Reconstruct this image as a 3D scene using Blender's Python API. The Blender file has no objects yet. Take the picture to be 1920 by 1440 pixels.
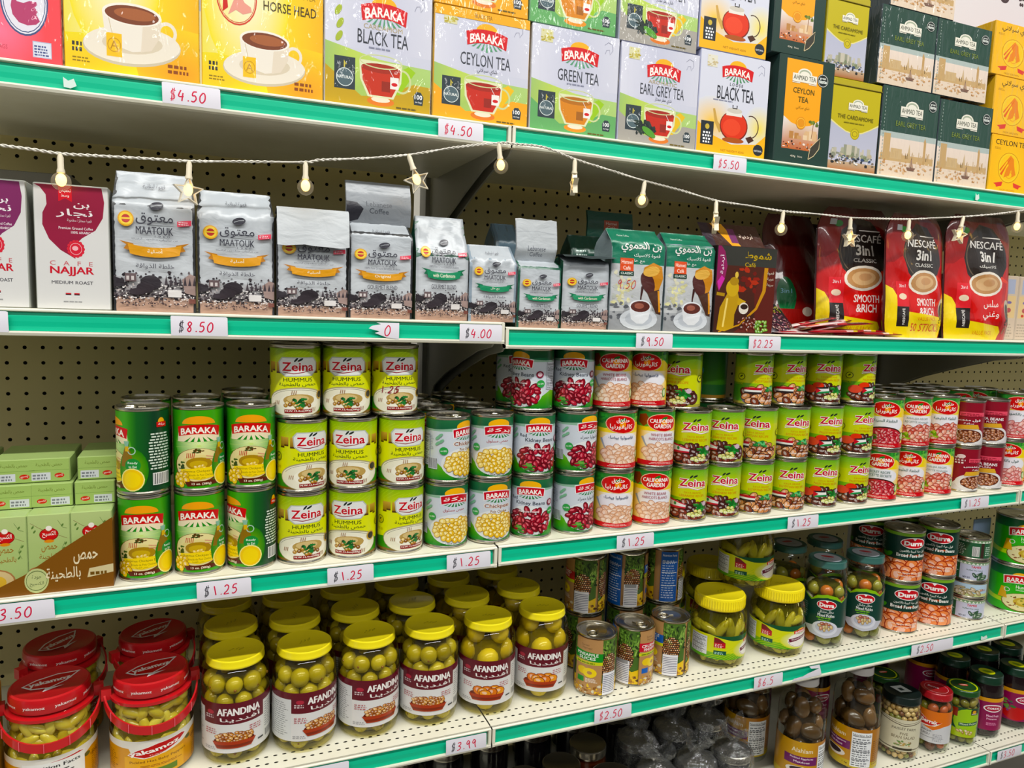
import bpy, bmesh, math, random
from mathutils import Vector, Matrix, geometry
import numpy as np
C = bpy.context.scene.collection
PI = math.pi
# ---------------------------------------------------------------- camera
CAMZ = 1.45
FPX = 1371.36                       # focal length in pixels of a 1920 px wide frame
ROT = np.array([[0.92403842, -0.38073765, 0.03452305],
                [0.01068746, 0.11599497, 0.9931923],
                [0.38215021, 0.91737888, -0.11125292]])   # right, up, forward
cd = bpy.data.cameras.new('camera'); cd.sensor_width = 36; cd.lens = FPX / 1920 * 36
cd.clip_start = .02
cam = bpy.data.objects.new('camera', cd); C.objects.link(cam)
m = Matrix([[ROT[0][i], ROT[1][i], -ROT[2][i]] for i in range(3)]).to_4x4()
m.translation = (0, 0, CAMZ); cam.matrix_world = m
bpy.context.scene.camera = cam
# ---------------------------------------------------------------- light
sc = bpy.context.scene
vs = sc.view_settings
vs.view_transform = 'Standard'; vs.look = 'None'; vs.gamma = 1; vs.use_curve_mapping = False
vs.exposure = 0.31
sc.cycles.use_denoising = True
sc.cycles.max_bounces = 7; sc.cycles.diffuse_bounces = 3; sc.cycles.glossy_bounces = 3
sc.cycles.transparent_max_bounces = 24; sc.cycles.sample_clamp_indirect = 4
wd = bpy.data.worlds.new('world'); sc.world = wd; wd.use_nodes = True
wd.node_tree.nodes['Background'].inputs[0].default_value = (.93, .97, 1, 1)
wd.node_tree.nodes['Background'].inputs[1].default_value = 0.27
def tube_light(x, y, z, lx, ly, power, col=(1, .99, .95)):
    ld = bpy.data.lights.new('fluorescent_tube', 'AREA'); ld.shape = 'RECTANGLE'
    ld.size = lx; ld.size_y = ly; ld.energy = power; ld.color = col
    o = bpy.data.objects.new('fluorescent_tube', ld); C.objects.link(o); o.location = (x, y, z)
    return o
tube_light(.4, -.42, 3.75, 6, .1, 132)
tube_light(.4, -2.9, 3.75, 6, .3, 85)
# ---------------------------------------------------------------- rays and shelf planes
D = 1.014            # distance to the shelf fronts
DB = 1.409           # distance to the pegboard
XJ = .4075           # the joint between the two bays in view
BW = 1.219           # width of a bay
def ray(px, py):
    v = np.array([(px - 960) / FPX, -(py - 720) / FPX, 1.0]) @ ROT
    return v
def at(px, py, Y=D):
    v = ray(px, py); v = v * (Y / v[1]); return Vector((v[0], Y, v[2] + CAMZ))
HS = [1.70007, 1.41645, 1.07173, .77513, .47220]
TS = [.0004, -.00586, .00507, -.00156, -.0005]
OF = [.0008, -.0069, .0011, 0, 0]
def edge(s, X):      # height of the top of the price channel of shelf s
    return HS[s] + TS[s] * (X - XJ) + (OF[s] if X > XJ else 0)
def top(s, X):       # height of the deck
    return edge(s, X) + .003
def cylx(px, py, r, gap, side=1):   # X of an upright cylinder whose right (left) outline is seen at px
    v = ray(px, py); a = math.atan2(v[0], v[1]); Y = D + gap + r
    return Y * math.tan(a) - side * r / math.cos(a)
def cylc(px0, px1, py, r, gap):
    return .5 * (cylx(px0, py, r, gap, -1) + cylx(px1, py, r, gap, 1))
# ---------------------------------------------------------------- colour and materials
def lin(c):
    if isinstance(c, str):
        c = c.lstrip('#'); c = [int(c[i:i + 2], 16) / 255 for i in (0, 2, 4)]
        c = [(x / 12.92 if x <= .04045 else ((x + .055) / 1.055) ** 2.4) for x in c]
    return tuple(c[:3])
def mix(a, b, t):
    a, b = lin(a), lin(b); return tuple(a[i] * (1 - t) + b[i] * t for i in range(3))
def vivid(c):
    c = lin(c); g = .3 * c[0] + .6 * c[1] + .1 * c[2]; return tuple(min(1, max(0, g + (v - g) * 1.12)) for v in c)
MATS = {}
def mat(name, col=(.8, .8, .8), rough=.5, metal=0, spec=.5, coat=0, attr=False, bump=None, tr=0, noise=None, emit=0, coatbump=None):
    if name in MATS: return MATS[name]
    m = bpy.data.materials.new(name); m.use_nodes = True; N = m.node_tree.nodes; Lk = m.node_tree.links
    b = N['Principled BSDF']; c = lin(col)
    b.inputs['Base Color'].default_value = (*c, 1); b.inputs['Roughness'].default_value = rough
    b.inputs['Metallic'].default_value = metal; b.inputs['Specular IOR Level'].default_value = spec
    b.inputs['Coat Weight'].default_value = coat; b.inputs['Coat Roughness'].default_value = .06
    b.inputs['Transmission Weight'].default_value = tr
    if emit:
        b.inputs['Emission Color'].default_value = (*c, 1); b.inputs['Emission Strength'].default_value = emit
    if attr:
        a = N.new('ShaderNodeAttribute'); a.attribute_name = 'Col'
        Lk.new(a.outputs['Color'], b.inputs['Base Color'])
    if noise:   # (scale, amount, second colour)
        tc = N.new('ShaderNodeTexCoord'); t = N.new('ShaderNodeTexNoise'); t.inputs['Scale'].default_value = noise[0]
        t.inputs['Detail'].default_value = 5
        Lk.new(tc.outputs['Object'], t.inputs['Vector'])
        mx = N.new('ShaderNodeMix'); mx.data_type = 'RGBA'
        mr = N.new('ShaderNodeMapRange'); mr.inputs[1].default_value = .4; mr.inputs[2].default_value = .65; mr.inputs[4].default_value = noise[1]
        Lk.new(t.outputs['Fac'], mr.inputs[0]); Lk.new(mr.outputs[0], mx.inputs[0])
        mx.inputs[6].default_value = (*c, 1); mx.inputs[7].default_value = (*lin(noise[2]), 1)
        Lk.new(mx.outputs[2], b.inputs['Base Color'])
    for bb, sock in ((bump, 'Normal'), (coatbump, 'Coat Normal')):
        if bb:  # (scale xyz, strength, distance)
            tc = N.new('ShaderNodeTexCoord'); mp = N.new('ShaderNodeMapping'); t = N.new('ShaderNodeTexNoise'); bp = N.new('ShaderNodeBump')
            mp.inputs['Scale'].default_value = bb[0]; t.inputs['Scale'].default_value = 1; t.inputs['Detail'].default_value = 3
            t.inputs['Distortion'].default_value = .6
            bp.inputs['Strength'].default_value = bb[1]; bp.inputs['Distance'].default_value = bb[2]
            Lk.new(tc.outputs['Object'], mp.inputs['Vector']); Lk.new(mp.outputs[0], t.inputs['Vector'])
            Lk.new(t.outputs['Fac'], bp.inputs['Height']); Lk.new(bp.outputs[0], b.inputs[sock])
    MATS[name] = m; return m
def glassmat(name, tint=(1, 1, 1), ior=1.5, rough=.02, fac=None, haze=0):
    if name in MATS: return MATS[name]
    m = bpy.data.materials.new(name); m.use_nodes = True; N = m.node_tree.nodes; Lk = m.node_tree.links
    N.clear(); o = N.new('ShaderNodeOutputMaterial'); mx = N.new('ShaderNodeMixShader')
    t = N.new('ShaderNodeBsdfTransparent'); t.inputs[0].default_value = (*tint, 1)
    g = N.new('ShaderNodeBsdfGlossy'); g.inputs['Roughness'].default_value = rough
    f = N.new('ShaderNodeLayerWeight'); f.inputs[0].default_value = .5      # the same from both sides of the pane
    pw = N.new('ShaderNodeMath'); pw.operation = 'POWER'; pw.inputs[1].default_value = 4.5
    ml = N.new('ShaderNodeMath'); ml.operation = 'MULTIPLY_ADD'; ml.inputs[1].default_value = .8; ml.inputs[2].default_value = ((ior - 1) / (ior + 1)) ** 2
    Lk.new(f.outputs['Facing'], pw.inputs[0]); Lk.new(pw.outputs[0], ml.inputs[0])
    Lk.new(ml.outputs[0], mx.inputs[0]); Lk.new(t.outputs[0], mx.inputs[1]); Lk.new(g.outputs[0], mx.inputs[2])
    if fac:     # crumpled film
        tc = N.new('ShaderNodeTexCoord'); n = N.new('ShaderNodeTexNoise'); n.inputs['Scale'].default_value = fac; n.inputs['Detail'].default_value = 4
        bp = N.new('ShaderNodeBump'); bp.inputs['Strength'].default_value = 1; bp.inputs['Distance'].default_value = .01
        Lk.new(tc.outputs['Object'], n.inputs['Vector']); Lk.new(n.outputs['Fac'], bp.inputs['Height'])
        Lk.new(bp.outputs[0], g.inputs['Normal']); Lk.new(bp.outputs[0], f.inputs['Normal'])
    if haze:
        d = N.new('ShaderNodeBsdfDiffuse'); d.inputs[0].default_value = (.8, .82, .82, 1); m2 = N.new('ShaderNodeMixShader'); m2.inputs[0].default_value = haze
        Lk.new(mx.outputs[0], m2.inputs[1]); Lk.new(d.outputs[0], m2.inputs[2]); Lk.new(m2.outputs[0], o.inputs[0])
    else: Lk.new(mx.outputs[0], o.inputs[0])
    MATS[name] = m; return m
M_card = mat('printed_card', rough=.42, spec=.4, attr=True)
M_paper = mat('printed_paper_label', rough=.3, spec=.5, attr=True)
M_film = mat('film_wrapped_card', rough=.45, spec=.3, attr=True, coat=.9, coatbump=((55, 55, 14), .8, .008))
M_foil = mat('printed_foil', rough=.36, metal=.0, spec=.8, attr=True, bump=((30, 30, 55), .35, .004))
M_pouch = mat('glossy_printed_pouch', rough=.3, spec=.5, attr=True, coat=.7, bump=((34, 34, 15), .5, .006))
M_tin = mat('can_metal', '#c9c3b4', rough=.26, metal=1)
M_cream = mat('cream_enamel', '#e9e6d3', rough=.38, noise=(14, .35, '#d8d2b8'))
M_post = mat('grey_enamel', '#9a9a90', rough=.45)
M_green = mat('green_price_strip', '#00bd90', rough=.42, spec=.25, coat=.12, noise=(9, .25, '#00b086'))
M_peg = mat('cream_pegboard', '#dccf98', rough=.5, noise=(5, .3, '#cfc186'))
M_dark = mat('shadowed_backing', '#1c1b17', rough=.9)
M_tag = mat('white_price_paper', '#e9e6ee', rough=.45)
M_glass = glassmat('jar_glass', (.96, .98, .95))
M_brine = glassmat('jar_glass_with_brine', (.95, .92, .66))
M_bag = glassmat('clear_plastic_bag', (.93, .94, .94), 2.3, .1, 70, .04)
# ---------------------------------------------------------------- objects
def tag(o, label=None, cat=None, group=None, kind=None):
    if label: o['label'] = label
    if cat: o['category'] = cat
    if group: o['group'] = group
    if kind: o['kind'] = kind
    return o
def new(name, mesh, parent=None, loc=(0, 0, 0), rz=0):
    o = bpy.data.objects.new(name, mesh); C.objects.link(o); o.location = loc; o.rotation_euler = (0, 0, rz)
    if parent: o.parent = parent
    return o
class Proto:
    """a kind of thing: parts is [(name, mesh, [sub-parts])]; a lone mesh makes a thing of one mesh"""
    def __init__(s, name, cat, parts): s.name, s.cat, s.parts = name, cat, parts
    def put(s, label, loc, rz=0, group=None, rx=0, ry=0, extra=()):
        if not isinstance(s.parts, list):
            r = new(s.name, s.parts, None, loc, rz)
        else:
            r = new(s.name, None, None, loc, rz); r.empty_display_size = .02
            def rec(ps, par):
                for p in ps:
                    o = new(p[0], p[1], par)
                    if len(p) > 3: o['kind'] = p[3]
                    if len(p) > 2: rec(p[2], o)
            rec(s.parts + list(extra), r)
        r.rotation_euler = (rx, ry, rz)
        return tag(r, label, s.cat, group)
# ---------------------------------------------------------------- mesh makers
def mesh(name, V, F, mats, mi=None, smooth=True, cols=None, auto=None):
    me = bpy.data.meshes.new(name); me.from_pydata([tuple(v) for v in V], [], F)
    for m in (mats if isinstance(mats, (list, tuple)) else [mats]): me.materials.append(m)
    if mi: me.polygons.foreach_set('material_index', mi)
    if smooth: me.polygons.foreach_set('use_smooth', [True] * len(F))
    if cols is not None:
        a = me.color_attributes.new('Col', 'FLOAT_COLOR', 'POINT')
        a.data.foreach_set('color', np.array([(*c, 1) for c in cols], dtype=np.float32).ravel())
    me.update()
    if auto and smooth: me.set_sharp_from_angle(angle=math.radians(auto))
    return me
class MB:
    """collects shapes for one mesh"""
    def __init__(s): s.V = []; s.F = []; s.mi = []; s.col = []
    def add(s, V, F, mi=0, col=(1, 1, 1)):
        n = len(s.V); s.V += [tuple(v) for v in V]; s.F += [tuple(i + n for i in f) for f in F]; s.mi += [mi] * len(F)
        s.col += (col if isinstance(col, list) else [col] * len(V))
    def box(s, x0, x1, y0, y1, z0, z1, mi=0, col=(1, 1, 1), M=None):
        V = [Vector((x, y, z)) for z in (z0, z1) for y in (y0, y1) for x in (x0, x1)]
        if M: V = [M @ v for v in V]
        s.add(V, [(0, 2, 3, 1), (4, 5, 7, 6), (0, 1, 5, 4), (2, 6, 7, 3), (0, 4, 6, 2), (1, 3, 7, 5)], mi, col)
    def rbox(s, x0, x1, y0, y1, z0, z1, b=.0012, mi=0, col=(1, 1, 1), M=None):   # box with chamfered vertical and top edges
        def ring(z, k): return [(x0 + b + k, y0 + k, z), (x1 - b - k, y0 + k, z), (x1 - k, y0 + b + k, z), (x1 - k, y1 - b - k, z),
                                (x1 - b - k, y1 - k, z), (x0 + b + k, y1 - k, z), (x0 + k, y1 - b - k, z), (x0 + k, y0 + b + k, z)]
        V = ring(z0, b) + ring(z0 + b, 0) + ring(z1 - b, 0) + ring(z1, b); F = []
        for r in range(3):
            for i in range(8): F.append((r * 8 + i, r * 8 + (i + 1) % 8, r * 8 + 8 + (i + 1) % 8, r * 8 + 8 + i))
        F += [tuple(range(7, -1, -1)), tuple(range(24, 32))]
        if M: V = [M @ Vector(v) for v in V]
        s.add(V, F, mi, col)
    def lathe(s, prof, n=40, mi=0, col=(1, 1, 1), cx=0, cy=0, a0=0, a1=2 * PI, capb=True, capt=True):
        full = abs(a1 - a0 - 2 * PI) < 1e-6; m = n if full else n + 1; V = []; F = []
        for r, z in prof:
            for i in range(m):
                a = a0 + (a1 - a0) * i / n; V.append((cx + r * math.sin(a), cy - r * math.cos(a), z))
        for j in range(len(prof) - 1):
            for i in range(n):
                k = (i + 1) % m; F.append((j * m + i, j * m + k, (j + 1) * m + k, (j + 1) * m + i))
        if full and capb and prof[0][0] > 1e-6: F.append(tuple(range(m - 1, -1, -1)))
        if full and capt and prof[-1][0] > 1e-6: F.append(tuple((len(prof) - 1) * m + i for i in range(m)))
        s.add(V, F, mi, col)
    def tube(s, pts, r, n=6, mi=0, col=(1, 1, 1), closed=False):
        P = [Vector(p) for p in pts]; V = []; F = []; m = len(P); up = Vector((0, 0, 1))
        for i, p in enumerate(P):
            t = (P[(i + 1) % m] - P[i - 1]) if closed else (P[min(i + 1, m - 1)] - P[max(i - 1, 0)])
            t.normalize(); a = t.cross(up)
            if a.length < .05: a = t.cross(Vector((0, 1, 0)))
            a.normalize(); b = a.cross(t); rr = r[i] if isinstance(r, (list, tuple)) else r
            for k in range(n):
                w = 2 * PI * k / n; V.append(p + a * (rr * math.cos(w)) + b * (rr * math.sin(w)))
        for i in range(m if closed else m - 1):
            for k in range(n):
                j = (i + 1) % m; F.append((i * n + k, i * n + (k + 1) % n, j * n + (k + 1) % n, j * n + k))
        if not closed: F += [tuple(range(n - 1, -1, -1)), tuple((m - 1) * n + k for k in range(n))]
        s.add(V, F, mi, col)
    def blob(s, c, rx, ry, rz, M=None, n=10, k=7, mi=0, col=(1, 1, 1)):
        V = []; F = []
        for j in range(k + 1):
            t = PI * j / k
            for i in range(n):
                a = 2 * PI * i / n; v = Vector((rx * math.sin(t) * math.cos(a), ry * math.sin(t) * math.sin(a), -rz * math.cos(t)))
                if M: v = M @ v
                V.append(Vector(c) + v)
        for j in range(k):
            for i in range(n): F.append((j * n + i, j * n + (i + 1) % n, (j + 1) * n + (i + 1) % n, (j + 1) * n + i))
        s.add(V, F, mi, col)
    def prism(s, pts, z0, z1, fn=lambda x, y, z: (x, y, z), mi=0, col=(1, 1, 1)):
        n = len(pts); V = [fn(x, y, z0) for x, y in pts] + [fn(x, y, z1) for x, y in pts]
        T = geometry.tessellate_polygon([[Vector((x, y, 0)) for x, y in pts]])
        F = [(a, b, c) for a, b, c in T] + [(a + n, c + n, b + n) for a, b, c in T] + [(i, (i + 1) % n, (i + 1) % n + n, i + n) for i in range(n)]
        s.add(V, F, mi, col)
    def build(s, name, mats, smooth=True, auto=40, colors=False):
        return mesh(name, s.V, s.F, mats, s.mi, smooth, s.col if colors else None, auto)
# ---------------------------------------------------------------- Arabic shaping and text outlines
AR = {'ا': (0xFE8D, 2), 'ب': (0xFE8F, 4), 'ة': (0xFE93, 2), 'ت': (0xFE95, 4), 'ث': (0xFE99, 4), 'ج': (0xFE9D, 4), 'ح': (0xFEA1, 4), 'خ': (0xFEA5, 4),
      'د': (0xFEA9, 2), 'ذ': (0xFEAB, 2), 'ر': (0xFEAD, 2), 'ز': (0xFEAF, 2), 'س': (0xFEB1, 4), 'ش': (0xFEB5, 4), 'ص': (0xFEB9, 4), 'ض': (0xFEBD, 4),
      'ط': (0xFEC1, 4), 'ع': (0xFEC9, 4), 'غ': (0xFECD, 4), 'ف': (0xFED1, 4), 'ق': (0xFED5, 4), 'ك': (0xFED9, 4), 'ل': (0xFEDD, 4), 'م': (0xFEE1, 4),
      'ن': (0xFEE5, 4), 'ه': (0xFEE9, 4), 'و': (0xFEED, 2), 'ى': (0xFEEF, 2), 'ي': (0xFEF1, 4), 'أ': (0xFE83, 2), 'ء': (0xFE80, 1), 'ظ': (0xFEC5, 4)}
def shape_ar(t):
    if not any(c in AR for c in t): return t
    out = []; prev = False; i = 0
    while i < len(t):
        c = t[i]
        if c == 'ل' and i + 1 < len(t) and t[i + 1] == 'ا':
            out.append(chr(0xFEFC if prev else 0xFEFB)); prev = False; i += 2; continue
        if c not in AR: out.append(c); prev = False; i += 1; continue
        b, k = AR[c]; nx = i + 1 < len(t) and t[i + 1] in AR and AR[t[i + 1]][1] > 1 and k == 4
        f = (3 if nx else 1) if prev else (2 if nx else 0)
        if k == 1: f = 0
        out.append(chr(b + f)); prev = nx; i += 1
    return ''.join(reversed(out))
_tc = bpy.data.curves.new('text_outline', 'FONT'); _to = bpy.data.objects.new('text_outline', _tc); C.objects.link(_to)
_tc.resolution_u = 2; TXT = {}
def outline(t, bold=0):
    if (t, bold) in TXT: return TXT[(t, bold)]
    _tc.body = shape_ar(t); _tc.offset = bold
    dg = bpy.context.evaluated_depsgraph_get(); dg.update(); e = _to.evaluated_get(dg); me = e.to_mesh()
    V = np.array([v.co[:2] for v in me.vertices]); F = [tuple(p.vertices) for p in me.polygons]; e.to_mesh_clear()
    lo, hi = V.min(0), V.max(0); V = (V - lo) / (hi - lo) - .5
    TXT[(t, bold)] = (V, F, (hi - lo)); return TXT[(t, bold)]
# ---------------------------------------------------------------- printed artwork (flat shapes in ink, centimetres)
class Art:
    def __init__(s, w, h, bg=None, bg2=None):
        s.w, s.h = w, h; s.V = []; s.F = []; s.c = []; s.k = 0
        if bg: s.rect(0, 0, w, h, bg, bg2)
    def add(s, P, F, col):
        n = len(s.V); s.V += [(p[0], p[1], s.k) for p in P]; s.F += [tuple(i + n for i in f) for f in F]
        s.c += [vivid(c) for c in col] if isinstance(col, list) else [vivid(col)] * len(P); s.k += 1
        return s
    def poly(s, P, col):
        T = geometry.tessellate_polygon([[Vector((x, y, 0)) for x, y in P]]); F = []
        for a, b, c in T:
            (x0, y0), (x1, y1), (x2, y2) = P[a], P[b], P[c]
            F.append((a, b, c) if (x1 - x0) * (y2 - y0) - (x2 - x0) * (y1 - y0) > 0 else (a, c, b))
        return s.add(P, F, col)
    def rect(s, x, y, w, h, c, c2=None):     # c2: the ink at the top of a printed gradient
        c2 = c2 or c; return s.add([(x, y), (x + w, y), (x + w, y + h), (x, y + h)], [(0, 1, 2, 3)], [c, c, c2, c2])
    def hgrad(s, x, y, w, h, stops):
        P = []; col = []; F = []
        for i, (t, c) in enumerate(stops):
            P += [(x + w * t, y), (x + w * t, y + h)]; col += [c, c]
            if i: F.append((2 * i - 2, 2 * i, 2 * i + 1, 2 * i - 1))
        return s.add(P, F, col)
    def glow(s, x, y, rx, ry, c, c2, n=20):   # printed burst: c in the middle to c2 at the rim
        P = [(x, y)] + [(x + rx * math.cos(2 * PI * i / n), y + ry * math.sin(2 * PI * i / n)) for i in range(n)]
        return s.add(P, [(0, 1 + i, 1 + (i + 1) % n) for i in range(n)], [c] + [c2] * n)
    def ell(s, x, y, rx, ry, c, rot=0, n=18, a0=0, a1=360):
        P = []; k = n if a1 - a0 >= 360 else n + 1
        for i in range(k):
            a = math.radians(a0 + (a1 - a0) * i / n); u, v = rx * math.cos(a), ry * math.sin(a); r = math.radians(rot)
            P.append((x + u * math.cos(r) - v * math.sin(r), y + u * math.sin(r) + v * math.cos(r)))
        return s.add(P, [tuple(range(len(P)))], c)
    def ring(s, x, y, r, w, c, ry=None, n=22, a0=0, a1=360):
        ry = ry or r; P = []; F = []
        for i in range(n + 1):
            a = math.radians(a0 + (a1 - a0) * i / n)
            P += [(x + r * math.cos(a), y + ry * math.sin(a)), (x + (r - w) * math.cos(a), y + (ry - w) * math.sin(a))]
            if i: F.append((2 * i - 2, 2 * i, 2 * i + 1, 2 * i - 1))
        return s.add(P, F, c)
    def line(s, P, w, c):
        Q = []; F = []; n = len(P)
        for i, p in enumerate(P):
            a, b = P[max(i - 1, 0)], P[min(i + 1, n - 1)]; dx, dy = b[0] - a[0], b[1] - a[1]; l = math.hypot(dx, dy) or 1
            ww = w[i] if isinstance(w, (list, tuple)) else w
            Q += [(p[0] - dy / l * ww / 2, p[1] + dx / l * ww / 2), (p[0] + dy / l * ww / 2, p[1] - dx / l * ww / 2)]
            if i: F.append((2 * i - 2, 2 * i - 1, 2 * i + 1, 2 * i))
        return s.add(Q, F, c)
    def text(s, t, x, y, w, h, c, b=0, arc=0, rot=0, sh=0, grow=0):
        if b and any(ch in t for ch in 'MmWNw'):      # letters whose corners break when fattened: print them side by side
            q = b * h * 1.2
            for dx, dy in ((-q, 0), (q, 0), (0, q * .6)): s.text(t, x + dx, y + dy, w - 2 * q, h, c, 0, arc, rot, sh, grow)
            return s
        V, F, d = outline(t, b); r = math.radians(rot); P = []
        for u, v in V:
            hh = h * (1 + grow * abs(u) * 2); X = u * w + sh * v * h; Y = v * hh - arc * (2 * u) ** 2
            P.append((x + X * math.cos(r) - Y * math.sin(r), y + X * math.sin(r) + Y * math.cos(r)))
        return s.add(P, F, c)
    def lines(s, x, y, w, h, n, c, th=.45, seed=1, al='l'):   # small print
        R = random.Random(seed); p = h / n
        for i in range(n):
            yy = y + h - (i + 1) * p; l = w * (.75 + .25 * R.random()); xx = x if al == 'l' else (x + (w - l) / 2 if al == 'c' else x + w - l)
            while l > .02:
                q = min(l, w * R.uniform(.08, .22)); s.add([(xx, yy), (xx + q, yy), (xx + q, yy + p * th), (xx, yy + p * th)], [(0, 1, 2, 3)], c); s.k -= 1
                xx += q + p * .35; l -= q + p * .35
        s.k += 1; return s
    def bars(s, x, y, w, h, seed=3, bg='#f2f2ee'):      # bar code
        if bg: s.rect(x - .1, y - .1, w + .2, h + .2, bg)
        R = random.Random(seed); xx = x
        while xx < x + w:
            q = R.choice((.03, .05, .08)) * w / 1.6; s.add([(xx, y), (xx + q, y), (xx + q, y + h), (xx, y + h)], [(0, 1, 2, 3)], '#222222'); s.k -= 1; xx += q * R.uniform(1.6, 2.6)
        s.k += 1; return s
    def facts(s, x, y, w, h, bg='#eceef0', c='#555a60'):   # nutrition panel
        s.rect(x, y, w, h, bg); s.text('Nutrition Facts', x + w / 2, y + h * .93, w * .9, h * .06, '#222222', .01)
        for t in (.88, .7, .45, .2): s.rect(x + w * .05, y + h * t, w * .9, h * .015, '#333333'); s.k -= 1
        s.k += 1; return s.lines(x + w * .06, y + h * .04, w * .88, h * .82, 13, c, .4, 5)
    def blobs(s, x, y, rx, ry, n, a, b, cols, edge='#5a1010', seed=1, hi=None, lim=None, lift=.12):
        R = random.Random(seed); P = []
        cand = []
        for _ in range(n):
            best = None
            for _ in range(12):
                t = 2 * PI * R.random(); q = math.sqrt(R.random()); p = (x + rx * q * math.cos(t), y + ry * q * math.sin(t))
                if lim and not lim(*p): continue
                dd = min([math.hypot(p[0] - o[0], p[1] - o[1]) for o in cand] or [9])
                if best is None or dd > best[0]: best = (dd, p)
            if best: cand.append(best[1])
        cand.sort(key=lambda p: -p[1])
        for p in cand:
            r = R.uniform(0, 180); f = R.uniform(.85, 1.15); c = R.choice(cols)
            s.ell(p[0], p[1], a * f * 1.14, b * f * 1.2, edge, r, 10); s.ell(p[0], p[1], a * f, b * f, c, r, 10)
            s.ell(p[0] - a * .15, p[1] + b * .25, a * f * .5, b * f * .4, hi or mix(c, '#ffffff', .35), r, 8)
        return s
    def specks(s, x, y, w, h, n, sz, cols, seed=1, dens=None):
        R = random.Random(seed)
        for i in range(n):
            px, py = x + w * R.random(), y + h * R.random()
            if dens and R.random() > dens((px - x) / w, (py - y) / h): continue
            a = sz * R.uniform(.4, 1.3); b = sz * R.uniform(.3, 1); P = [(px + a * math.cos(t) * R.uniform(.6, 1.2), py + b * math.sin(t) * R.uniform(.6, 1.2)) for t in (0, 1.1, 2.1, 3.2, 4.2, 5.3)]
            s.add(P, [(0, 1, 2, 3, 4, 5)], R.choice(cols))
        return s
    def banner(s, t, x, y, w, h, c, tc, b=.02, arc=.25, edge=None, wave=0):   # curved brand banner, higher in the middle
        n = 12
        def band(e):
            up = [(x - w / 2 - e + (w + 2 * e) * i / n, y + h / 2 + e - arc * (2 * i / n - 1) ** 2 * h * (1 + wave)) for i in range(n + 1)]
            lo = [(x - w / 2 * .94 - e + (w * .94 + 2 * e) * i / n, y - h / 2 - e - arc * (2 * i / n - 1) ** 2 * h) for i in range(n + 1)]
            P = []; F = []
            for i in range(n + 1):
                P += [up[i], lo[i]]
                if i: F.append((2 * i - 2, 2 * i - 1, 2 * i + 1, 2 * i))
            return P, F
        if edge: s.add(*band(h * .1), edge)
        s.add(*band(0), c); s.text(t, x, y - arc * h * .3, w * .82, h * .62, tc, b, arc=arc * h * .75, grow=.1); return s
    def mesh(s, name, W, H, wrap, su=None, sv=None, mats=None, off=.0003, step=6e-6, keep=None, base=None):
        """lay the print on a surface: wrap(x, z, lift) for x in -W/2..W/2, z in 0..H; su, sv: spacing of the facets"""
        bm = bmesh.new(); lay = bm.verts.layers.float_color.new('Col'); kx, ky = W / s.w, H / s.h; vs_ = []
        for (x, y, k), c in zip(s.V, s.c):
            v = bm.verts.new((x * kx - W / 2, y * ky, k)); v[lay] = (*c, 1); vs_.append(v)
        for f in s.F:
            try: bm.faces.new([vs_[i] for i in f])
            except ValueError: pass
        for f in bm.faces:
            f.normal_update()
            if f.normal.z < 0: f.normal_flip()
        def cut(co, no, out=False):
            bmesh.ops.bisect_plane(bm, geom=bm.verts[:] + bm.edges[:] + bm.faces[:], plane_co=co, plane_no=no, clear_outer=out, dist=1e-6)
        for co, no in (((-W / 2, 0, 0), (-1, 0, 0)), ((W / 2, 0, 0), (1, 0, 0)), ((0, 0, 0), (0, -1, 0)), ((0, H, 0), (0, 1, 0))): cut(co, no, True)
        if su:
            n = int(W / su / 2) + 1
            for i in range(-n, n + 1): cut((i * su, 0, 0), (1, 0, 0))
        if sv:
            for i in range(1, int(H / sv) + 1): cut((0, i * sv, 0), (0, 1, 0))
        nrm = None
        if su and sv:      # curved sheet: map by the triangles of a lattice so that every layer lies parallel
            k0 = int(-W / su / 2 - H / sv) - 2
            for k in range(k0, int(W / su / 2) + 2): cut((k * su, 0, 0), (1 / su, -1 / sv, 0))
            memo = {}
            def G(i, j, o):
                q = memo.get((i, j, o))
                if q is None: q = memo[(i, j, o)] = Vector(wrap(i * su, j * sv, o))
                return q
            nrm = []
            for v in bm.verts:
                x, z, o = v.co.x, v.co.y, off + v.co.z * step; i = math.floor(x / su + 1e-7); j = math.floor(z / sv + 1e-7); fx, fz = x / su - i, z / sv - j
                A_, C_ = G(i, j, o), G(i + 1, j + 1, o)
                if fx >= fz: B_ = G(i + 1, j, o); v.co = A_ + (B_ - A_) * fx + (C_ - B_) * fz
                else: B_ = G(i, j + 1, o); v.co = A_ + (B_ - A_) * fz + (C_ - B_) * fx
                e = .0015; a = Vector(wrap(x + e, z, 0)) - Vector(wrap(x - e, z, 0)); b = Vector(wrap(x, z + e, 0)) - Vector(wrap(x, z - e, 0)); n = a.cross(b)
                nrm.append(n.normalized() if n.length > 1e-9 else Vector((0, -1, 0)))
        else:
            for v in bm.verts: v.co = wrap(v.co.x, v.co.y, off + v.co.z * step)
        me = bpy.data.meshes.new(name); bm.to_mesh(me); bm.free()
        if base:      # join the body under the print
            nb = len(me.vertices)
            V = [tuple(v.co) for v in me.vertices]; F = [tuple(p.vertices) for p in me.polygons]
            ca = me.color_attributes['Col']; cols = np.empty(nb * 4, dtype=np.float32); ca.data.foreach_get('color', cols)
            cols = [tuple(c[:3]) for c in cols.reshape(-1, 4)]
            F2 = [tuple(i + nb for i in f) for f in base.F]; bpy.data.meshes.remove(me)
            if not nrm: return mesh(name, V + base.V, F + F2, mats, None, True, cols + base.col, 35)
            r = mesh(name, V + base.V, F + F2, mats, None, True, cols + base.col)
            bn = [v.normal.copy() for v in r.vertices]; r.normals_split_custom_set_from_vertices(nrm + bn[nb:]); return r
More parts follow.
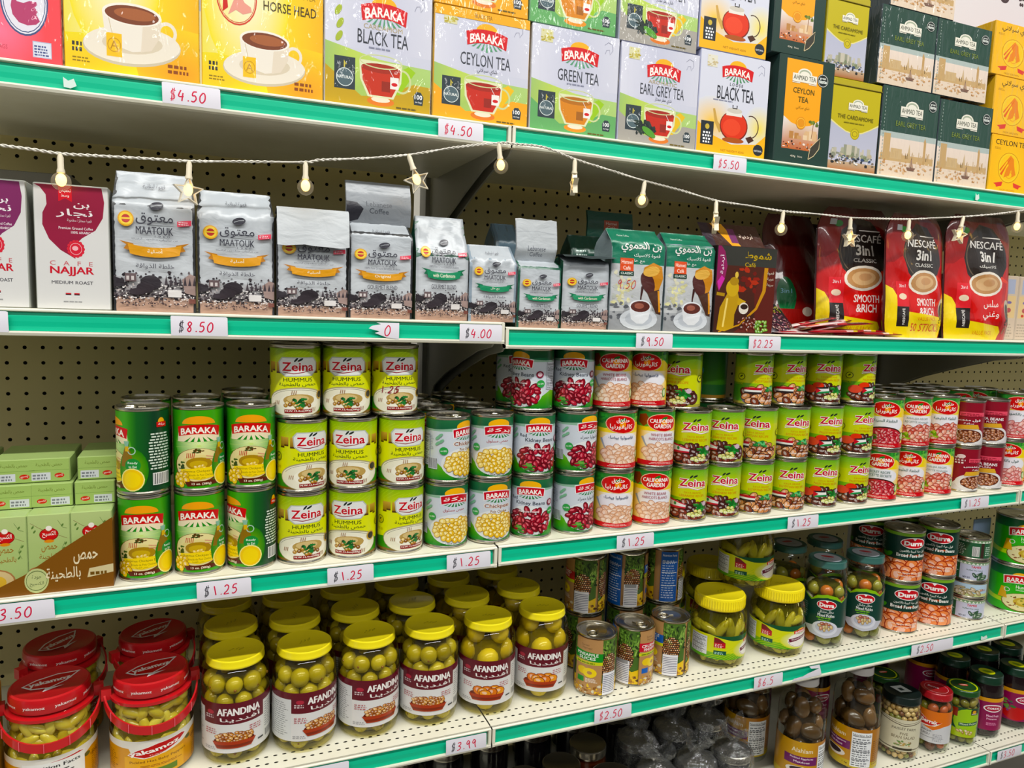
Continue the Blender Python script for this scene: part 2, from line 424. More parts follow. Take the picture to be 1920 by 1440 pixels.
        for m in (mats if isinstance(mats, (list, tuple)) else [mats]): me.materials.append(m)
        if nrm: me.polygons.foreach_set('use_smooth', [True] * len(me.polygons)); me.normals_split_custom_set_from_vertices(nrm)
        return me
def flat(x, z, o): return (x, -o, z)
def cylwrap(r, su):
    """facets of width su round a cylinder of radius r, axis on the local origin"""
    def f(x, z, o):
        i = math.floor(x / su + 1e-6); t = x / su - i; a0, a1 = i * su / r, (i + 1) * su / r; R = r + o
        p = (R * math.sin(a0) * (1 - t) + R * math.sin(a1) * t, -R * math.cos(a0) * (1 - t) - R * math.cos(a1) * t)
        return (p[0], p[1], z)
    return f
def smooth_radial(me, z=None):
    me.polygons.foreach_set('use_smooth', [True] * len(me.polygons))
    me.normals_split_custom_set_from_vertices([Vector((v.co.x, v.co.y, 0)).normalized() for v in me.vertices]); return me
def label_on(art, name, r, z0, h, arcdeg=360, m=None):
    n = 64; su = 2 * PI * r / n; W = min(arcdeg / 360 * 2 * PI * r, 2 * PI * r); w = cylwrap(r, su)
    me = art.mesh(name, W, h, lambda x, z, o: (lambda q: (q[0], q[1], q[2] + z0))(w(x, z, o)), su=su, mats=m or M_paper)
    return smooth_radial(me)
# ---------------------------------------------------------------- artwork of the products
RED = '#d0202c'
def sunlogo(a, x, y, w, t='BARAKA', rays='#2f7d4a', edge=None):
    h = w * .3
    a.ell(x, y + h * .32, w * .27, h * .62, '#f2b51e')
    for i in range(-3, 4):
        a.poly([(x + i * w * .045, y - h * .3), (x + i * w * .115 - w * .03, y - h * (1.15 - .1 * abs(i))), (x + i * w * .115 + w * .03, y - h * (1.15 - .1 * abs(i)))], rays)
    a.banner(t, x, y, w, h, RED, '#fbf6ee', .025, .3, edge)
def swan():
    a = Art(13, 16, '#f0565c'); a.glow(5, 3, 6, 4, '#f77f9a', '#f0565c')
    a.text('SWAN', 6.4, 14.3, 6, 1.5, '#fbe9e2', .03)
    a.ell(8.3, 6.5, 3.15, 3.7, '#46527e', n=28); a.ell(8.3, 6.5, 2.95, 3.5, '#e9e6ef', n=28); a.ring(8.3, 6.5, 2.8, .1, '#46527e', 3.35)
    c = '#b5466e'
    a.poly([((x - 155) / 44.4 + 8.3, 6.5 - (y - 85) / 33.8) for x, y in ((62, 48), (95, 2), (125, -5), (142, 15), (138, 45), (115, 75), (110, 92), (150, 95), (185, 85), (225, 85), (230, 95), (215, 105), (232, 120), (222, 128), (243, 152), (220, 165), (170, 172), (120, 165), (85, 140), (76, 110), (85, 80), (112, 45), (112, 25), (100, 22), (85, 40))], c)
    a.rect(9.2, .7, 2.5, 1.7, '#b9bfd6'); a.rect(9.3, .8, 2.3, 1.5, '#dfe3ee'); a.lines(9.4, .9, 2, 1.2, 4, '#4a5688', .6); a.text('TEA BAGS', 4.6, 1.4, 2.6, .45, '#c04a5c')
    return a
def cupart(a0, x, y, s):
    a = Art(1, 1); cupart_(a, 0, 0, 1); n = len(a0.V); k = a0.k
    a0.V += [(x + u * s, y + v * s * .84, k + q) for u, v, q in a.V]; a0.F += [tuple(i + n for i in f) for f in a.F]; a0.c += a.c; a0.k += a.k
def cupart_(a, x, y, s):
    a.ell(x, y - 2.3 * s, 5.5 * s, 2.1 * s, '#cfc4ad', 4, 28); a.ell(x, y - 2.15 * s, 5.4 * s, 1.95 * s, '#efe6d6', 4, 28); a.ell(x, y - 2 * s, 3.4 * s, 1.1 * s, '#dccfb8', 4, 22)
    a.ring(x + 3.9 * s, y - .4 * s, 1.15 * s, .38 * s, '#eee4d4')
    a.poly([(x - 3.3 * s, y + 1 * s), (x - 3.1 * s, y - .9 * s), (x - 2.1 * s, y - 2.4 * s), (x, y - 2.9 * s), (x + 2.1 * s, y - 2.5 * s), (x + 3.1 * s, y - 1 * s), (x + 3.3 * s, y + .9 * s)], '#f1e9dc')
    a.poly([(x + 1.2 * s, y + .3 * s), (x + 3.3 * s, y + .9 * s), (x + 3.1 * s, y - 1 * s), (x + 2.1 * s, y - 2.5 * s), (x + .9 * s, y - 2.8 * s)], '#e6d9c6')
    a.ell(x, y + .95 * s, 3.3 * s, 1.15 * s, '#f7f0e4', 0, 26); a.ell(x, y + .9 * s, 3 * s, .95 * s, '#7a4026', 0, 26); a.ell(x + .3 * s, y + 1 * s, 2.3 * s, .6 * s, '#a4613c', 0, 22)
    a.line([(x - 2.6 * s, y + .3 * s), (x - 2.2 * s, y - 1.4 * s)], .06, '#c9b48c'); a.poly([(x - 2.9 * s, y - 1.2 * s), (x - 1.2 * s, y - 1.2 * s), (x - 1.2 * s, y - 3.6 * s), (x - 2.9 * s, y - 3.6 * s)], '#f3c41c')
    a.text('A', x - 2.05 * s, y - 2.4 * s, .9 * s, .9 * s, '#b8860f'); a.ring(x - 2.05 * s, y - 2.4 * s, .75 * s, .1 * s, '#c8960f')
def yellowtea(name):
    a = Art(14, 13.3, '#f4d312'); a.hgrad(0, 0, 14, 13.3, [(0, '#efe06a'), (.35, '#f6f0b4'), (.6, '#f6dc20'), (1, '#f2b90e')])
    a.glow(5, 9, 5, 8, '#f8f6e0', '#f3e04a'); a.glow(12, 0, 8, 4.5, '#ee9a3c', '#f3cf20'); a.glow(1.5, 0, 6, 3, '#f6c21c', '#f0dc40')
    cupart(a, 6.9 if not name else 7.1, 4.3 if not name else 3.95, .94 if not name else .88)
    a.lines(.7, 1.5, 1.3, .9, 2, '#303030', .7); a.lines(.7, .7, 2, .5, 2, '#907a20'); a.lines(10.6, .7, 2.6, .9, 2, '#8a4a18', .6)
    if name:
        a.ring(3.9, 7.9, 2.3, .14, '#d24a3a', 2.3); a.ring(3.9, 7.9, 2.1, .06, '#d24a3a', 2.1)
        a.poly([(2.9, 6.4), (3.4, 7.4), (4, 8.6), (4.8, 7.6), (5.5, 7.3), (5.6, 6.9), (4.6, 6.6), (3.8, 6.9)], '#e8a090'); a.poly([(2.3, 6.6), (2.9, 7), (2.8, 8), (3.3, 8.8), (2.4, 8.6)], '#c92f22')
        a.text('HORSE HEAD', 10.1, 7.7, 6.3, .85, '#4a3a10', .01); a.text('CEYLON GREEN TEA', 10.1, 9, 6, .5, '#9a7a18')
    else:
        a.text('HORSE HEAD', 9.6, 10.4, 6.6, .9, '#4a3a10', .01); a.text('CEYLON TEA', 9.6, 11.6, 5, .6, '#9a7a18')
    return a
def glasscup(a, x, y, s, tea, rim='#cfd6a0'):
    a.ring(x + 2.5 * s, y - .2 * s, 1.1 * s, .22 * s, rim, 1.3 * s); a.ell(x, y - 2.6 * s, 1.6 * s, .5 * s, mix(tea, '#f2a04a', .55)); a.ell(x, y - 2.4 * s, 1.1 * s, .3 * s, '#f4e6cf')
    a.poly([(x - 2.5 * s, y + 1.6 * s), (x - 2.4 * s, y - .4 * s), (x - 1.5 * s, y - 2.2 * s), (x + 1.5 * s, y - 2.2 * s), (x + 2.4 * s, y - .4 * s), (x + 2.5 * s, y + 1.6 * s)], mix(rim, '#f4f2d8', .5))
    a.poly([(x - 2.3 * s, y + .9 * s), (x - 2.1 * s, y - .5 * s), (x - 1.3 * s, y - 2 * s), (x + 1.3 * s, y - 2 * s), (x + 2.1 * s, y - .5 * s), (x + 2.3 * s, y + .9 * s)], tea)
    a.ell(x, y + .9 * s, 2.3 * s, .5 * s, mix(tea, '#3a1408', .35)); a.ring(x, y + 1.6 * s, 2.5 * s, .12 * s, rim, .75 * s)
    a.rect(x + .1 * s, y - 1.5 * s, 1 * s, 1.1 * s, mix(tea, '#401408', .5)); a.line([(x + 1 * s, y + .9 * s), (x + 1.7 * s, y - .2 * s)], .06, '#eeeeee')
    a.rect(x + 1.1 * s, y - 1.1 * s, 1 * s, 1.25 * s, '#f4efe9'); a.ell(x + 1.6 * s, y - .6 * s, .36 * s, .2 * s, RED)
def barakatea(l1, l2, tea, low, ar=None, leaf=False, stripe=None, mid='#9fc83c', tcol='#3a3d45'):
    a = Art(12, 13, '#cfd0de'); a.hgrad(0, 6, 12, 7, [(0, '#dcdce8'), (.5, '#c8c9da'), (1, '#d6d6e2')])
    a.poly([(0, 0), (12, 0), (12, 4.9), (9, 5), (6, 5.2), (3, 5.8), (0, 6.4)], ['#a5c264', '#a9c874', '#b3d082', '#aecb76', '#c2d878', '#bfd468', '#a3c278'])
    a.poly([(0, 0), (12, 0), (12, 3), (10, 3.1), (8, 2.2), (6, 1.4), (4, 1.2), (2, 2.6), (0, 4)], low)
    a.poly([(5.3, 1.5), (8.4, 1.8), (10.2, 4.4), (9.4, 4.9), (6.8, 3.4)], mid)
    glasscup(a, 6.2, 3.4, .98, tea)
    a.rect(1, 1.7, 2.3, 3.3, '#2e3a40'); a.ell(2.15, 2.9, .92, .92, '#53666c'); a.ring(2.15, 2.9, .95, .08, '#dde5e2'); a.text('NATURAL', 2.15, 2.9, 1.7, .32, '#eef2ee', .02); a.line([(2.1, 3.9), (2.1, 4.6), (2.3, 4.2)], .14, '#d8c860')
    a.poly([(10.1, 1), (11.1, 1), (11.2, 1.9), (10.85, 2.4), (10.35, 2.4), (10, 1.9)], '#2e3a40'); a.text('100', 10.6, 1.85, .9, .5, '#ffffff', .02); a.text('tea bags', 10.6, 1.3, .8, .24, '#ffffff')
    sunlogo(a, 6.5, 10.2, 5.3, rays='#5c9a74'); a.text(l1, 6.4, 8.45, min(4.5, .55 * len(l1)), .5, '#b4a27a' if stripe != 'c' else '#c8b878') if l1 else None
    a.text(l2, 6.4, 7.35, min(6.8, .64 * len(l2)), 1.45, tcol, .0)
    if ar: a.text(ar, 6.6, 6.15, 2.6, .7, '#4a4c55')
    else: a.lines(4.8, 6.2, 3.2, .3, 1, '#8a8ca0', .6)
    a.rect(1.1, 11, 1.6, 1.5, '#dcd8ae'); a.specks(1.2, 11.1, 1.4, 1.3, 14, .22, ['#c8bd62', '#b9a84a'], 4)
    a.line([(9.9, 11.9), (10.4, 12.3), (11, 12.1), (11.1, 11.4), (10.7, 10.8), (10.6, 11.4), (10.2, 11.3), (10, 10.8)], .05, '#9a9cb0')
    a.lines(8, .35, 3, .25, 1, '#6a5a20', .7)
    if leaf:
        a.specks(2.6, 1.4, 2.8, 1.6, 40, .4, ['#22302c', '#2c3c34', '#1a2624'], 8); a.ell(4.6, 1.7, 1.2, .45, '#5c9c3c', -30)
    if stripe == 'o': a.rect(0, 11.9, 12, 1.1, '#f0b02c'); a.text('BLACK TEA', 6, 12.4, 2.2, .5, '#9a6a10', .02)
    if l2 == 'BLACK TEA':
        for q in ((1.4, 9.6), (1.6, 8.3), (1.5, 7)): a.ell(q[0], q[1], .6, .3, '#a9b84a', 60)
    return a
def loosetea():
    a = Art(10, 13, '#d7d8e4'); a.glow(2, 4, 3.4, 3.4, '#f4c534', '#dadbe2'); a.glow(9, 4, 2.5, 3, '#f0dc6a', '#dadbe2')
    a.poly([(0, 0), (10, 0), (10, 3.2), (8.6, 1.9), (5, 1.5), (2.2, 2.4), (0, 4)], '#f2b61c')
    a.ring(7.7, 4.1, 1.2, .14, '#4a2c20', 1.5, a0=-80, a1=110); a.line([(3.4, 3), (2.6, 4.2), (2.2, 5.8)], [.7, .45, .3], '#c9a25a')
    a.ell(5.2, 3.9, 2.05, 1.95, '#7a2414', n=26); a.ell(5.2, 3.95, 1.9, 1.8, '#d8402c', n=26); a.ell(4.9, 3.7, 1.3, 1.1, '#e45038'); a.rect(4, 5.2, 2.3, .5, '#e8e2d8'); a.ell(5.2, 5.9, 1.1, .35, '#cfc8bc'); a.line([(4.9, 6.6), (4.9, 6.2), (5.5, 6.2), (5.5, 6.6)], .16, '#2a2420')
    a.ell(5.2, 2.05, 1.6, .35, '#a8551c'); a.poly([(7, 2.6), (7.8, 2.9), (8.3, 2.4), (7.5, 1.9)], '#4a2818')
    a.rect(.5, 1.1, 1.8, 3, '#22282e'); a.ell(1.4, 3.4, .3, .35, '#c8b050'); a.lines(.7, 1.3, 1.4, 1.6, 4, '#ffffff', .6, al='c')
    a.ell(9, 1.2, .75, .75, '#22282e'); a.text('NATURAL', 9, 1.1, 1.2, .24, '#ffffff'); a.text('NET WEIGHT 450G', 5.2, .6, 3.4, .28, '#a06a10')
    sunlogo(a, 5.3, 11, 4.6, rays='#4c8a5c'); a.text('L O O S E', 5.2, 9.2, 1.9, .4, '#4a4c58', .02); a.text('BLACK TEA', 5.2, 8, 5.4, 1.7, '#23252d', .005); a.lines(2, 6.9, 3.6, .3, 1, '#8a8ca0', .5)
    a.rect(.9, 11, 1.4, 1.5, '#e0dccc'); a.specks(1, 11.1, 1.2, 1.3, 12, .2, ['#c8b890'], 4); a.line([(8.2, 11.9), (8.7, 12.3), (9.2, 12), (9.2, 11), (8.8, 11.4), (8.4, 10.9)], .05, '#9a9cb0')
    return a
def ahmadlogo(a, x, y, w, t='AHMAD TEA'):
    h = w * .26; a.ell(x, y + h * .45, w * .3, h * .85, '#efeadb'); a.ell(x, y + h * .5, w * .24, h * .62, '#a8b09a'); a.ell(x, y + h * .45, w * .2, h * .45, '#efeadb')
    a.rect(x - w / 2, y - h * .6, w, h * 1.1, '#efeadb'); a.text(t, x, y, w * .92, h * .62, '#55584a', .015); a.rect(x - w / 2, y - h * .78, w * .32, h * .12, '#efeadb'); a.rect(x + w * .18, y - h * .78, w * .32, h * .12, '#efeadb')
def badge(a, x, y, r):
    a.ell(x, y, r, r, '#1c2422'); a.ring(x, y, r * .92, r * .08, '#d8dcd4'); a.text('great', x, y + r * .3, r * 1.1, r * .35, '#e8ece4', .02); a.text('taste', x, y - r * .15, r * 1.4, r * .5, '#e8ece4', .03)
def ahmadceylon():
    a = Art(9, 15, '#213a32'); a.rect(1.1, 2.1, 5.9, 12.5, '#f6a81a')
    a.poly([(1.1, 2.1), (7, 2.1), (7, 6.6), (5.6, 5.7), (4, 5.4), (2.4, 5.8), (1.1, 6.6)], ['#b8643c', '#c06a3c', '#eae6e2', '#e4d0bc', '#d9bfa8', '#e4d0bc', '#eae6e2'])
    R = random.Random(6)
    for i in range(16): xx = 1.2 + 5.2 * R.random(); a.rect(xx, 3.6, min(.7, 6.9 - xx), R.uniform(.4, 1.5), R.choice(['#d9b48a', '#c99a6a', '#b8844f', '#e6cba8']))
    a.line([(5.9, 3.9), (6.1, 6)], .1, '#8a5a34'); a.specks(5.5, 5.7, 1.2, .6, 8, .35, ['#7a8a3c', '#5c6c2c'], 2); a.specks(1.2, 2.2, 5.7, 1, 30, .2, ['#f0e6da', '#7a2a18', '#3a2418', '#d8783a'], 5)
    a.ell(4, 5.9, .8, .9, '#e0952a'); a.ring(4, 5.9, .7, .08, '#f6c458'); ahmadlogo(a, 4.1, 12.2, 4, 'AHMAD TEA')
    a.text('CEYLON', 4.1, 10.4, 3.5, .75, '#5c5420', .01); a.text('TEA', 4.1, 9.2, 1.7, .75, '#5c5420', .01); a.text('شاي سيلاني', 4.1, 8, 2.2, .6, '#8a7424')
    badge(a, 7.1, 12.3, .95); a.poly([(5.6, .9), (5.9, 2.6), (7.4, 4.2), (7.4, 2.6), (6.6, 1.5)], '#3c3a30'); a.line([(5.6, .9), (5.8, 2.6), (7.4, 4.2), (7.3, 2.6), (6.5, 1.5), (5.6, .9)], .1, '#d9c8a0'); a.text('454g  16oz', 3.6, 1.1, 2, .35, '#e8e2d0')
    return a
def ahmadtin():
    a = Art(9, 14, '#c9b820'); a.rect(0, 0, 9, 8.6, '#c3c2d0', '#b4b6c8')
    a.poly([(0, 8.2), (1.6, 7.3), (3, 6.6), (4.5, 6.3), (6, 6.6), (7.4, 7.3), (9, 8.2), (9, 14), (0, 14)], '#e6dc9a'); a.poly([(0, 8.5), (1.6, 7.5), (3, 6.8), (4.5, 6.5), (6, 6.8), (7.4, 7.5), (9, 8.5), (9, 14), (0, 14)], '#bfb012')
    a.ell(4.7, 6.4, .85, .95, '#a8960e'); a.ell(4.7, 6.4, .7, .8, '#cdbc28'); a.ring(4.7, 6.4, .5, .1, '#8a7a0c')
    a.rect(0, 0, 9, 1.6, '#a86a3c', '#bfa88c'); R = random.Random(3)
    for i in range(26): xx = .4 + 8 * R.random(); hh = R.uniform(.8, 2.6) * (1 - abs(xx - 4.5) / 9); a.rect(xx, 2.4, R.uniform(.3, .8), hh, R.choice(['#a3a291', '#b9b4a4', '#a8a890', '#959683', '#c4bdac']))
    a.specks(.6, 2.2, 7.8, .9, 30, .45, ['#7c8468', '#94997c', '#8a8c7c', '#b9ad94'], 9); a.specks(.5, 1.2, 8, 1.4, 45, .3, ['#e8e4e0', '#3a4a6a', '#2a2a2a', '#7a6a5a'], 2)
    ahmadlogo(a, 4.9, 11, 3.5); a.text('THE CARDAMOME', 4.6, 9.1, 6.6, .65, '#6a6210', .01); a.lines(2, 8.1, 4.8, .3, 1, '#8a8020', .5, al='c')
    return a
def ahmadgrey():
    a = Art(12, 14, '#27463a'); a.rect(0, 0, 12, 6.6, '#e3cfb8', '#ead9cc'); a.rect(0, 6.2, 12, .9, '#b2bdb8')
    R = random.Random(4)
    a.rect(.3, 2.6, 11.4, 1.1, '#c9a878'); a.rect(.8, 2.8, 1.4, 4, '#c4a373'); a.rect(2.4, 3, 2.4, 1.6, '#cdb084'); a.rect(9.4, 2.6, .5, 3.6, '#c09c6a'); a.poly([(9.3, 6.1), (9.9, 6.1), (9.6, 6.9)], '#c09c6a'); a.poly([(6, 3.4), (6.7, 3.4), (6.35, 5.6)], '#cbb088')
    for i in range(30): x = .4 + 11 * R.random(); a.rect(x, 3.2, .12, R.uniform(.6, 1.4), '#c6a67a'); a.k -= 1
    a.k += 1; a.specks(.2, .8, 11.6, 2, 60, .3, ['#d8b48a', '#c99a6a', '#e6cdb0', '#b98a5a'], 7)
    a.poly([(6, 1.9), (8, 1.9), (7.6, 1.4), (6.3, 1.4)], '#7a5a4a'); a.poly([(6.6, 2), (7.5, 2), (7, 3.4)], '#b89880'); a.line([(7, 1.9), (7, 3.4)], .08, '#5a4636')
    ahmadlogo(a, 6.2, 10.6, 4.8); a.text('EARL GREY TEA', 6.2, 8.5, 6.4, .8, '#7a8a3c', .005)
    for i in range(24): a.rect(.5, .4 + i * .56, .12, .28, '#9aa8a0'); a.k -= 1
    a.k += 1; badge(a, 10.6, 12, .95)
    return a
def horsetea(latin):
    a = Art(9, 11, '#f6bc12'); a.glow(4.5, 5, 4, 4.6, '#f8cf3c', '#f6bc12')
    a.ring(4.3, 4.9, 2.5, .12, '#c98a10', 3); a.ring(4.3, 4.9, 2.3, .25, '#f4d050', 2.8)
    a.poly([(3.3, 2.9), (3.7, 4.6), (4.2, 5.4), (3.8, 6.2), (4.5, 7.4), (5.3, 6.7), (5.5, 5.4), (6, 3.7), (5.2, 3.1), (4.9, 4.6), (4.5, 3.4)], '#e88a28'); a.line([(2.6, 3.4), (3.6, 5.2), (4.6, 6.9)], [.5, .2, .08], '#e0662a'); a.line([(2.3, 4.2), (3.4, 5.8), (4.4, 7.2)], [.3, .15, .06], '#e0662a'); a.ring(4.5, 3.5, .7, .1, '#e8902c')
    a.poly([(1.1, 1.6), (3.2, 2.1), (3, 1.2), (1.8, .9), (1.7, 1.3)], '#d8483c'); a.poly([(7.7, 1.6), (5.6, 2.1), (5.8, 1.2), (7, .9), (7.1, 1.3)], '#d8483c'); a.text('HIGH GROWN', 4.4, .5, 3.4, .35, '#a87410')
    if latin: a.text('CEYLON TEA', 4.6, 9.7, 7.6, 1, '#3a2c10', .012)
    else: a.text('شاي سيلاني', 4.6, 9.7, 6.4, 1.5, '#4a3812', .012)
    a.lines(.7, 8.3, 1.6, .5, 2, '#b8860f')
    return a
def najjar(c='#8e1f3c', c2='#7a1c38'):
    a = Art(12, 21, '#d9d8d6')
    a.poly([(0, 20.9), (11, 20.9), (11.4, 18.5), (11.1, 15.8), (9.8, 13.6), (7.6, 12.2), (6.4, 11), (6.2, 9.3), (6.4, 8.6), (4, 10), (2.2, 11.8), (1.2, 14.2), (1.3, 16.2), (2, 17.6), (1.9, 19.2), (1, 20.4)], [c] * 16)
    a.rect(3.9, 18.2, 2.2, 2.7, '#cf2436'); a.text('تحميص', 5, 20, 1.9, .7, '#f6eef0', .01); a.text('وسط', 5, 19.2, 1.3, .6, '#f6eef0', .01); a.poly([(3.9, 18.2), (5, 18.8), (6.1, 18.2)], c)
    a.text('بن', 7.6, 17.6, 2.6, 1, '#f4eef0', .012); a.text('نجار', 6.4, 16.3, 6, 1.5, '#f4eef0', .012); a.text('قهوة ممتازة مطحونة', 7.2, 15.1, 4, .6, '#e8d8dc'); a.text('Premium Ground Coffee', 6.6, 13.8, 5.6, .45, '#f0e4e8', .01); a.text('100% ARABICA', 7.6, 13.1, 3.6, .42, '#f0e4e8', .01)
    for i in range(14): q = 2 * PI * i / 14; a.ell(6.5 + 1.15 * math.cos(q), 10.3 + 1.2 * math.sin(q), .35, .35, '#d23644', n=8); a.k -= 1
    a.k += 1; a.ell(6.5, 10.3, 1.25, 1.3, '#cf3040'); a.ring(6.5, 10.3, 1, .07, '#f0c8cc'); a.ell(6.4, 10.4, .5, .4, '#ecb4ba')
    a.text('C   A   F   E', 5.7, 7.8, 7, .75, '#c46a70', .005); a.text('NAJJAR', 5.8, 6.4, 7.2, 1.6, '#c41e34', .03); a.text('MEDIUM ROAST', 5.8, 4.5, 6.8, .55, '#43414a', .012)
    for x in (4.6, 6): a.rect(x, 2.3, .9, .2, '#222222'); a.rect(x, 2.1, .9, .2, '#eeeeee'); a.rect(x, 2.5, .9, .2, '#c02030')
    a.lines(3.8, 1.1, 4, .4, 1, '#9a9a9a', .5, al='c'); return a
def maatouk(small, ar, dark=False):
    a = Art(12, 21, '#bcc1c6'); a.rect(0, 5, 12, 16, '#c9cdd1', '#b2b8be')
    # old photograph of a square
    a.rect(0, 0, 12, 2.4, '#b99684', '#c0a292'); a.rect(0, 2.2, 12, 3, '#8d8486', '#bcbdc0')
    a.specks(0, 1.9, 12, 4.2, 420, .26, ['#3a3238', '#2e282e', '#4a4246', '#5a5054', '#241f26'], 11 if small else 12, lambda u, v: 1 - v * .8)
    a.specks(0, 1.8, 12, 2.6, 150, .17, ['#e8e2e0', '#cfc4c0', '#f4f0ee'], 6); a.rect(7.9, 2.3, 2, 1.1, '#e9e4e2')
    a.poly([(0, 5.2), (1.6, 4.7), (1.6, 3.8), (0, 3.6)], '#2c262c'); a.rect(1.7, 4.5, 1.6, 1.2, '#6a5a5c'); a.rect(1.9, 4.7, .4, .6, '#d8d0ce'); a.rect(2.6, 4.7, .4, .6, '#d8d0ce')
    a.ell(5.4, 4.4, 1.5, 1.1, '#2e282e'); a.ell(4.6, 3.6, 1.3, .8, '#352e34'); a.ell(3.4, 3, 1.2, .5, '#3a3238'); a.poly([(10, 5), (11.2, 5.9), (12, 5.6), (12, 2.6), (10.4, 3)], '#a58e88')
    for i in range(7): a.poly([(7.4 + i * .7, 4.1), (7.65 + i * .7, 5.6 - .3 * (i % 2)), (7.9 + i * .7, 4.1)], '#443c42'); a.k -= 1
    a.k += 1; a.specks(.8, .9, 10, .9, 90, .18, ['#4a3c40', '#3a3034', '#6a5450', '#e0d0c8'], 3); a.rect(11, 1.4, 1, .7, '#7a4a40')
    a.text('خلطة الذواقة' if ar else 'GOURMET BLEND', 6.1, 6.8, 5.6, .9, '#3c3a46', .004)
    c1, c2 = ('#1d8a5e', '#136a48') if small else ('#e0a01c', '#b87a10')
    a.poly([(1, 10.5), (3, 10.1), (3.2, 8.9), (1.6, 9.3), (2, 9.9)], c2); a.poly([(11.2, 10.5), (9.2, 10.1), (9, 8.9), (10.6, 9.3), (10.2, 9.9)], c2)
    n = 8; P = [(2.2 + 7.8 * i / n, 10.1 - .5 * (1 - (2 * i / n - 1) ** 2)) for i in range(n + 1)] + [(9.7 - 7.2 * i / n, 8.6 - .45 * (1 - (2 * i / n - 1) ** 2)) for i in range(n + 1)]
    a.poly(P, c1); a.text(('مع هال' if ar else 'with Cardamom') if small else ('أصلية' if ar else 'Original'), 6.1, 9.05, 2.2 if ar else (5 if small else 3), .75, '#f7f0dc', .012)
    a.text('معتوق', 6.1, 13.8, 5.4, 1.8, '#30303c', .008); a.text('MAATOUK', 6.1, 12.1, 5.4, 1.15, '#30303c', .012); a.text('1 9 6 0', 7.2, 11.3, 2.2, .3, '#4a4a55'); a.text('بن برازيلي مطحون أرابيكا' if ar else '100% Fine Ground Brazilian Arabica', 6.1, 10.8, 6.6, .45, '#5a5a64')
    a.ell(6.4, 15.8, 1.05, .6, '#34333d', 12); a.line([(5.6, 15.6), (6.4, 15.9), (7.2, 16)], .12, '#a9adb2')
    a.ell(2, 13.7, 1.15, 1.15, '#e0a820'); a.ell(2, 13.7, .95, .95, '#f0cf58'); a.ell(2, 13.7, .62, .62, '#b8342c'); a.rect(1.4, 13.6, 1.2, .25, '#f0cf58')
    a.poly([(9.4, 12.9), (11.5, 13.2), (11.5, 14), (9.4, 13.7)], '#e2455c'); a.lines(9.6, 13.2, 1.7, .6, 2, '#f8e6e8', .5)
    if not small or ar: a.text('قهوة لبنانية', 6, 18.8, 3.4, .9, '#4a4a55')
    return a
def hamwi(hand=False):
    a = Art(10, 16, '#c4c6c8'); a.rect(0, 10.4, 10, 5.6, '#1c7358'); a.rect(0, 0, 10, 3, '#8a8c90', '#a9abae')
    a.specks(.4, 4, 3.6, 5.6, 50, .5, ['#e0dca8', '#cfcba0', '#b9bcb4', '#ddd9c0'], 7); a.specks(.2, 2, 9.6, 2.4, 30, .5, ['#6a6c72', '#55585e', '#a0a2a6'], 2)
    a.poly([(5.4, 7.6), (5.9, 10), (7.6, 10.8), (9.4, 10.2), (9.7, 8.4), (9, 6.6), (7.4, 6.2)], '#c8862a'); a.ell(6.7, 7.6, 1.2, 1.9, '#4a1c18', 30); a.ell(7.3, 9.4, 1.6, .8, '#e0b05a', 10); a.poly([(7.4, 6.2), (9, 6.6), (9.6, 2.6), (8.6, 2.8), (6.6, 6)], '#4a2a1c'); a.line([(8.9, 6.4), (9.3, 3)], .4, '#e09a3c'); a.line([(5.7, 7), (5.5, 5.4), (5.45, 3.7)], [.5, .25, .2], '#3a1614')
    a.ell(5.4, 1.8, 3.6, 1.7, '#d4d8de'); a.ell(5.4, 1.9, 2.6, 1.2, '#bfc4cc'); a.poly([(3.4, 3.9), (3.9, 1.8), (5, 1.1), (6.2, 1.1), (7.2, 1.9), (7.6, 3.9)], '#e8eaee'); a.ell(5.5, 3.8, 2.1, 1.1, '#e9ebef'); a.ell(5.5, 3.8, 1.8, .88, '#5a2820'); a.ell(5.3, 3.9, .9, .45, '#9a5a4a')
    a.text('بن الحموي', 5.3, 13.1, 7.6, 1.9, '#f2f0ec', .02); a.text('قهوة كلاسيك', 6.4, 11.8, 5, .7, '#e8f0ea', .006); a.text('مع هال', 4.6, 10.9, 2.6, .65, '#e8f0ea', .006)
    a.rect(1.4, 9.3, 2.5, 2, '#d9532c'); a.text('Hamwi', 2.65, 10.7, 2, .6, '#fbe6d8', .01); a.text('Café', 2.65, 9.8, 1.4, .6, '#fbe6d8', .01); a.rect(1.3, 8.6, 2.7, .7, '#14382c'); a.text('CLASSIC', 2.65, 8.95, 2.2, .35, '#e8f0ea', .02)
    a.text('Hamwi Coffee', 2.6, 14.9, 2.4, .3, '#d8ece0')
    if hand: hand_text(a, '9.50', 1, 6.6, 1.3, '#cf3a34', .1, 10)
    return a
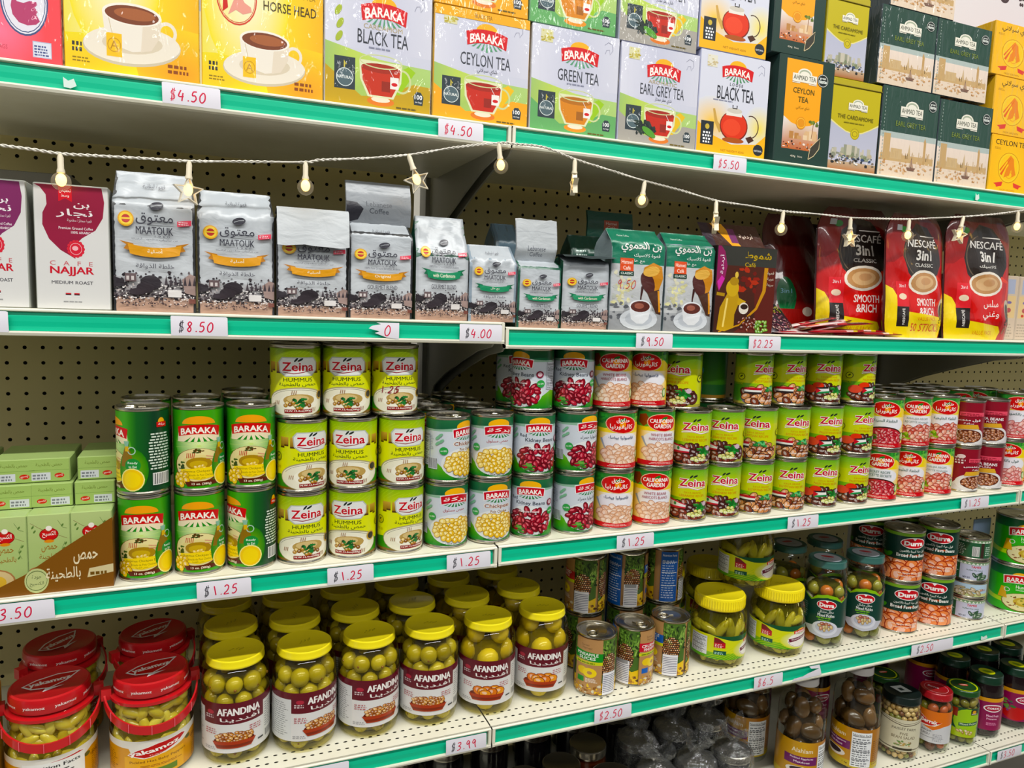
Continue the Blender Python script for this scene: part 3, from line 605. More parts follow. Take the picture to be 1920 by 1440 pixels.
def shamout():
    a = Art(12, 16, '#2c201c'); a.rect(0, 12.5, 12, 3.5, '#34342f'); a.rect(0, 0, 12, 12.5, '#3a1c14', '#4a2014')
    a.poly([(7.8, 8), (10, 12.4), (12, 12.4), (12, 0), (4, 0), (8.2, 3)], '#5a1e16'); a.line([(10, 12.4), (9.8, 8), (8.4, 4.6), (5, 1.4), (1, .1)], [.8, .7, .5, .3, .2], '#c08a1c')
    a.specks(4.4, 8, 4, 4, 16, .8, ['#8a2416', '#a8341c', '#6a1a12'], 4)
    a.poly([(0, 16), (0, 9), (.6, 7.6), (1.6, 9.8), (2, 12.4), (1.4, 15), (.6, 16)], '#8a2458'); a.poly([(.2, 9.4), (.6, 7.8), (1.6, 10), (1, 10.6)], '#c83aa0'); a.text('أردنية', .95, 12.6, 3.6, .9, '#f0e0ec', .01, rot=90)
    a.poly([(.6, .5), (1, 4.6), (2, 6.6), (2.6, 7.8), (4.4, 7.6), (4.9, 6), (4, 3.4), (4, .9), (2.2, .2)], '#b8922c'); a.ell(3.3, 8.3, 1.3, 1.6, '#c8a43c'); a.ell(3.6, 9.6, .9, .8, '#a8842a'); a.ell(4, 10.8, .35, .6, '#d8b858'); a.poly([(4.6, 6.6), (6.2, 5.9), (5.4, 4.8), (4.4, 5.4)], '#c29c34'); a.line([(.2, 7.2), (1.8, 7)], .6, '#a8842a'); a.line([(1.8, 1), (2.4, 6.4)], .35, '#e8cf7a')
    a.ell(5.8, 4.6, 1, 1.1, '#e0d8cc'); a.ell(5.9, 4.9, .75, .5, '#2a1a14'); a.text('شموط', 8.2, 14.4, 5.4, 1.7, '#b89a24', .02); a.text('Café', 6.6, 12.8, 2.2, .8, '#b89a24', .01)
    a.blobs(7, 1.7, 2.2, 1.2, 18, .42, .28, ['#5a2418', '#7a3420'], '#240e0a', 5); a.blobs(9.5, 1.2, 1.4, 1.1, 14, .4, .25, ['#6a9a3a', '#8ab04c'], '#33501c', 6)
    for i, t in enumerate(('قهوة', 'عربية', 'سريعة')): a.text(t, 10.9, 11.4 - i * 1.1, 1.4, .7, '#cfc0b0', .005)
    return a
def nescafe(arb, v50):
    a = Art(14, 20, '#b3201c'); a.rect(0, 12, 14, 8, '#9c1c18', '#5c1512'); a.glow(7, 8, 8, 6, '#d02a1c', '#b3201c'); a.rect(0, 18.9, 14, 1.1, '#4c1412')
    a.poly([(3, 13), (4, 16.4), (6.6, 18.6), (9.6, 18), (12, 15), (12.6, 12), (11, 9.6), (5.4, 9), (3.8, 10.4)], '#2a211c'); a.ring(7.4, 13.2, 4, .18, '#6a5a48', 3.8, a0=110, a1=230)
    a.text('NESCAFÉ', 7.8, 15.4, 7, 1.5, '#e6e2dc', .012); a.rect(7, 16.4, 4, .16, '#e6e2dc'); a.text('3in1', 8, 13.4, 3.4, 1.7, '#eeeae4', .03); a.text('كلاسيك' if arb else 'CLASSIC', 8, 11.8, 4.2, .6, '#e0dcd4', .012)
    a.poly([(3.6, 9.6), (4, 6.2), (5.2, 2.4), (10.4, 2.4), (11, 6), (11.6, 9.6)], '#cf2a1e'); a.line([(11, 10), (13, 9.4), (12.4, 6.4), (10.8, 5.4)], [.8, .7, .6, .5], '#e0432c')
    a.ell(7.6, 9, 3.7, 2, '#e9e0d2', 5); a.ell(7.6, 9, 3.2, 1.6, '#b98a5c', 5); a.ell(7.7, 9, 2.3, 1.1, '#d2ac80', 5); a.ell(8.1, 9.2, 1.2, .6, '#c2946a', 5)
    if arb: a.text('سلس', 8.4, 5.7, 3.2, 1.5, '#f2e6e0', .01); a.text('وغني', 8.4, 3.9, 3.6, 1.5, '#f2e6e0', .01)
    else: a.text('SMOOTH', 8.2, 5.8, 5, 1.2, '#f4eae4', .02); a.text('&RICH', 8.2, 4.3, 4, 1.3, '#f4eae4', .02)
    y = 3.4 if v50 else 2.2; a.poly([(0, 0), (13 if v50 else 11, 0), (13.4 if v50 else 11.4, y - .9), (12.6 if v50 else 10.6, y), (4, y + .8), (2, y + 2.6), (1, y + 4.4), (0, y + 5)], '#f0d51c')
    if v50: a.text('VALUE PACK', 8.2, 3.1, 4.6, .6, '#d8801c', .01); a.text('50 STICKS', 8.2, 1.7, 7, 1.3, '#cf4a1c', .01)
    else: a.text('VALUE PACK', 7, 1.1, 4.6, .7, '#d8901c', .01)
    a.rect(1.6, 1.8, 2.4, 7.2, '#d8343a'); a.ell(2.8, 6.6, .8, .5, '#e8d2b8'); a.rect(1.6, 1.8, 2.4, 3.2, '#241c1a'); a.text('NESCAFÉ', 2.8, 3.4, 2.6, .6, '#e8e4de', .02, rot=90); a.text('3in1', 2.8, 8.3, 1.2, .5, '#f4eeee')
    a.ell(12.6, 4.8, 1, 1.8, '#c9bca4'); a.ell(12.6, 4.4, .8, 1.5, '#3e3222'); a.specks(11.8, 1, 1.6, 3.6, 40, .18, ['#5a4a30', '#2c2418', '#8a7a5a'], 3)
    a.ell(3.4, 17.4, .7, .5, '#3c9a34'); a.rect(1.8, 17.2, 1.2, .9, '#c9cdd4')
    return a
def beigebox():
    a = Art(5, 13, '#cdbba8'); a.rect(1, 9.4, 3, 3, '#aab0c4'); a.rect(.4, 4.4, 4.2, 4.6, '#dcc090'); a.ell(2.5, 6, .8, .5, '#b05a5a'); a.ell(2.5, 7.6, .8, .3, '#7a6a9a'); a.ell(2, 4.9, .5, .3, '#c04a3a')
    a.line([(.2, 0), (.2, 13)], .08, '#a8988a'); a.lines(.5, .5, 4, 3, 5, '#a89888', .4); return a
def hand_text(a, t, x, y, h, c, w=.1, slant=0, black=True):
    """handwritten digits in pen strokes"""
    G = {'0': [[(.5, 1), (.1, .6), (.15, .15), (.5, .0), (.85, .3), (.8, .8), (.5, 1)]], '1': [[(.3, 1), (.7, 0)]], '2': [[(.1, .8), (.4, 1), (.75, .8), (.6, .4), (.1, .02), (.9, .05)]],
         '3': [[(.1, .9), (.6, 1), (.7, .7), (.3, .52), (.75, .35), (.6, .05), (.1, -.05)]], '4': [[(.3, 1), (.05, .4), (.8, .4)], [(.65, .75), (.6, -.05)]],
         '5': [[(.8, 1), (.3, .95), (.2, .6), (.6, .6), (.8, .3), (.5, .02), (.1, .05)]], '6': [[(.7, 1), (.25, .5), (.2, .15), (.5, 0), (.75, .2), (.6, .45), (.3, .35)]],
         '8': [[(.75, .85), (.4, 1), (.2, .75), (.7, .3), (.5, 0), (.2, .2), (.45, .5), (.75, .85)]], '9': [[(.75, .8), (.4, 1), (.15, .7), (.4, .5), (.75, .8), (.7, .4), (.95, -.1)]],
         '.': [[(.2, .08), (.35, 0)]], '$': [[(.8, .9), (.3, .9), (.2, .6), (.7, .45), (.7, .1), (.15, .05)], [(.35, 1.1), (.3, -.15)], [(.6, 1.15), (.52, -.1)]], ' ': []}
    cx = x
    for i, ch in enumerate(t):
        for st in G[ch]:
            P = [(cx + (u * .62 + v * math.tan(math.radians(slant))) * h, y + v * h) for u, v in st]; Q = []
            for j in range(len(P) - 1):     # smooth the stroke
                p0, p1, p2, p3 = P[max(j - 1, 0)], P[j], P[j + 1], P[min(j + 2, len(P) - 1)]
                for k in range(4 if len(P) > 2 else 1):
                    s = k / 4; Q.append(tuple(.5 * (2 * p1[d] + (p2[d] - p0[d]) * s + (2 * p0[d] - 5 * p1[d] + 4 * p2[d] - p3[d]) * s * s + (3 * p1[d] - p0[d] - 3 * p2[d] + p3[d]) * s ** 3) for d in (0, 1)))
            Q.append(P[-1]); a.line(Q, w * (.6 if ch == '$' else 1), c if not (ch == '$' and black) else '#23222c')
        cx += h * (.38 if ch in '. ' else .78)
    return a
# --- cans
def hummus_tall():      # wrap 21.4 x 11
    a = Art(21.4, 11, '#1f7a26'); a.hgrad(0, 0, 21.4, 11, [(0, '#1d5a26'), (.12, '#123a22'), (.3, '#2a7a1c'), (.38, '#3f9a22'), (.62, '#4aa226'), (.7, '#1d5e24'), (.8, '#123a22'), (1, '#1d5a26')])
    x = 10.7
    a.glow(x, 6.2, 3.6, 2.6, '#e6f2b8', '#4aa226')
    for i in range(16): q = 2 * PI * i / 16 + .1; a.line([(x, 6), (x + 3.6 * math.cos(q), 6 + 2.4 * math.sin(q))], [.05, .02], '#cfe88a')
    a.ell(x, 9.1, 2.3, 1.1, '#eda21c', a0=0, a1=180); a.poly([(x - 3, 7.9), (x - 3.1, 6.6), (x + 3.1, 6.6), (x + 3, 7.9), (x, 8.25)], '#f0e2c0'); a.banner('BARAKA', x, 8.35, 6.2, 1.35, '#c81e20', '#fbf4e6', .03, .28)
    for i in (-2, -1, 0, 1, 2): a.poly([(x + i * .5, 7.3), (x + i * .9 - .25, 6.6), (x + i * .9 + .25, 6.6)], '#2c8a2a')
    a.ell(x - .1, 3.2, 3.5, 2.5, '#6a3a12', n=28); a.ell(x - .1, 3.3, 3.35, 2.35, '#e9dba0', n=28); a.ell(x - .1, 3.2, 2.5, 1.6, '#e4d490'); a.ell(x, 3.5, 1.8, .9, '#a88426'); a.ell(x - .1, 3.4, 1.2, .55, '#c8a83c')
    for i in range(5): a.line([(x - 1.7 + i * .25, 4.3), (x - 1.6 + i * .25, 5)], .1, '#b8382a')
    a.specks(x - .7, 5, 1.2, .5, 10, .25, ['#3a4a1c', '#5a3a14'], 5); a.specks(x - 3.1, 2.7, 1, 1, 10, .3, ['#3c5c1c', '#2c4416'], 3); a.line([(x + .9, 4.6), (x + 2.6, 4.2)], .12, '#d89a7a'); a.line([(x + .9, 4.2), (x + 2.8, 3.9)], .12, '#c98a6a'); a.blobs(x, 3, .8, .35, 5, .3, .22, ['#e8c860'], '#b08a2c', 4)
    a.poly([(x - 2.6, 2.7), (x, 2.9), (x + 2.7, 3), (x + 2.7, 1.6), (x, 1.2), (x - 2.6, 1.6)], '#f2d416'); a.text('Hummus Chickpea Dip', x, 2.4, 4.4, .42, '#55501a', .0); a.text('Tartinade de Pois Chiches', x, 1.9, 3.6, .3, '#7a7020'); a.text('حمص بالطحينة', x, 1.5, 1.6, .3, '#55501a')
    a.blobs(x - 2.6, 1.4, .9, 1, 9, .45, .4, ['#e8c23c', '#f0cf4c'], '#a87c1c', 2); a.poly([(x - 2, .95), (x + 2.4, 1.1), (x + 2.6, .5), (x - 1.6, .3)], '#5a2410'); a.text('13 oz. (380g)', x + .3, .6, 2.6, .4, '#f4ead0', .02)
    x = 14.4    # the side with the oil carafe and the lemon
    a.glow(x, 3, 2, 3, '#7ab02c', '#2a7a1c'); a.poly([(x - 1.2, 7), (x - .4, 7), (x - .6, 6.2), (x - 1, 6.2)], '#8ab8a0'); a.poly([(x - 1, 6.3), (x - .5, 6.3), (x, 4.8), (x + .1, 3.5), (x - 1.7, 3.5), (x - 1.5, 4.8)], '#8a6a14'); a.ring(x - .1, 5.7, .55, .14, '#a8c8b4'); a.rect(x - 1, 5.6, .5, .7, '#d8b01c')
    a.ell(x, 3.7, 1.05, .95, '#2c8a3c'); a.text('Ready', x, 4, 1.3, .4, '#eef8e8', .01); a.text('to Eat', x, 3.5, 1.1, .35, '#eef8e8', .01); a.ell(x - .1, 1.7, 1.6, 1.6, '#f6ea9a'); a.ell(x - .1, 1.7, 1.45, 1.45, '#f0c90c'); a.ell(x - .1, 1.7, 1.1, 1.1, '#f4d61c')
    x = 17.6; a.ell(x + .6, 9.5, .5, .6, '#f0b01c'); a.rect(x - .1, 8.8, 1.5, .7, '#c81e20'); a.text('بركة', x + .65, 9.15, 1, .4, '#ffffff', .01); a.lines(x - 1.2, 3, 3.2, 5.2, 13, '#d8e4d4', .5, 3, 'c'); a.bars(x - .6, .9, 2.4, 1.5)
    return a
def hummus_yellow(hand=False):
    a = Art(22, 10.2, '#dbe01c'); a.rect(0, 6.4, 22, 3.8, '#dde02a', '#8fb62c')
    for i in range(26): q = i * .85; a.line([(q, 8.2 + .4 * math.sin(i)), (q + .9, 9.2), (q + 2, 9.8 + .3 * math.cos(i))], .07, '#b4d048'); a.k -= 1
    a.k += 1; a.poly([(0, 0), (22, 0), (22, 1.4), (16, 2.3), (11, 1.2), (6, 2.3), (0, 1.2)], '#3c8a24'); a.rect(0, 0, 22, .35, '#7a5c1c')
    x = 11
    for i, s in ((-1, 1), (1, 1)):
        for j, (dx, hh) in enumerate(((2.9, 1.5), (3.9, 1.2), (4.6, 1.5))): a.rect(x + i * dx - .36, 7.9 - hh + .2, .75, hh, '#8a6a1c', '#c9a24a'); a.rect(x + i * dx - .36, 7.9 - hh, .75, .25, '#4a2c10')
    a.poly([(x - 2.3, 8.9), (x + 2.3, 8.9), (x + 2.9, 8.2), (x + 2.9, 6.9), (x + 2, 6), (x - 1.8, 5.9), (x - 2.7, 6.6), (x - 2.9, 8.2)], '#b8bdb6'); a.poly([(x - 2.2, 8.75), (x + 2.2, 8.75), (x + 2.75, 8.1), (x + 2.75, 6.9), (x + 1.9, 6.15), (x - 1.7, 6.05), (x - 2.55, 6.7), (x - 2.7, 8.1)], '#e2e3df')
    a.text('Zeina', x, 7.45, 4.9, 1.5, '#f4ecec', .05); a.text('Zeina', x, 7.45, 4.6, 1.35, '#bf1a2c', .02); a.line([(x - 2.2, 6.6), (x - .6, 6.4), (x + .8, 6.6), (x + 2.3, 7)], [.08, .14, .12, .05], '#8a2430'); a.ell(x - .3, 8.5, .4, .14, '#1f2a24', 50); a.ell(x + .3, 8.5, .45, .15, '#1f2a24', 30)
    a.text('HUMMUS', x, 5.45, 4.2, .6, '#34401a', .006); a.text('حمص بالطحينة', x, 4.7, 5.6, .7, '#4a5420', .006)
    a.ell(x, 2, 4.8, 2.3, '#a8a07a', n=30); a.ell(x, 1.95, 4.65, 2.15, '#ece8d2', n=30); a.ell(x + .3, 1.95, 3, 1.35, '#f4f0de'); a.ring(x, 2, 4.3, .06, '#6a6a58', 1.95, a0=20, a1=160)
    a.ell(x + .2, 2.3, 2.3, .95, '#b89a5c'); a.ell(x, 2.5, 1.6, .6, '#d2ba84'); a.blobs(x, 1.6, 1.9, .45, 12, .3, .26, ['#e2c47a', '#b98a3c', '#8a5a24'], '#6a4418', 4); a.specks(x - .6, 1.3, 1.6, 1.2, 26, .3, ['#1e5c2a', '#2c7a38', '#174a20'], 6)
    for dx, yy in ((-3.4, 1.6), (2, .5), (-.9, 3.2)):
        for i in range(3): a.line([(x + dx + i * .28, yy), (x + dx + .1 + i * .28, yy + .6)], .09, '#9a6a4a')
    a.rect(x - 1.9, .35, 4, .55, '#8a2020'); a.text('N.W.13.4oz(380g)', x + .1, .62, 3.7, .35, '#f0e8dc', .03); a.ell(x + 3.7, 3, .75, .75, '#c9a24a'); a.ell(x + 3.7, 3, .55, .55, '#2a241c')
    for i in (-1, 1): a.ring(x + i * 5.4, 5, .7, .1, '#4a4a1c'); a.ell(x + i * 5.4, 5, .42, .42, '#c8b828'); a.ell(x + i * 5.4, 5.1, .25, .12, '#2a3a14', 40)
    a.text('choice', x - 6.2, 3.5, 2.6, .6, '#b8a818'); a.facts(x + 6.6, 1.2, 2.6, 5.6); a.bars(x - 9.6, 2, 2, 2.6)
    if hand: hand_text(a, '1.25', x - 3.2, 3.1, 1.1, '#8a1a2c', .14, 20)
    return a
def barakacan(kind, ar, hand=False):
    W = 22; a = Art(W, 10.6, '#ccd2da'); a.rect(0, 8.9, W, 1.7, '#1c5a3a', '#2a6a40'); a.poly([(0, 9.2), (3, 8.7), (8, 9.1), (11, 9.3), (14, 9), (19, 8.7), (W, 9.2), (W, 8.6), (0, 8.6)], '#8fb49c')
    x = 11
    a.poly([(0, 0), (W, 0), (W, 2.6), (17, 3.4), (14, 1.6), (8, 1.2), (5.6, 3.4), (0, 2.6)], ['#1f7a2c', '#1f7a2c', '#5aa82c', '#7ab83c', '#4a9a2c', '#4a9a2c', '#7ab83c', '#5aa82c'])
    a.ell(x, 2.9, 4.3, 2.8, '#dfe2e2', n=30); a.ell(x, 9.4, 1.9, 1, '#eeb21c')
    for i in range(-4, 5): a.poly([(x + i * .3, 7.8), (x + i * .62 - .2, 7 + .03 * i * i), (x + i * .62 + .2, 7 + .03 * i * i)], '#2f7a40')
    a.banner('بركة' if ar else 'BARAKA', x, 8.5, 5, 1.35, '#c01e30', '#fbf4ee', .03 if not ar else .01, .25, '#e8e8e8')
    if kind == 'chick':
        cols, ed, hi, t, tc = ['#ecca62', '#e4b94a', '#f0d884'], '#b0842a', '#f8ecb8', 'Chickpeas', '#7a3a34'
        if ar: a.text('حمص مسلوق', x - .2, 6.4, 3.8, .7, '#a84a50', .01)
        else: a.text(t, x, 6.3, 4.9, 1.05, '#f0e4d4', .05); a.text(t, x, 6.3, 4.6, .9, tc, .015); a.text('Pois Chiches', x + .2, 5.4, 3, .5, '#8a5a20', .015)
        a.blobs(x, 2.9, 3.6, 2, 52, .5, .45, cols, ed, 7, hi)
    else:
        cols, ed, hi = ['#8a1626', '#a01c2c', '#b0283a', '#74101e'], '#4a0a14', '#d46a74'
        if ar: a.text('فاصوليا حمراء', x, 6.3, 4, .8, '#3a3a44', .006)
        else: a.text('Red', x - 2.9, 7.0, 1.3, .65, '#26303e', .01); a.text('Kidney Beans', x + .1, 6.1, 5.2, .9, '#26303e', .012)
        a.blobs(x, 2.8, 3.7, 2.1, 38, .72, .42, cols, ed, 9, hi); a.specks(x - 2.6, .6, 1.7, 1.3, 22, .35, ['#4c8a3c', '#6aa84c', '#33702c'], 5)
        if not ar: a.text('Haricots rouges', x - .1, 4.6, 3.4, .5, '#fbeeee', .02)
    a.text('Net Wt/Poids Net 14.1oz (400g)' if not ar else 'الوزن الصافي 400 غرام', x, .35, 4.6, .32, '#2a2c34', .01)
    a.ell(x - 3.9 if kind == 'chick' or ar else x + 3.9, 5.2 if kind == 'chick' else 4.6, .7, .7, '#3c9a4c'); a.text('non GMO', x - 3.9 if kind == 'chick' or ar else x + 3.9, 5.2 if kind == 'chick' else 4.6, 1, .3, '#f0f8f0', .01)
    if kind != 'chick': a.ell(x + 3.7, 6.3, .65, .65, '#7a1c34'); a.ell(x + 3.7, 6.3, .4, .4, '#cfb0b8')
    for q in ((-4.9, 7.5), (-4.3, 6.9), (-4.9, 6.5), (-4.5, 7.9)): a.ell(x + q[0], q[1], .5, .24, '#7ab08c', 40)
    a.facts(x + 5, 3.6, 2, 5, '#c9ccd4'); a.facts(x - 8.4, 2.4, 2, 6, '#c3cbd6'); a.bars(x - 6.6, 2, 1.6, 1.8, 3, '#d4d8de'); a.lines(x - 6.8, 5.4, 1.2, 2.6, 9, '#8a90a0', .4)
    return a
def califlogo(a, x, y, w, ar):
    a.ell(x, y, w * .53, w * .32, '#e8c0a0', -4); a.ell(x, y, w * .5, w * .295, '#cc2424', -4); a.ell(x + w * .03, y - w * .0, w * .1, w * .1, '#f0981c'); a.ell(x + w * .04, y + w * .16, w * .11, w * .045, '#2c7a2c', 25)
    if ar: a.text('حدائق', x + w * .04, y + w * .13, w * .42, w * .2, '#fbf4ee', .02); a.text('كاليفورنيا', x, y - w * .09, w * .74, w * .2, '#fbf4ee', .02)
    else: a.text('CALIFORNIA', x, y + w * .06, w * .86, w * .14, '#fbf4ee', .035); a.text('GARDEN', x, y - w * .12, w * .6, w * .15, '#fbf4ee', .035)
def califcan(kind, ar):
    W = 22; a = Art(W, 10.6, '#f4d21c'); a.hgrad(0, 0, W, 7, [(0, '#f0c818'), (.3, '#f6cc18'), (.42, '#f4eedc'), (.58, '#f4eedc'), (.72, '#f6cc18'), (1, '#f0c818')])
    a.rect(0, 7.6, W, 3, '#5aa03c', '#2c7a34'); a.poly([(0, 9), (4, 8), (7, 7.4), (9, 7.8), (13, 9.8), (16, 8), (W, 9), (W, 6.8), (0, 6.8)], '#f2d424' if kind != 'x' else '#eeeeee')
    x = 11; a.ell(x + .2, 5.2, 3.8, 1.7, '#eceaf0'); a.poly([(x - 4.6, 9.9), (x - 3.2, 10.2), (x - 2.2, 8.8), (x - 3.6, 7.6), (x - 4.8, 8.4)], '#8a3a1c') if not ar else a.specks(x - 4.6, 8.6, 2.6, 1.6, 18, .6, ['#2c7a34', '#3c9a3c', '#1f6a2c'], 5)
    a.specks(x + 1.6, 9, 2.6, 1.4, 12, .6, ['#3c9a3c', '#2c7a34', '#6ab84c'], 8)
    califlogo(a, x, 8.5, 5.6, ar)
    if kind == 'white':
        t = ('WHITE BEANS', 'HARICOTS BLANCS', '#a8505c'); art = 'فاصوليا بيضاء'; a.line([(x - 3.8, 5.6), (x - 3, 4), (x - 1.6, 2.6)], [.5, .25, .5], '#9aa4b4'); a.blobs(x + .3, 2.4, 3.7, 1.6, 32, .78, .52, ['#eecbb0', '#e4b898', '#f2d8c4'], '#c08a6a', 3)
    elif kind == 'secret':
        t = ('SECRET RECIPE', 'RECETTE SECRETE', '#5a7a72'); art = 'الخلطة السرية'; a.ell(x - .1, 2.2, 4.2, 2.4, '#3a1c14', n=28); a.ell(x - .1, 2.1, 4, 2.2, '#c4343c', n=28); a.blobs(x, 2.1, 3.6, 1.7, 40, .66, .34, ['#cf4a50', '#d86468', '#b82c38'], '#8a1a24', 4); a.specks(x - 3.2, 1.6, 1.8, 1, 14, .3, ['#6a8a3c', '#3c6a24'], 3)
    elif kind == 'khal':
        t = ('KHALIJIA RECIPE', 'RECETTE KHALIJIA', '#8a9a94'); art = 'الخلطة الخليجية'; a.blobs(x, 2.5, 4.4, 1.9, 38, .75, .52, ['#d87a6a', '#e29a84', '#c85a4c', '#ecb49c'], '#8a2a24', 6); a.specks(x - 3.4, 1.4, 2, 1.2, 16, .42, ['#8ab03c', '#6a9a2c', '#a8c84c'], 3)
    else:
        t = ('FAVA BEANS', 'WITH CUMIN', '#5a6a72'); art = 'فول بالكمون'; a.blobs(x, 2.3, 4.2, 1.7, 30, .85, .5, ['#e09a94', '#d88480', '#eab4aa'], '#a04a48', 6)
    if ar: a.text(art, x, 5.9, 4.6, .8, '#3a4a6a' if kind == 'white' else '#4a6a64', .01)
    else: a.text(t[0], x, 6.1, 4.2, .55, t[2], .006); a.text(t[1], x, 5.3, 4.8, .55, t[2], .006)
    a.poly([(x - 4.6, 0), (x + 4.6, 0), (x + 4.6, 1), (x, .8), (x - 4.6, 1)], '#c8202c'); a.lines(x - 2.4, .25, 4.8, .45, 2, '#f0c0b8', .5, al='c')
    a.ell(x + 3.9, 2.5, .55, .9, '#3c8a3c'); a.ell(x + 3.9, 2.5, .38, .7, '#d8e0b0'); a.facts(x - 7.6, 1, 2.2, 6.4); a.rect(0, 0, W, .12, '#c8202c'); return a
def favacan(kind):
    W = 20.6; a = Art(W, 10.2, '#a2c63a'); a.rect(0, 4, W, 4, '#c9cf2c', '#c2cc38'); a.rect(0, 7.6, W, 2.6, '#b4cc3c', '#6aa838'); a.hgrad(0, 0, W, 4.4, [(0, '#8fb02c'), (.22, '#4a9430'), (.36, '#7ab02c'), (.5, '#c9cf2c'), (.7, '#c9cf2c'), (1, '#8fb02c')])
    for i in range(24): q = i * .85; a.line([(q, 8.6 + .4 * math.sin(i)), (q + .9, 9.3), (q + 1.8, 9.5 + .3 * math.cos(i))], .07, '#8abc4c'); a.k -= 1
    a.k += 1; x = 10.3; a.rect(0, 0, W, .5, '#a8a04a')
    a.text('Zeina', x, 7.5, 5.2, 1.75, '#f6eef2', .07); a.text('Zeina', x, 7.5, 4.9, 1.55, '#c01a34', .02); a.line([(x - 2.6, 6.3), (x - .8, 6.6), (x + .8, 6.2), (x + 2.6, 6.5)], [.2, .34, .3, .12], '#f4ecf0'); a.line([(x - 2.4, 6.3), (x - .8, 6.5), (x + .8, 6.1), (x + 2.4, 6.4)], .07, '#a04a68'); a.ell(x - .4, 8.8, .4, .16, '#1f2a24', 50); a.ell(x + .3, 8.9, .45, .18, '#1f2a24', 30)
    a.text('FAVA BEANS', x, 5.5, 3, .4, '#c88a20', .01); a.text({'l': 'LEBANESE RECIPE', 'e': 'EGYPTIAN RECIPE', 'p': 'PALESTINIAN RECIPE'}[kind], x, 4.85, 4.6, .5, '#c88a20', .02)
    px = x - 4.1
    a.ell(px + 1.8, 1.4, 2.4, 1.6, '#6a6478' if kind == 'e' else '#3a2018'); a.blobs(x - .3, 1.9, 4.2, 1.7, 34, .8, .55, {'e': ['#c98a5a', '#b87850', '#d89a6a', '#7a3a24'], 'l': ['#5a2a24', '#7a3428', '#8a4a34', '#4a1e1c'], 'p': ['#5a2a20', '#3c1c18', '#8a4a34']}[kind], '#2a120e', 3 if kind == 'e' else 5)
    if kind == 'e': a.rect(px + .1, 3, 3, .5, '#b82430'); a.rect(px + .1, 2.55, 3, .45, '#ecebe8'); a.rect(px + .1, 2.2, 3, .4, '#2a2020'); a.specks(x - .2, 2.8, 2, .9, 16, .4, ['#3c9a4c', '#6ac07a', '#2c7a3c'], 3)
    elif kind == 'l': a.poly([(px - .6, 4), (px + 1, 3.7), (px + 3, 3.1), (px + 3, 2.2), (px - .4, 2)], '#c02a3c'); a.poly([(px - .5, 3.6), (px + 1, 3.4), (px + 3, 2.9), (px + 3, 2.5), (px - .4, 2.5)], '#e4e2e6'); a.ell(px + 1.1, 3, .25, .35, '#2c8a4c')
    else: a.ell(px + .6, 2.7, 1.3, .9, '#d8503c'); a.ell(px + 2.2, 3.6, 1, .7, '#d8402c'); a.poly([(px + 1.8, 3.1), (px + 4, 3.4), (px + 4.2, 2.2), (px + 2, 1.8)], '#ecebe8'); a.poly([(px + 1.9, 2.1), (px + 4.2, 2.5), (px + 4.2, 2.1), (px + 2, 1.7)], '#2c8a4c'); a.poly([(px + 1.8, 3.1), (px + 4, 3.4), (px + 4, 3), (px + 1.8, 2.8)], '#1c1c1c'); a.poly([(px + 1.8, 3.1), (px + 2.8, 2.5), (px + 1.9, 1.8)], '#c02030')
    if kind != 'e': a.specks(x + .4, 1.7, 2.2, 1.5, 26, .4, ['#2c8a34', '#3ca044', '#1f6a28'], 8); a.blobs(x + .8, 1.2, 1.3, .6, 8, .36, .34, ['#e0cf7a', '#d8e08a'], '#8a8a3c', 9); a.ell(x + 2.4, 3.2, .5, .5, '#cfb8c4')
    a.text('N.W.14oz(400g)', x + .6, .75, 4, .4, '#f6ece6', .03)
    for s in (-1, 1): a.ell(x + s * 4.7, 5.7, .72, .72, '#2c2c1c'); a.ell(x + s * 4.7, 5.7, .6, .6, '#c9cf2c'); a.ell(x + s * 4.7, 5.8, .34, .16, '#3a4a14', 40)
    a.text('choice', x - 5.4, 4.3, 2.2, .6, '#b8bc30'); a.facts(x + 6, 1, 2.4, 6, '#d8dcc0'); a.text('حمص', x - 8, 6, 2, 1, '#8a2430'); return a
def maroonfava(ar, side=0):
    W = 20.4; a = Art(W, 10.2, '#8a1e2c'); a.rect(0, 0, W, 1.6, '#d8d4d4', '#cfcaca'); x = 10.2
    a.ell(x, 2, 3.9, 2.2, '#e2dedd', n=28); a.poly([(x - 4.6, 1.4), (x - 4, 1.2), (x - 2.4, 3.6), (x - 2.8, 3.4)], '#e2dedd'); a.ell(x + .2, 2, 3.1, 1.6, '#5a2a1c', n=24); a.blobs(x + .2, 2, 2.7, 1.3, 36, .42, .32, ['#b0704c', '#9a5a3c', '#c48a60'], '#4a2014', 5)
    a.poly([(x - 2, 4.6), (x + 2, 4.9), (x + 2.4, 3.9), (x - 2.3, 3.6)], '#d8a848'); a.text('فول مدمس' if ar else 'FAVA BEANS', x, 5.9, 5, .7, '#f6eeee', .035); a.text('سادة' if ar else 'PLAIN', x + .2, 5.15, 1.9, .45, '#f0dcdc', .03)
    a.rect(x - 1.6, 6.9, 5, 1, '#e0566a'); a.lines(x - 1.4, 7, 4.6, .75, 2, '#8a1e2c', .5); a.lines(x - 4.2, 6.6, 2.2, 1.9, 3, '#f0e0e0', .6); a.ell(x - 3.1, 8.4, .8, .5, '#e8d0d0'); a.text('ghina' if not ar else 'غنى', x - 3.2, 7.6, 1.6, .6, '#8a1e2c', .01)
    a.rect(x - 8.6, 1.9, 3.6, 5.4, '#c99aa0'); a.lines(x - 8.4, 2, 3.2, 5.1, 12, '#8a4a54', .45); a.bars(x - 8.2, .5, 1.4, .8); return a
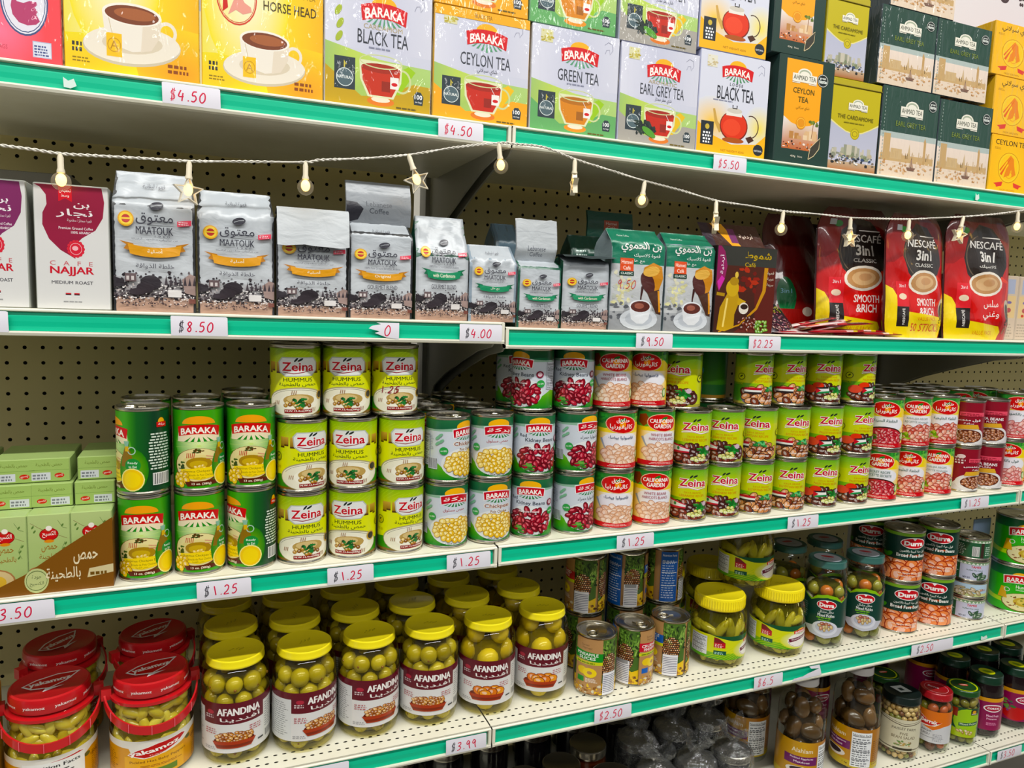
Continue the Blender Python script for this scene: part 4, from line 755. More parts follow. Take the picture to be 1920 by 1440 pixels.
def greenback():
    a = Art(22, 10.6, '#2c6a34'); a.rect(0, 3, 22, 7.6, '#4a8a2c', '#1f5a30'); a.ell(8, 6, 1.2, 1.2, '#3c8a9a'); a.blobs(6, 3.6, 1.6, 2.2, 8, .8, .8, ['#8a2434', '#5a2a4a', '#b03a3c'], '#2a1420', 3); a.rect(0, 0, 22, .7, '#b8893c'); return a
def pineapple(c, c2, ftext):
    W = 26; a = Art(W, 11.4, '#b3895c'); x = 13
    def pine(x):
        a.rect(x - 2.4, 0, 4.8, 11.4, '#4a6a2c'); R = random.Random(int(x * 7))
        for i in range(34):
            q = R.uniform(.5, 2.7); bx = x + R.uniform(-1.8, 1.8); a.line([(bx, 6.6 + R.uniform(-1, 1.5)), (bx + (q - 1.5) * 1.6, 10.6 + R.uniform(-1.6, .8))], [.28, .04], R.choice(['#6a9a3c', '#8ab04c', '#3c5c24', '#a8c468', '#2c441c']))
        a.ell(x - .6, 5.6, 1.9, 2.9, '#3a2216'); a.specks(x - 2.4, 6, 4.8, 5, 60, .4, ['#2c441c', '#5a7a34', '#1f3014', '#7aa04a'], 3)
        for j in range(13):
            for i in range(9):
                u = (i - 4 + .5 * (j % 2)) * .44; v = (j - 6) * .44
                if (u / 1.8) ** 2 + (v / 2.8) ** 2 < 1: a.ell(x - .6 + u, 5.6 + v, .17, .16, R.choice(['#e0b088', '#c98a5c', '#a8683c', '#f0cca4']), n=6); a.k -= 1
        a.k += 1
        a.rect(x - 2.4, 0, 4.8, 2.4, '#d8b02c'); a.poly([(x - 2.4, 2.2), (x - .4, 3.4), (x + 1, 2.6), (x + 2.4, 3.2), (x + 2.4, 0), (x - 2.4, 0)], '#e8c22c'); a.specks(x - 2.4, .1, 4.8, 1.8, 34, .4, ['#8a5a24', '#a87434', '#c8963c', '#5a3a1c'], 4)
    pine(x - 5); pine(x + 5.4); pine(x + 10.8)
    a.rect(x - 2.6, 0, 5.6, 11.4, '#b3895c'); a.text('Sweet', x - .4, 10.2, 1.6, .45, '#6a4a2c'); a.text('Harvest', x, 9.6, 2, .5, '#6a4a2c')
    a.poly([(x - 2.7, 7.2), (x + 3.1, 6.8), (x + 3.1, 8.6), (x - 2.7, 9)], c); a.text(ftext[0], x, 8.25, 4.4, .6, '#f4f6f0', .02); a.text(ftext[1], x, 7.5, 3.4, .6, '#f4f6f0', .02); a.rect(x - 2.7, 6.2, 5.8, .65, '#c8cf2c'); a.lines(x - 2.2, 6.35, 4.8, .35, 1, '#6a7a1c', .7)
    a.ell(x - .9, 4.8, 1.1, .8, '#e8c82c'); a.ell(x + .6, 4.5, 1.4, 1, '#f0d42c'); a.ell(x + .6, 4.5, .5, .35, '#b3895c'); a.rect(x - 2, 2.4, 1.5, 1.1, c2); a.lines(x - .2, 2.5, 2.4, .9, 4, '#f0e6da', .5); a.specks(x - 2.4, 0, 5.4, 2, 40, .4, ['#e8c22c', '#8a5a24', '#c8963c', '#d8d0b8'], 9)
    a.rect(x - 7.4, 0, 2.9, 5, '#ecebef'); [a.rect(x - 7.3, .5 + i * .38, 2.7, .15, '#77788a') for i in range(10)]; a.rect(x - 7.2, 4.3, 2.4, .8, '#9a9a9c')
    a.rect(x + 3.2, 0, 3, 4.6, '#ecebef'); [a.rect(x + 3.3, .5 + i * .38, 2.8, .15, '#77788a') for i in range(10)]
    a.rect(x - 11.6, 0, 3.6, 11.4, c2); a.text('Nutrition Facts', x - 9.8, 10.6, 3, .5, '#f4f6fa', .01); a.lines(x - 11.3, .8, 3, 9, 16, '#d0dcf0', .35); a.rect(x - 11.4, 9, 3.2, .12, '#ffffff'); a.rect(x - 11.4, 6.6, 3.2, .12, '#ffffff'); a.rect(x - 11.4, 3.6, 3.2, .12, '#ffffff')
    return a
def durracan():
    W = 26; a = Art(W, 11, '#11362c'); a.rect(0, 10.3, W, .7, '#7aa83c'); x = 13; a.rect(0, 0, W, 4.8, '#d9643c'); a.blobs(x, 2.4, 6.2, 2.4, 26, 1.6, 1.2, ['#e88a54', '#dd7444', '#ee9a68'], '#a83c1c', 4); a.blobs(x - 9, 2.4, 3, 2.4, 14, 1.2, .95, ['#e88a54', '#dd7444'], '#a83c1c', 4); a.rect(0, 4.8, W, 1, '#11362c')
    durralogo(a, x, 8.8, 5.6); a.text('فول حبة كبيرة بالكمون', x, 6.9, 5.6, .7, '#e8ece4', .01); a.text('Broad Fava Beans', x, 5.9, 6.8, .8, '#f4f4ee', .02); a.text('Net weight 28.2oz (800g)', x, 1.7, 6, .5, '#fbf0e6', .012); a.text('Drained weight 19.4oz', x, 1, 5.6, .45, '#fbf0e6', .012)
    a.ell(x - 5, 5.6, .9, .5, '#4a9a2c', 30); a.ell(x - 5.8, 5.5, .8, .45, '#3c8a24', 140); a.lines(x - 9, 6.4, 3, 3.4, 9, '#a8b8ac', .4); return a
def durralogo(a, x, y, w):
    a.ell(x, y, w * .5, w * .23, '#f4eeea', 0, 26); a.ell(x, y, w * .47, w * .2, '#c4182c', 0, 26); a.poly([(x - w * .1, y + w * .22), (x + w * .1, y + w * .22), (x, y + w * .1)], '#f8f4f0'); a.text('Durra', x, y - w * .01, w * .74, w * .2, '#fbf6f2', .05)
def durrajar():
    W = 24; a = Art(W, 11); x = 12
    P = [(x - 8, 10.4), (x - 4, 9.6), (x, 10.6), (x + 4, 9.6), (x + 8, 10.4), (x + 8, 2.4), (x + 4, 2.2), (x - 4, 2.2), (x - 8, 2.4)]
    a.poly([(x - 8, 10.9), (x - 4, 9.4), (x - 2.6, 10.5), (x, 11), (x + 2.6, 10.5), (x + 4, 9.4), (x + 8, 10.9), (x + 8, 2.2), (x - 8, 2.2)], '#8abc2c'); a.poly([(x - 8, 10.9), (x - 4.2, 9), (x - 2.4, 9.8), (x, 10.2), (x + 2.4, 9.8), (x + 4.2, 9), (x + 8, 10.9), (x + 8, 2.2), (x - 8, 2.2)], '#0f3a30')
    a.poly([(x - 6, 2.6), (x - 3, 2.9), (x, 4), (x + 3, 2.9), (x + 6, 2.6), (x + 4, .8), (x, .1), (x - 4, .8)], '#bfc0ca'); a.ell(x, 2.6, 3.4, 1.8, '#d4d6e0', n=26); a.ell(x, 2.7, 2.6, 1.3, '#b8bccb'); a.blobs(x, 3, 1.7, .8, 10, .5, .34, ['#c98a6a', '#c8b07a', '#a85a3c'], '#6a3a24', 5)
    durralogo(a, x, 8.4, 5.2); a.text('مخلل مشكل', x, 6.7, 3.8, .8, '#e8ece8', .01); a.text('Mixed Pickles', x, 5.8, 4.4, .75, '#f0f2ee', .015); a.lines(x - 2.4, 5, 4.8, .4, 1, '#7ab83c', .7); a.lines(x - 2, 4.5, 4, .3, 1, '#7ab83c', .7); a.lines(x - 7.4, 4.4, 2.6, 4, 8, '#8aa89c', .4); return a
def pickledlabel():
    W = 20; a = Art(W, 8, '#d2d62c'); a.rect(0, 0, W, 2.2, '#4a9a2c', '#8ab82c'); a.poly([(0, 8), (5, 8), (9, 6.6), (13, 6.2), (17, 6.8), (W, 8)], '#1c6a34'); a.poly([(5, 8), (W, 8), (W, 6.9), (13, 6), (9, 6.4)], '#14502c')
    for i in range(8): a.line([(4 + i * .8, 0), (8 + i, 4)], .12, '#b8d038')
    a.glow(13.4, 3.2, 4.4, 3.4, '#f4efe4', '#d2d62c'); a.ell(13.4, 3, 3, 2.6, '#f4efe8'); sunlogo(a, 13.4, 6, 3.6, rays='#5c9a3c'); a.poly([(10.6, 3.6), (16.4, 4.9), (16.2, 3.9), (10.8, 2.4)], '#6a1c34'); a.text('Pickled Cucumbers', 13.5, 3.7, 4.6, .5, '#f6eef0', .02, rot=12); a.ring(13.4, 2.8, 2.8, .07, '#8a4a5c', 2.2, a0=180, a1=350)
    a.facts(1, 1, 3.4, 6.2, '#dfe2e8'); a.rect(5.6, 4, 2, 1.7, '#b81c2c'); a.poly([(5.6, 5.7), (7.6, 5.7), (6.4, 7.2), (5.6, 7.4)], '#7a1c24'); a.lines(5.8, 4.1, 1.6, 1.4, 3, '#f4dcdc', .5); a.rect(5.6, 1.7, 2.2, 1.3, '#14503c'); a.lines(5.8, 1.8, 1.8, .9, 2, '#b8e0d0', .6); return a
def olivelabel(yel):
    W = 22; a = Art(W, 9.4, '#dcdad8'); a.rect(0, 5.4, W, 4, '#5e1220'); a.rect(0, 0, 1.2, 9.4, '#5e1220'); a.rect(W - 1.2, 0, 1.2, 9.4, '#5e1220'); x = 11
    a.rect(x + 4.2, .2, 4.4, 7.9, '#d9d8d2'); a.rect(x - 8.6, .2, 4.2, 7.9, '#d6d7d6'); a.lines(x + 4.5, 2.8, 3, 4.9, 11, '#8a8c8c', .4); a.lines(x - 8.2, 1, 3.4, 6.6, 16, '#8a8c8c', .35); a.bars(x + 4.6, .9, 2.6, 1.3, 5, None)
    a.text('AFANDINA', x + .7, 7.7, 5.8, 1.3, '#f2eeea', .035); a.text('أفندينا', x + .9, 6.3, 5.4, 1.1, '#f2eeea', .01); a.ell(x - 3.2, 7.6, .55, .4, '#a83040'); a.lines(x - 4, 6.5, 1.6, .8, 2, '#d8c8c8', .5)
    y = 2; a.ell(x, y, 2.8, 1.1, '#8a3414'); a.ell(x, y + .3, 2.7, .9, '#6a2410')
    if yel: a.blobs(x, y + 1, 2.2, .6, 7, .85, .75, ['#e2952c', '#d87a24', '#ecae44'], '#8a3c10', 4)
    else: a.blobs(x, y + .9, 2.4, .9, 34, .34, .3, ['#c8883c', '#e0b070', '#a8642c'], '#6a2c10', 4)
    a.poly([(x - 2.9, 2.2), (x + 2.9, 2.2), (x + 2.2, .9), (x - 2.2, .9)], '#a23a14'); a.poly([(x - 2.5, 1.6), (x + 2.5, 1.6), (x + 2.2, 1.1), (x - 2.2, 1.1)], '#7a2a10')
    a.lines(x - 4, 3.6, 2, 1.2, 3, '#b05a60', .4); a.lines(x + 2, 3.7, 2, 1.2, 3, '#b05a60', .4); a.lines(x - 4.2, .6, 2, .7, 2, '#9a9a9a', .4); a.rect(x + 3.2, 1.2, .9, .3, '#3a3a3a'); return a
def pepperlabel(back):
    W = 26; a = Art(W, 9, '#cf9212'); a.rect(0, 7.4, W, 1.6, '#e4e0d6'); x = 13; a.poly([(x - 8, 7.6), (x - 3.4, 7.2), (x - 3, 5.6), (x, 4.9), (x + 3, 6), (x + 5, 7.4)], '#e4e0d6'); a.rect(x - 4, 0, 7.4, 5.2, '#e0a814'); a.lines(x - 8.6, 1.6, 3.6, 4.6, 9, '#8a5a14', .4); a.lines(x + 5, .4, 3, 6, 12, '#8a5a14', .4)
    a.poly([(x - 3.6, 5.6), (x - 2.4, 6.9), (x, 8), (x + 3.2, 8.3), (x + 4, 7.9), (x + 2.6, 6.4), (x + .2, 5.1), (x - 1.6, 4.7)], '#eeeae4'); a.poly([(x - 3.4, 5.7), (x - 2.3, 6.8), (x, 7.85), (x + 3.1, 8.15), (x + 3.7, 7.8), (x + 2.5, 6.5), (x + .2, 5.25), (x - 1.5, 4.9)], '#b8141c')
    a.text('yakamoz', x - .3, 6.4, 6.2, 1.3, '#f8f4ee', .04, rot=12); a.text('TURŞU', x, 5.4, 2, .35, '#e8c0b0', .01, rot=6); a.text('Pickled Hot Baby Peppers', x + .2, 4, 7, .7, '#6a3a10', .005, rot=3); a.lines(x - 2, 2.6, 5.6, .6, 2, '#8a4a14', .4); a.text('1200g', x + 5.6, 5.4, 1.6, .8, '#6a3a10', .02)
    a.rect(x - 3, .6, 5.4, 1.4, '#5a7a1c'); a.ell(x + 4.2, 6.2, .5, .5, '#5a5a2c')
    if back: a.rect(x - 3.2, 0, 7, 7.8, '#ecebe6'); a.text('Nutrition Facts', x + .2, 6.8, 6, .8, '#2a2a2a', .03); a.lines(x - 2.6, .3, 5.8, 5.8, 9, '#4a4a4a', .45)
    return a
def smallcan(kind):
    W = 26; a = Art(W, 5.4, '#c9cdc4'); a.rect(0, 4.6, W, .8, '#7a9a74'); [a.poly([(i * .9, 4.7), (i * .9 + .4, 5.3), (i * .9 + .8, 4.7)], '#dfe6da') for i in range(29)]; x = 13
    if kind == 0: a.rect(0, 0, W, 4.6, '#2c5c3c'); a.lines(x - 4, .6, 3, 3.6, 7, '#cfe0d0', .45); a.bars(x + .4, .6, 1.4, 2.8); a.rect(x + 2.2, 0, .8, 4.6, '#3a2a24'); a.lines(x + 3.4, .8, 2, 3, 5, '#cfe0d0')
    elif kind == 1: a.rect(0, 0, W, 4.6, '#c2c6da'); a.rect(x - 5.6, 0, 3.6, 4.6, '#2c5c3c'); a.lines(x - 5.3, .4, 3, 3.8, 7, '#cfe0d0', .45); a.text('TAMEK', x + 1.6, 4, 2.4, .7, '#c02a34', .03); a.text('Stuffed Vine Leaves', x + 1.4, 3, 3.8, .45, '#3a5a44', .01); a.blobs(x + 2.6, 1.2, 1.4, .8, 6, .9, .4, ['#4a6a4c', '#3a5a44'], '#22382a', 3); a.text('NET WT', x - .4, .6, 1.6, .5, '#33384a', .02); a.ell(x - 4.6, 4.4, 1.2, .4, '#c02a34')
    else: a.rect(0, 0, W, 5.4, '#a9c4dc', '#b8cfe0'); a.rect(0, 0, W, 1.4, '#c2c890'); a.blobs(x - .4, 2.2, 3.6, 1.4, 14, 1.2, .5, ['#c8b89a', '#b0a07a', '#d8cbb0', '#a89858'], '#6a5c34', 4); a.lines(x + 3, 2.6, 2, .8, 3, '#c05a3c')
    return a
def bighummus():
    W = 31; a = Art(W, 12, '#3cae1c'); a.rect(0, 9.6, W, 2.4, '#1c6a34', '#14502c'); a.poly([(0, 4.6), (6, 4.2), (10, 3.4), (14, 3), (22, 4), (W, 4.6), (W, 2), (14, 2), (8, 2.4), (0, 3)], '#b8dc1c'); x = 15.5
    a.ell(x + 1, 2.7, 4.4, 2.6, '#6a5a24'); a.ell(x + 1, 2.8, 4.2, 2.4, '#e6dca8'); a.ell(x + 1.4, 2.9, 2.4, 1.3, '#c8ac4c'); a.ell(x + 1.4, 3, 1.6, .8, '#dcc66a'); a.specks(x - 2, 1.4, 5, 2.8, 20, .35, ['#6a7a2c', '#8a4a24'], 4)
    sunlogo(a, x, 9, 6.4, rays='#2c8a34', edge='#f4efe0'); a.text('Hummus', x + 1, 6.9, 3.4, .9, '#eaf6da', .015); a.text('Chickpea Dip', x + 1, 6, 3.4, .5, '#eaf6da', .01); a.poly([(x - 3.6, 6.4), (x - 2.8, 6.4), (x - 2.2, 3.4), (x - 4.2, 3.4)], '#d8a824'); a.ring(x - 2.4, 5.8, .6, .15, '#dfe8d8'); return a
def bottlelabel():
    W = 24; a = Art(W, 9.6, '#c08a1c'); a.hgrad(0, 1.6, W, 8, [(0, '#a8741c'), (.4, '#c99a1c'), (.6, '#a86a24'), (1, '#b8861c')]); a.rect(0, 0, W, 1.6, '#c2a814'); x = 12
    a.rect(x - 6, 4.2, 6.4, 2, '#6a1a5c'); a.text('Alahlam', x - 2.6, 7.6, 4, 1, '#f0e6cc', .01); a.text('Pickled Eggplants', x - 2.6, 5.7, 4.4, .5, '#f4e8f0', .01); a.text('Makdous', x - 2.6, 4.9, 3, .5, '#f4e8f0', .01); a.ell(x - 3, 2.8, 2.6, 1, '#e8e0d8'); a.ell(x - 3, 3, 1.8, .7, '#2a1820')
    a.facts(x + .6, .4, 4, 8.4); a.lines(x + 5, 1, 3, 6, 12, '#7a4a14', .4); a.text('1 kg', x - .4, .8, 1, .5, '#5a3a10', .02); return a
def beansaladlabel():
    W = 22; a = Art(W, 8.6, '#d2cdb4'); x = 11
    a.line([(0, 8), (3, 8), (7, 7.8), (x, 7), (15, 7.8), (19, 8), (W, 8)], .2, '#4a3a2c'); a.line([(0, 8.5), (7, 8.3), (x, 7.5), (15, 8.3), (W, 8.5)], .1, '#4a3a2c'); a.text('PAISLEY FARM', x, 6.2, 5, .7, '#4a4438', .01, arc=.2); a.text('FIVE', x, 4.8, 1.6, .7, '#5a4a30'); a.text('BEAN SALAD', x, 3.8, 5, .8, '#5a4a30'); a.specks(x - 1.6, 1.6, 3.4, 1.2, 24, .35, ['#8a7a5a', '#6a8a4c', '#b89a5c'], 4); a.rect(0, .5, W, .2, '#4a3a2c'); a.rect(x - 2, .3, 4, .6, '#3a3424'); a.lines(2.4, 3, 2, 3.6, 8, '#6a6454', .4); a.bars(2, .9, 1.6, 1.6, 3, None); return a
def berraklabel():
    W = 21; a = Art(W, 9, '#cfcfd2'); a.poly([(0, 9), (W, 9), (W, 5.6), (14, 5), (11, 3.6), (7, 4.6), (0, 5.6)], '#d8741c'); x = 10.5; a.poly([(x - 4.4, 8), (x - 1, 6.2), (x + 2, 5.6), (x + 3, 6.2), (x + 1, 4.8), (x - 4.4, 4)], '#e8e4dc'); a.poly([(x - 4.4, 7.6), (x - 1, 6.2), (x + 2.6, 6), (x, 4.8), (x - 4.4, 4.6)], '#c01c24'); a.text('Berrak', x - .6, 5.9, 4.4, 1.1, '#f8f2ee', .035); a.text('KARIŞIK', x - 1.4, 3.2, 3.4, .7, '#3a3a40', .01); a.text('TURŞU', x - 1.6, 2.3, 2.8, .7, '#3a3a40', .01); a.lines(x + .6, .6, 3, 2.2, 6, '#8a8a90', .4); a.rect(x - 4.4, 1.4, 5.6, .1, '#4a4a50'); return a
def greenpicklelabel():
    W = 21; a = Art(W, 9, '#1c4a2c'); x = 10.5; a.ell(x + .8, 5, 3.6, 3.8, '#9cc41c'); a.poly([(x - 3, 0), (x + 3.6, 0), (x + 4, 2.6), (x, 2), (x - 3, 2.6)], '#a8bc3c'); a.rect(x - 3.6, 6, 1.8, 2.6, '#8a2c1c'); a.rect(x + 1.4, 7, 2, 1.6, '#2a2c1c'); a.ell(x + 2.4, 7.9, .6, .5, '#d8a02c'); a.poly([(x - 1.4, 3.3), (x + 3.8, 4), (x + 3.8, 5), (x - 1.4, 4.3)], '#14503c'); a.text('Mixed Pickles', x + 1.2, 4.2, 4.6, .6, '#d8e8c8', .02, rot=6); a.text('BARAKA', x + 2.4, 7.35, 1.6, .35, '#f4e8d8', .02); a.blobs(x + .4, 1.6, 2, .6, 8, .5, .3, ['#c8a86a', '#a8883c', '#d8c89a'], '#6a5424', 3); a.lines(x - 7, 2, 2.8, 3.6, 8, '#8aa89c', .4); return a
def magentalabel(fruit):
    W = 21; a = Art(W, 8.6, '#8a124c'); a.rect(0, 7.6, W, 1, '#d89a24'); x = 10.5
    if fruit: a.ell(x + 1.6, 2, 3, 1.8, '#b8141c'); a.specks(x - 3, 2.6, 4, 3, 26, .55, ['#5a1c4c', '#6a9a4c', '#8a3c7a', '#3c6a34'], 4); a.facts(x - 6.6, 1, 2.4, 6, '#c8cbe0')
    a.ell(x + 1.4 if not fruit else x + 3.6, 5.9, 2.3, 1, '#f4eeee'); a.ell(x + 1.4 if not fruit else x + 3.6, 5.9, 2, .75, '#a8143c'); a.text('CORTAS', x + 1.4 if not fruit else x + 3.6, 5.9, 2.9, .5, '#ffffff', .03)
    if not fruit: a.text('Mixed Fruits', x + 1.4, 3.9, 3, .6, '#f0c8dc', .02); a.text('Preserve', x + 1.2, 3.1, 2.4, .5, '#f0c8dc', .01); a.lines(x, 1.4, 2.8, .8, 3, '#e89ac0', .4)
    return a
def cartonart():
    a = Art(7.2, 10.4, '#a9bd7a'); a.rect(0, 6, 7.2, 4.4, '#a9bd7a', '#b4c486'); a.ell(3.6, 7.7, 1.7, .9, '#8a1c1c'); a.ell(3.6, 7.7, 1.55, .78, '#c4241c'); a.ell(3.6, 8.55, .55, .35, '#efe8dc'); a.text('الكسيح', 3.6, 7.7, 2.3, .9, '#f8f2ea', .01); a.ell(3.6, 6.75, .9, .22, '#d88a34')
    a.text('حمص', 3.6, 5.7, 2.8, .9, '#9a6a2c', .006); a.text('بالطحينة', 3.6, 4.6, 3.6, .9, '#9a6a2c', .006); a.line([(.4, 9.4), (2, 8.6), (6.8, 7)], .05, '#7a5a3c'); a.line([(5.2, 9.6), (6, 8.6), (6.8, 8.4)], .05, '#4a6a34'); a.line([(6.4, 6.6), (5.8, 5.6), (6.4, 4.6)], .05, '#4a6a34')
    for q in ((6.1, 5.6), (6.5, 6.3), (5.9, 4.8), (.8, 8.8), (1.1, 8.2), (6, 8.9)): a.ell(q[0], q[1], .28, .14, '#5c7a3c', 40)
    a.ell(2, 1.6, 3.2, 1.8, '#a8784c'); a.ell(2, 1.6, 2.9, 1.6, '#d2bb8a'); a.ell(2, 1.6, 1.6, .9, '#d8b04c'); return a
def cartontop(flip):
    a = Art(7.2, 4, '#9fb86c'); a.rect(0, 2, 7.2, .06, '#6a8a44'); a.ell(1.8 if not flip else 5.4, 1, .9, .45, '#c4341c'); a.text('الكسيح', 1.8 if not flip else 5.4, 1, 1.3, .5, '#f4e8dc', .01, rot=180 if flip else 0); a.rect(3.4 if not flip else .4, .2, 3.4, 1.4, '#d0d3d6'); a.lines(3.6 if not flip else .6, .4, 3, 1.1, 2, '#7a7d82', .6); a.text('حمص بالطحينة', 3.6, 3, 4.8, .8, '#6a7a34', .0); return a
def trayart():
    a = Art(45, 11); a.poly([(0, 0), (45, 0), (45, 10.2), (32, 6.2), (22, 2.9), (12, .6), (0, .2)], '#7a4e12')
    a.ell(24.9, 1.9, 3.1, 1.75, '#bcc48a', n=26); a.ring(24.9, 1.9, 2.7, .12, '#5a6a3c', 1.45); a.text('جودة', 24.9, 2.4, 2.4, .7, '#4a5a34'); a.text('الكسيح', 24.9, 1.4, 3.6, .7, '#4a5a34')
    a.text('حمص', 37.7, 4.6, 6.4, 1.7, '#e4d6b4', .012); a.text('بالطحينة', 31.8, 2.5, 9, 2, '#e4d6b4', .012); a.poly([(38, 1.7), (45, 2.2), (45, 3.4), (38.6, 3)], '#d0c298'); a.lines(38.8, 2, 5.6, .9, 1, '#6a4a14', .5); return a
# ================================================================ the setting
def simple_box(name, x0, x1, y0, y1, z0, z1, m, kind='structure'):
    b = MB(); b.box(x0, x1, y0, y1, z0, z1); o = new(name, b.build(name, m, smooth=False, auto=None)); o['kind'] = kind; return o
M_floor = mat('floor_tile', '#8f8a80', rough=.35, noise=(3, .4, '#7c776c'))
M_ceil = mat('ceiling_tile', '#d8d8d4', rough=.9)
simple_box('floor', -4, 6, -4, 2.2, -.05, 0, M_floor)
simple_box('ceiling', -4, 6, -4, 2.2, 3.8, 3.85, M_ceil)
simple_box('wall_back', -4, 6, 2.1, 2.2, 0, 3.8, mat('wall_paint', '#d5d0c4', rough=.8))
simple_box('opposite_light_block', -4, 6, -1.75, -1.3, 0, 1.72, mat('opposite_light_block', '#3c3a36', rough=.8))  # unseen block in place of the opposite shelves, added to darken lower shelves
ORD = ['first', 'second', 'third', 'fourth', 'fifth', 'sixth', 'seventh', 'eighth', 'ninth', 'tenth', 'eleventh', 'twelfth']
BAYS = [(XJ - BW, XJ), (XJ, XJ + BW), (XJ + BW, XJ + 2 * BW)]
BN = ['left', 'middle', 'right']
# pegboards with round holes on a one inch grid
def holed(nx, ny, px, py, r, ry=None, fn=lambda u, v: (u, 0, v), k=8):
    V = []; F = []; ry = ry or r
    sq = [(-.5, -.5), (0, -.5), (.5, -.5), (.5, 0), (.5, .5), (0, .5), (-.5, .5), (-.5, 0)]
    ang = [math.atan2(b, a) for a, b in sq]
    for i in range(nx):
        for j in range(ny):
            n = len(V); cx, cy = (i + .5) * px, (j + .5) * py
            V += [fn(cx + a * px, cy + b * py) for a, b in sq] + [fn(cx + r * math.cos(t), cy + ry * math.sin(t)) for t in ang]
            F += [(n + q, n + (q + 1) % 8, n + 8 + (q + 1) % 8, n + 8 + q) for q in range(8)]
    return V, F
PX, PZ0 = .0254, .40
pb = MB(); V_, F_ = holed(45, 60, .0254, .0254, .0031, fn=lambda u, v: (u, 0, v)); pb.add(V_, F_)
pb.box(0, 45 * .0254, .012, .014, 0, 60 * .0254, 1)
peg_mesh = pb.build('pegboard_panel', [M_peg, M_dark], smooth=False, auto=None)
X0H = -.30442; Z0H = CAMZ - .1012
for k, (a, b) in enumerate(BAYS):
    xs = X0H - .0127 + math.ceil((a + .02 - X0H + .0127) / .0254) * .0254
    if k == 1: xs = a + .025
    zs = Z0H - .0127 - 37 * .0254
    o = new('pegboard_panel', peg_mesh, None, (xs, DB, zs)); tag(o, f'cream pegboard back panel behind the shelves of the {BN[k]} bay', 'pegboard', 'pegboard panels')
for k in range(4):
    x = XJ + (k - 1) * BW; b = MB()
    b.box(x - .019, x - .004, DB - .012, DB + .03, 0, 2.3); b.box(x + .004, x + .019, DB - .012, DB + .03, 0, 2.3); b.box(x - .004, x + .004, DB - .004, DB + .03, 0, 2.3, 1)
    for i in range(88):
        z = .02 + i * .0254; b.box(x - .004, x + .004, DB - .0118, DB - .004, z, z + .008)
    o = new('shelf_upright', b.build('shelf_upright', [M_post, M_dark], smooth=False, auto=None)); tag(o, ['grey slotted upright post at the left end of the left bay', 'grey slotted upright post between the left and middle bays', 'grey slotted upright post between the middle and right bays', 'grey slotted upright post past the right bay'][k], 'upright', 'slotted shelf uprights')
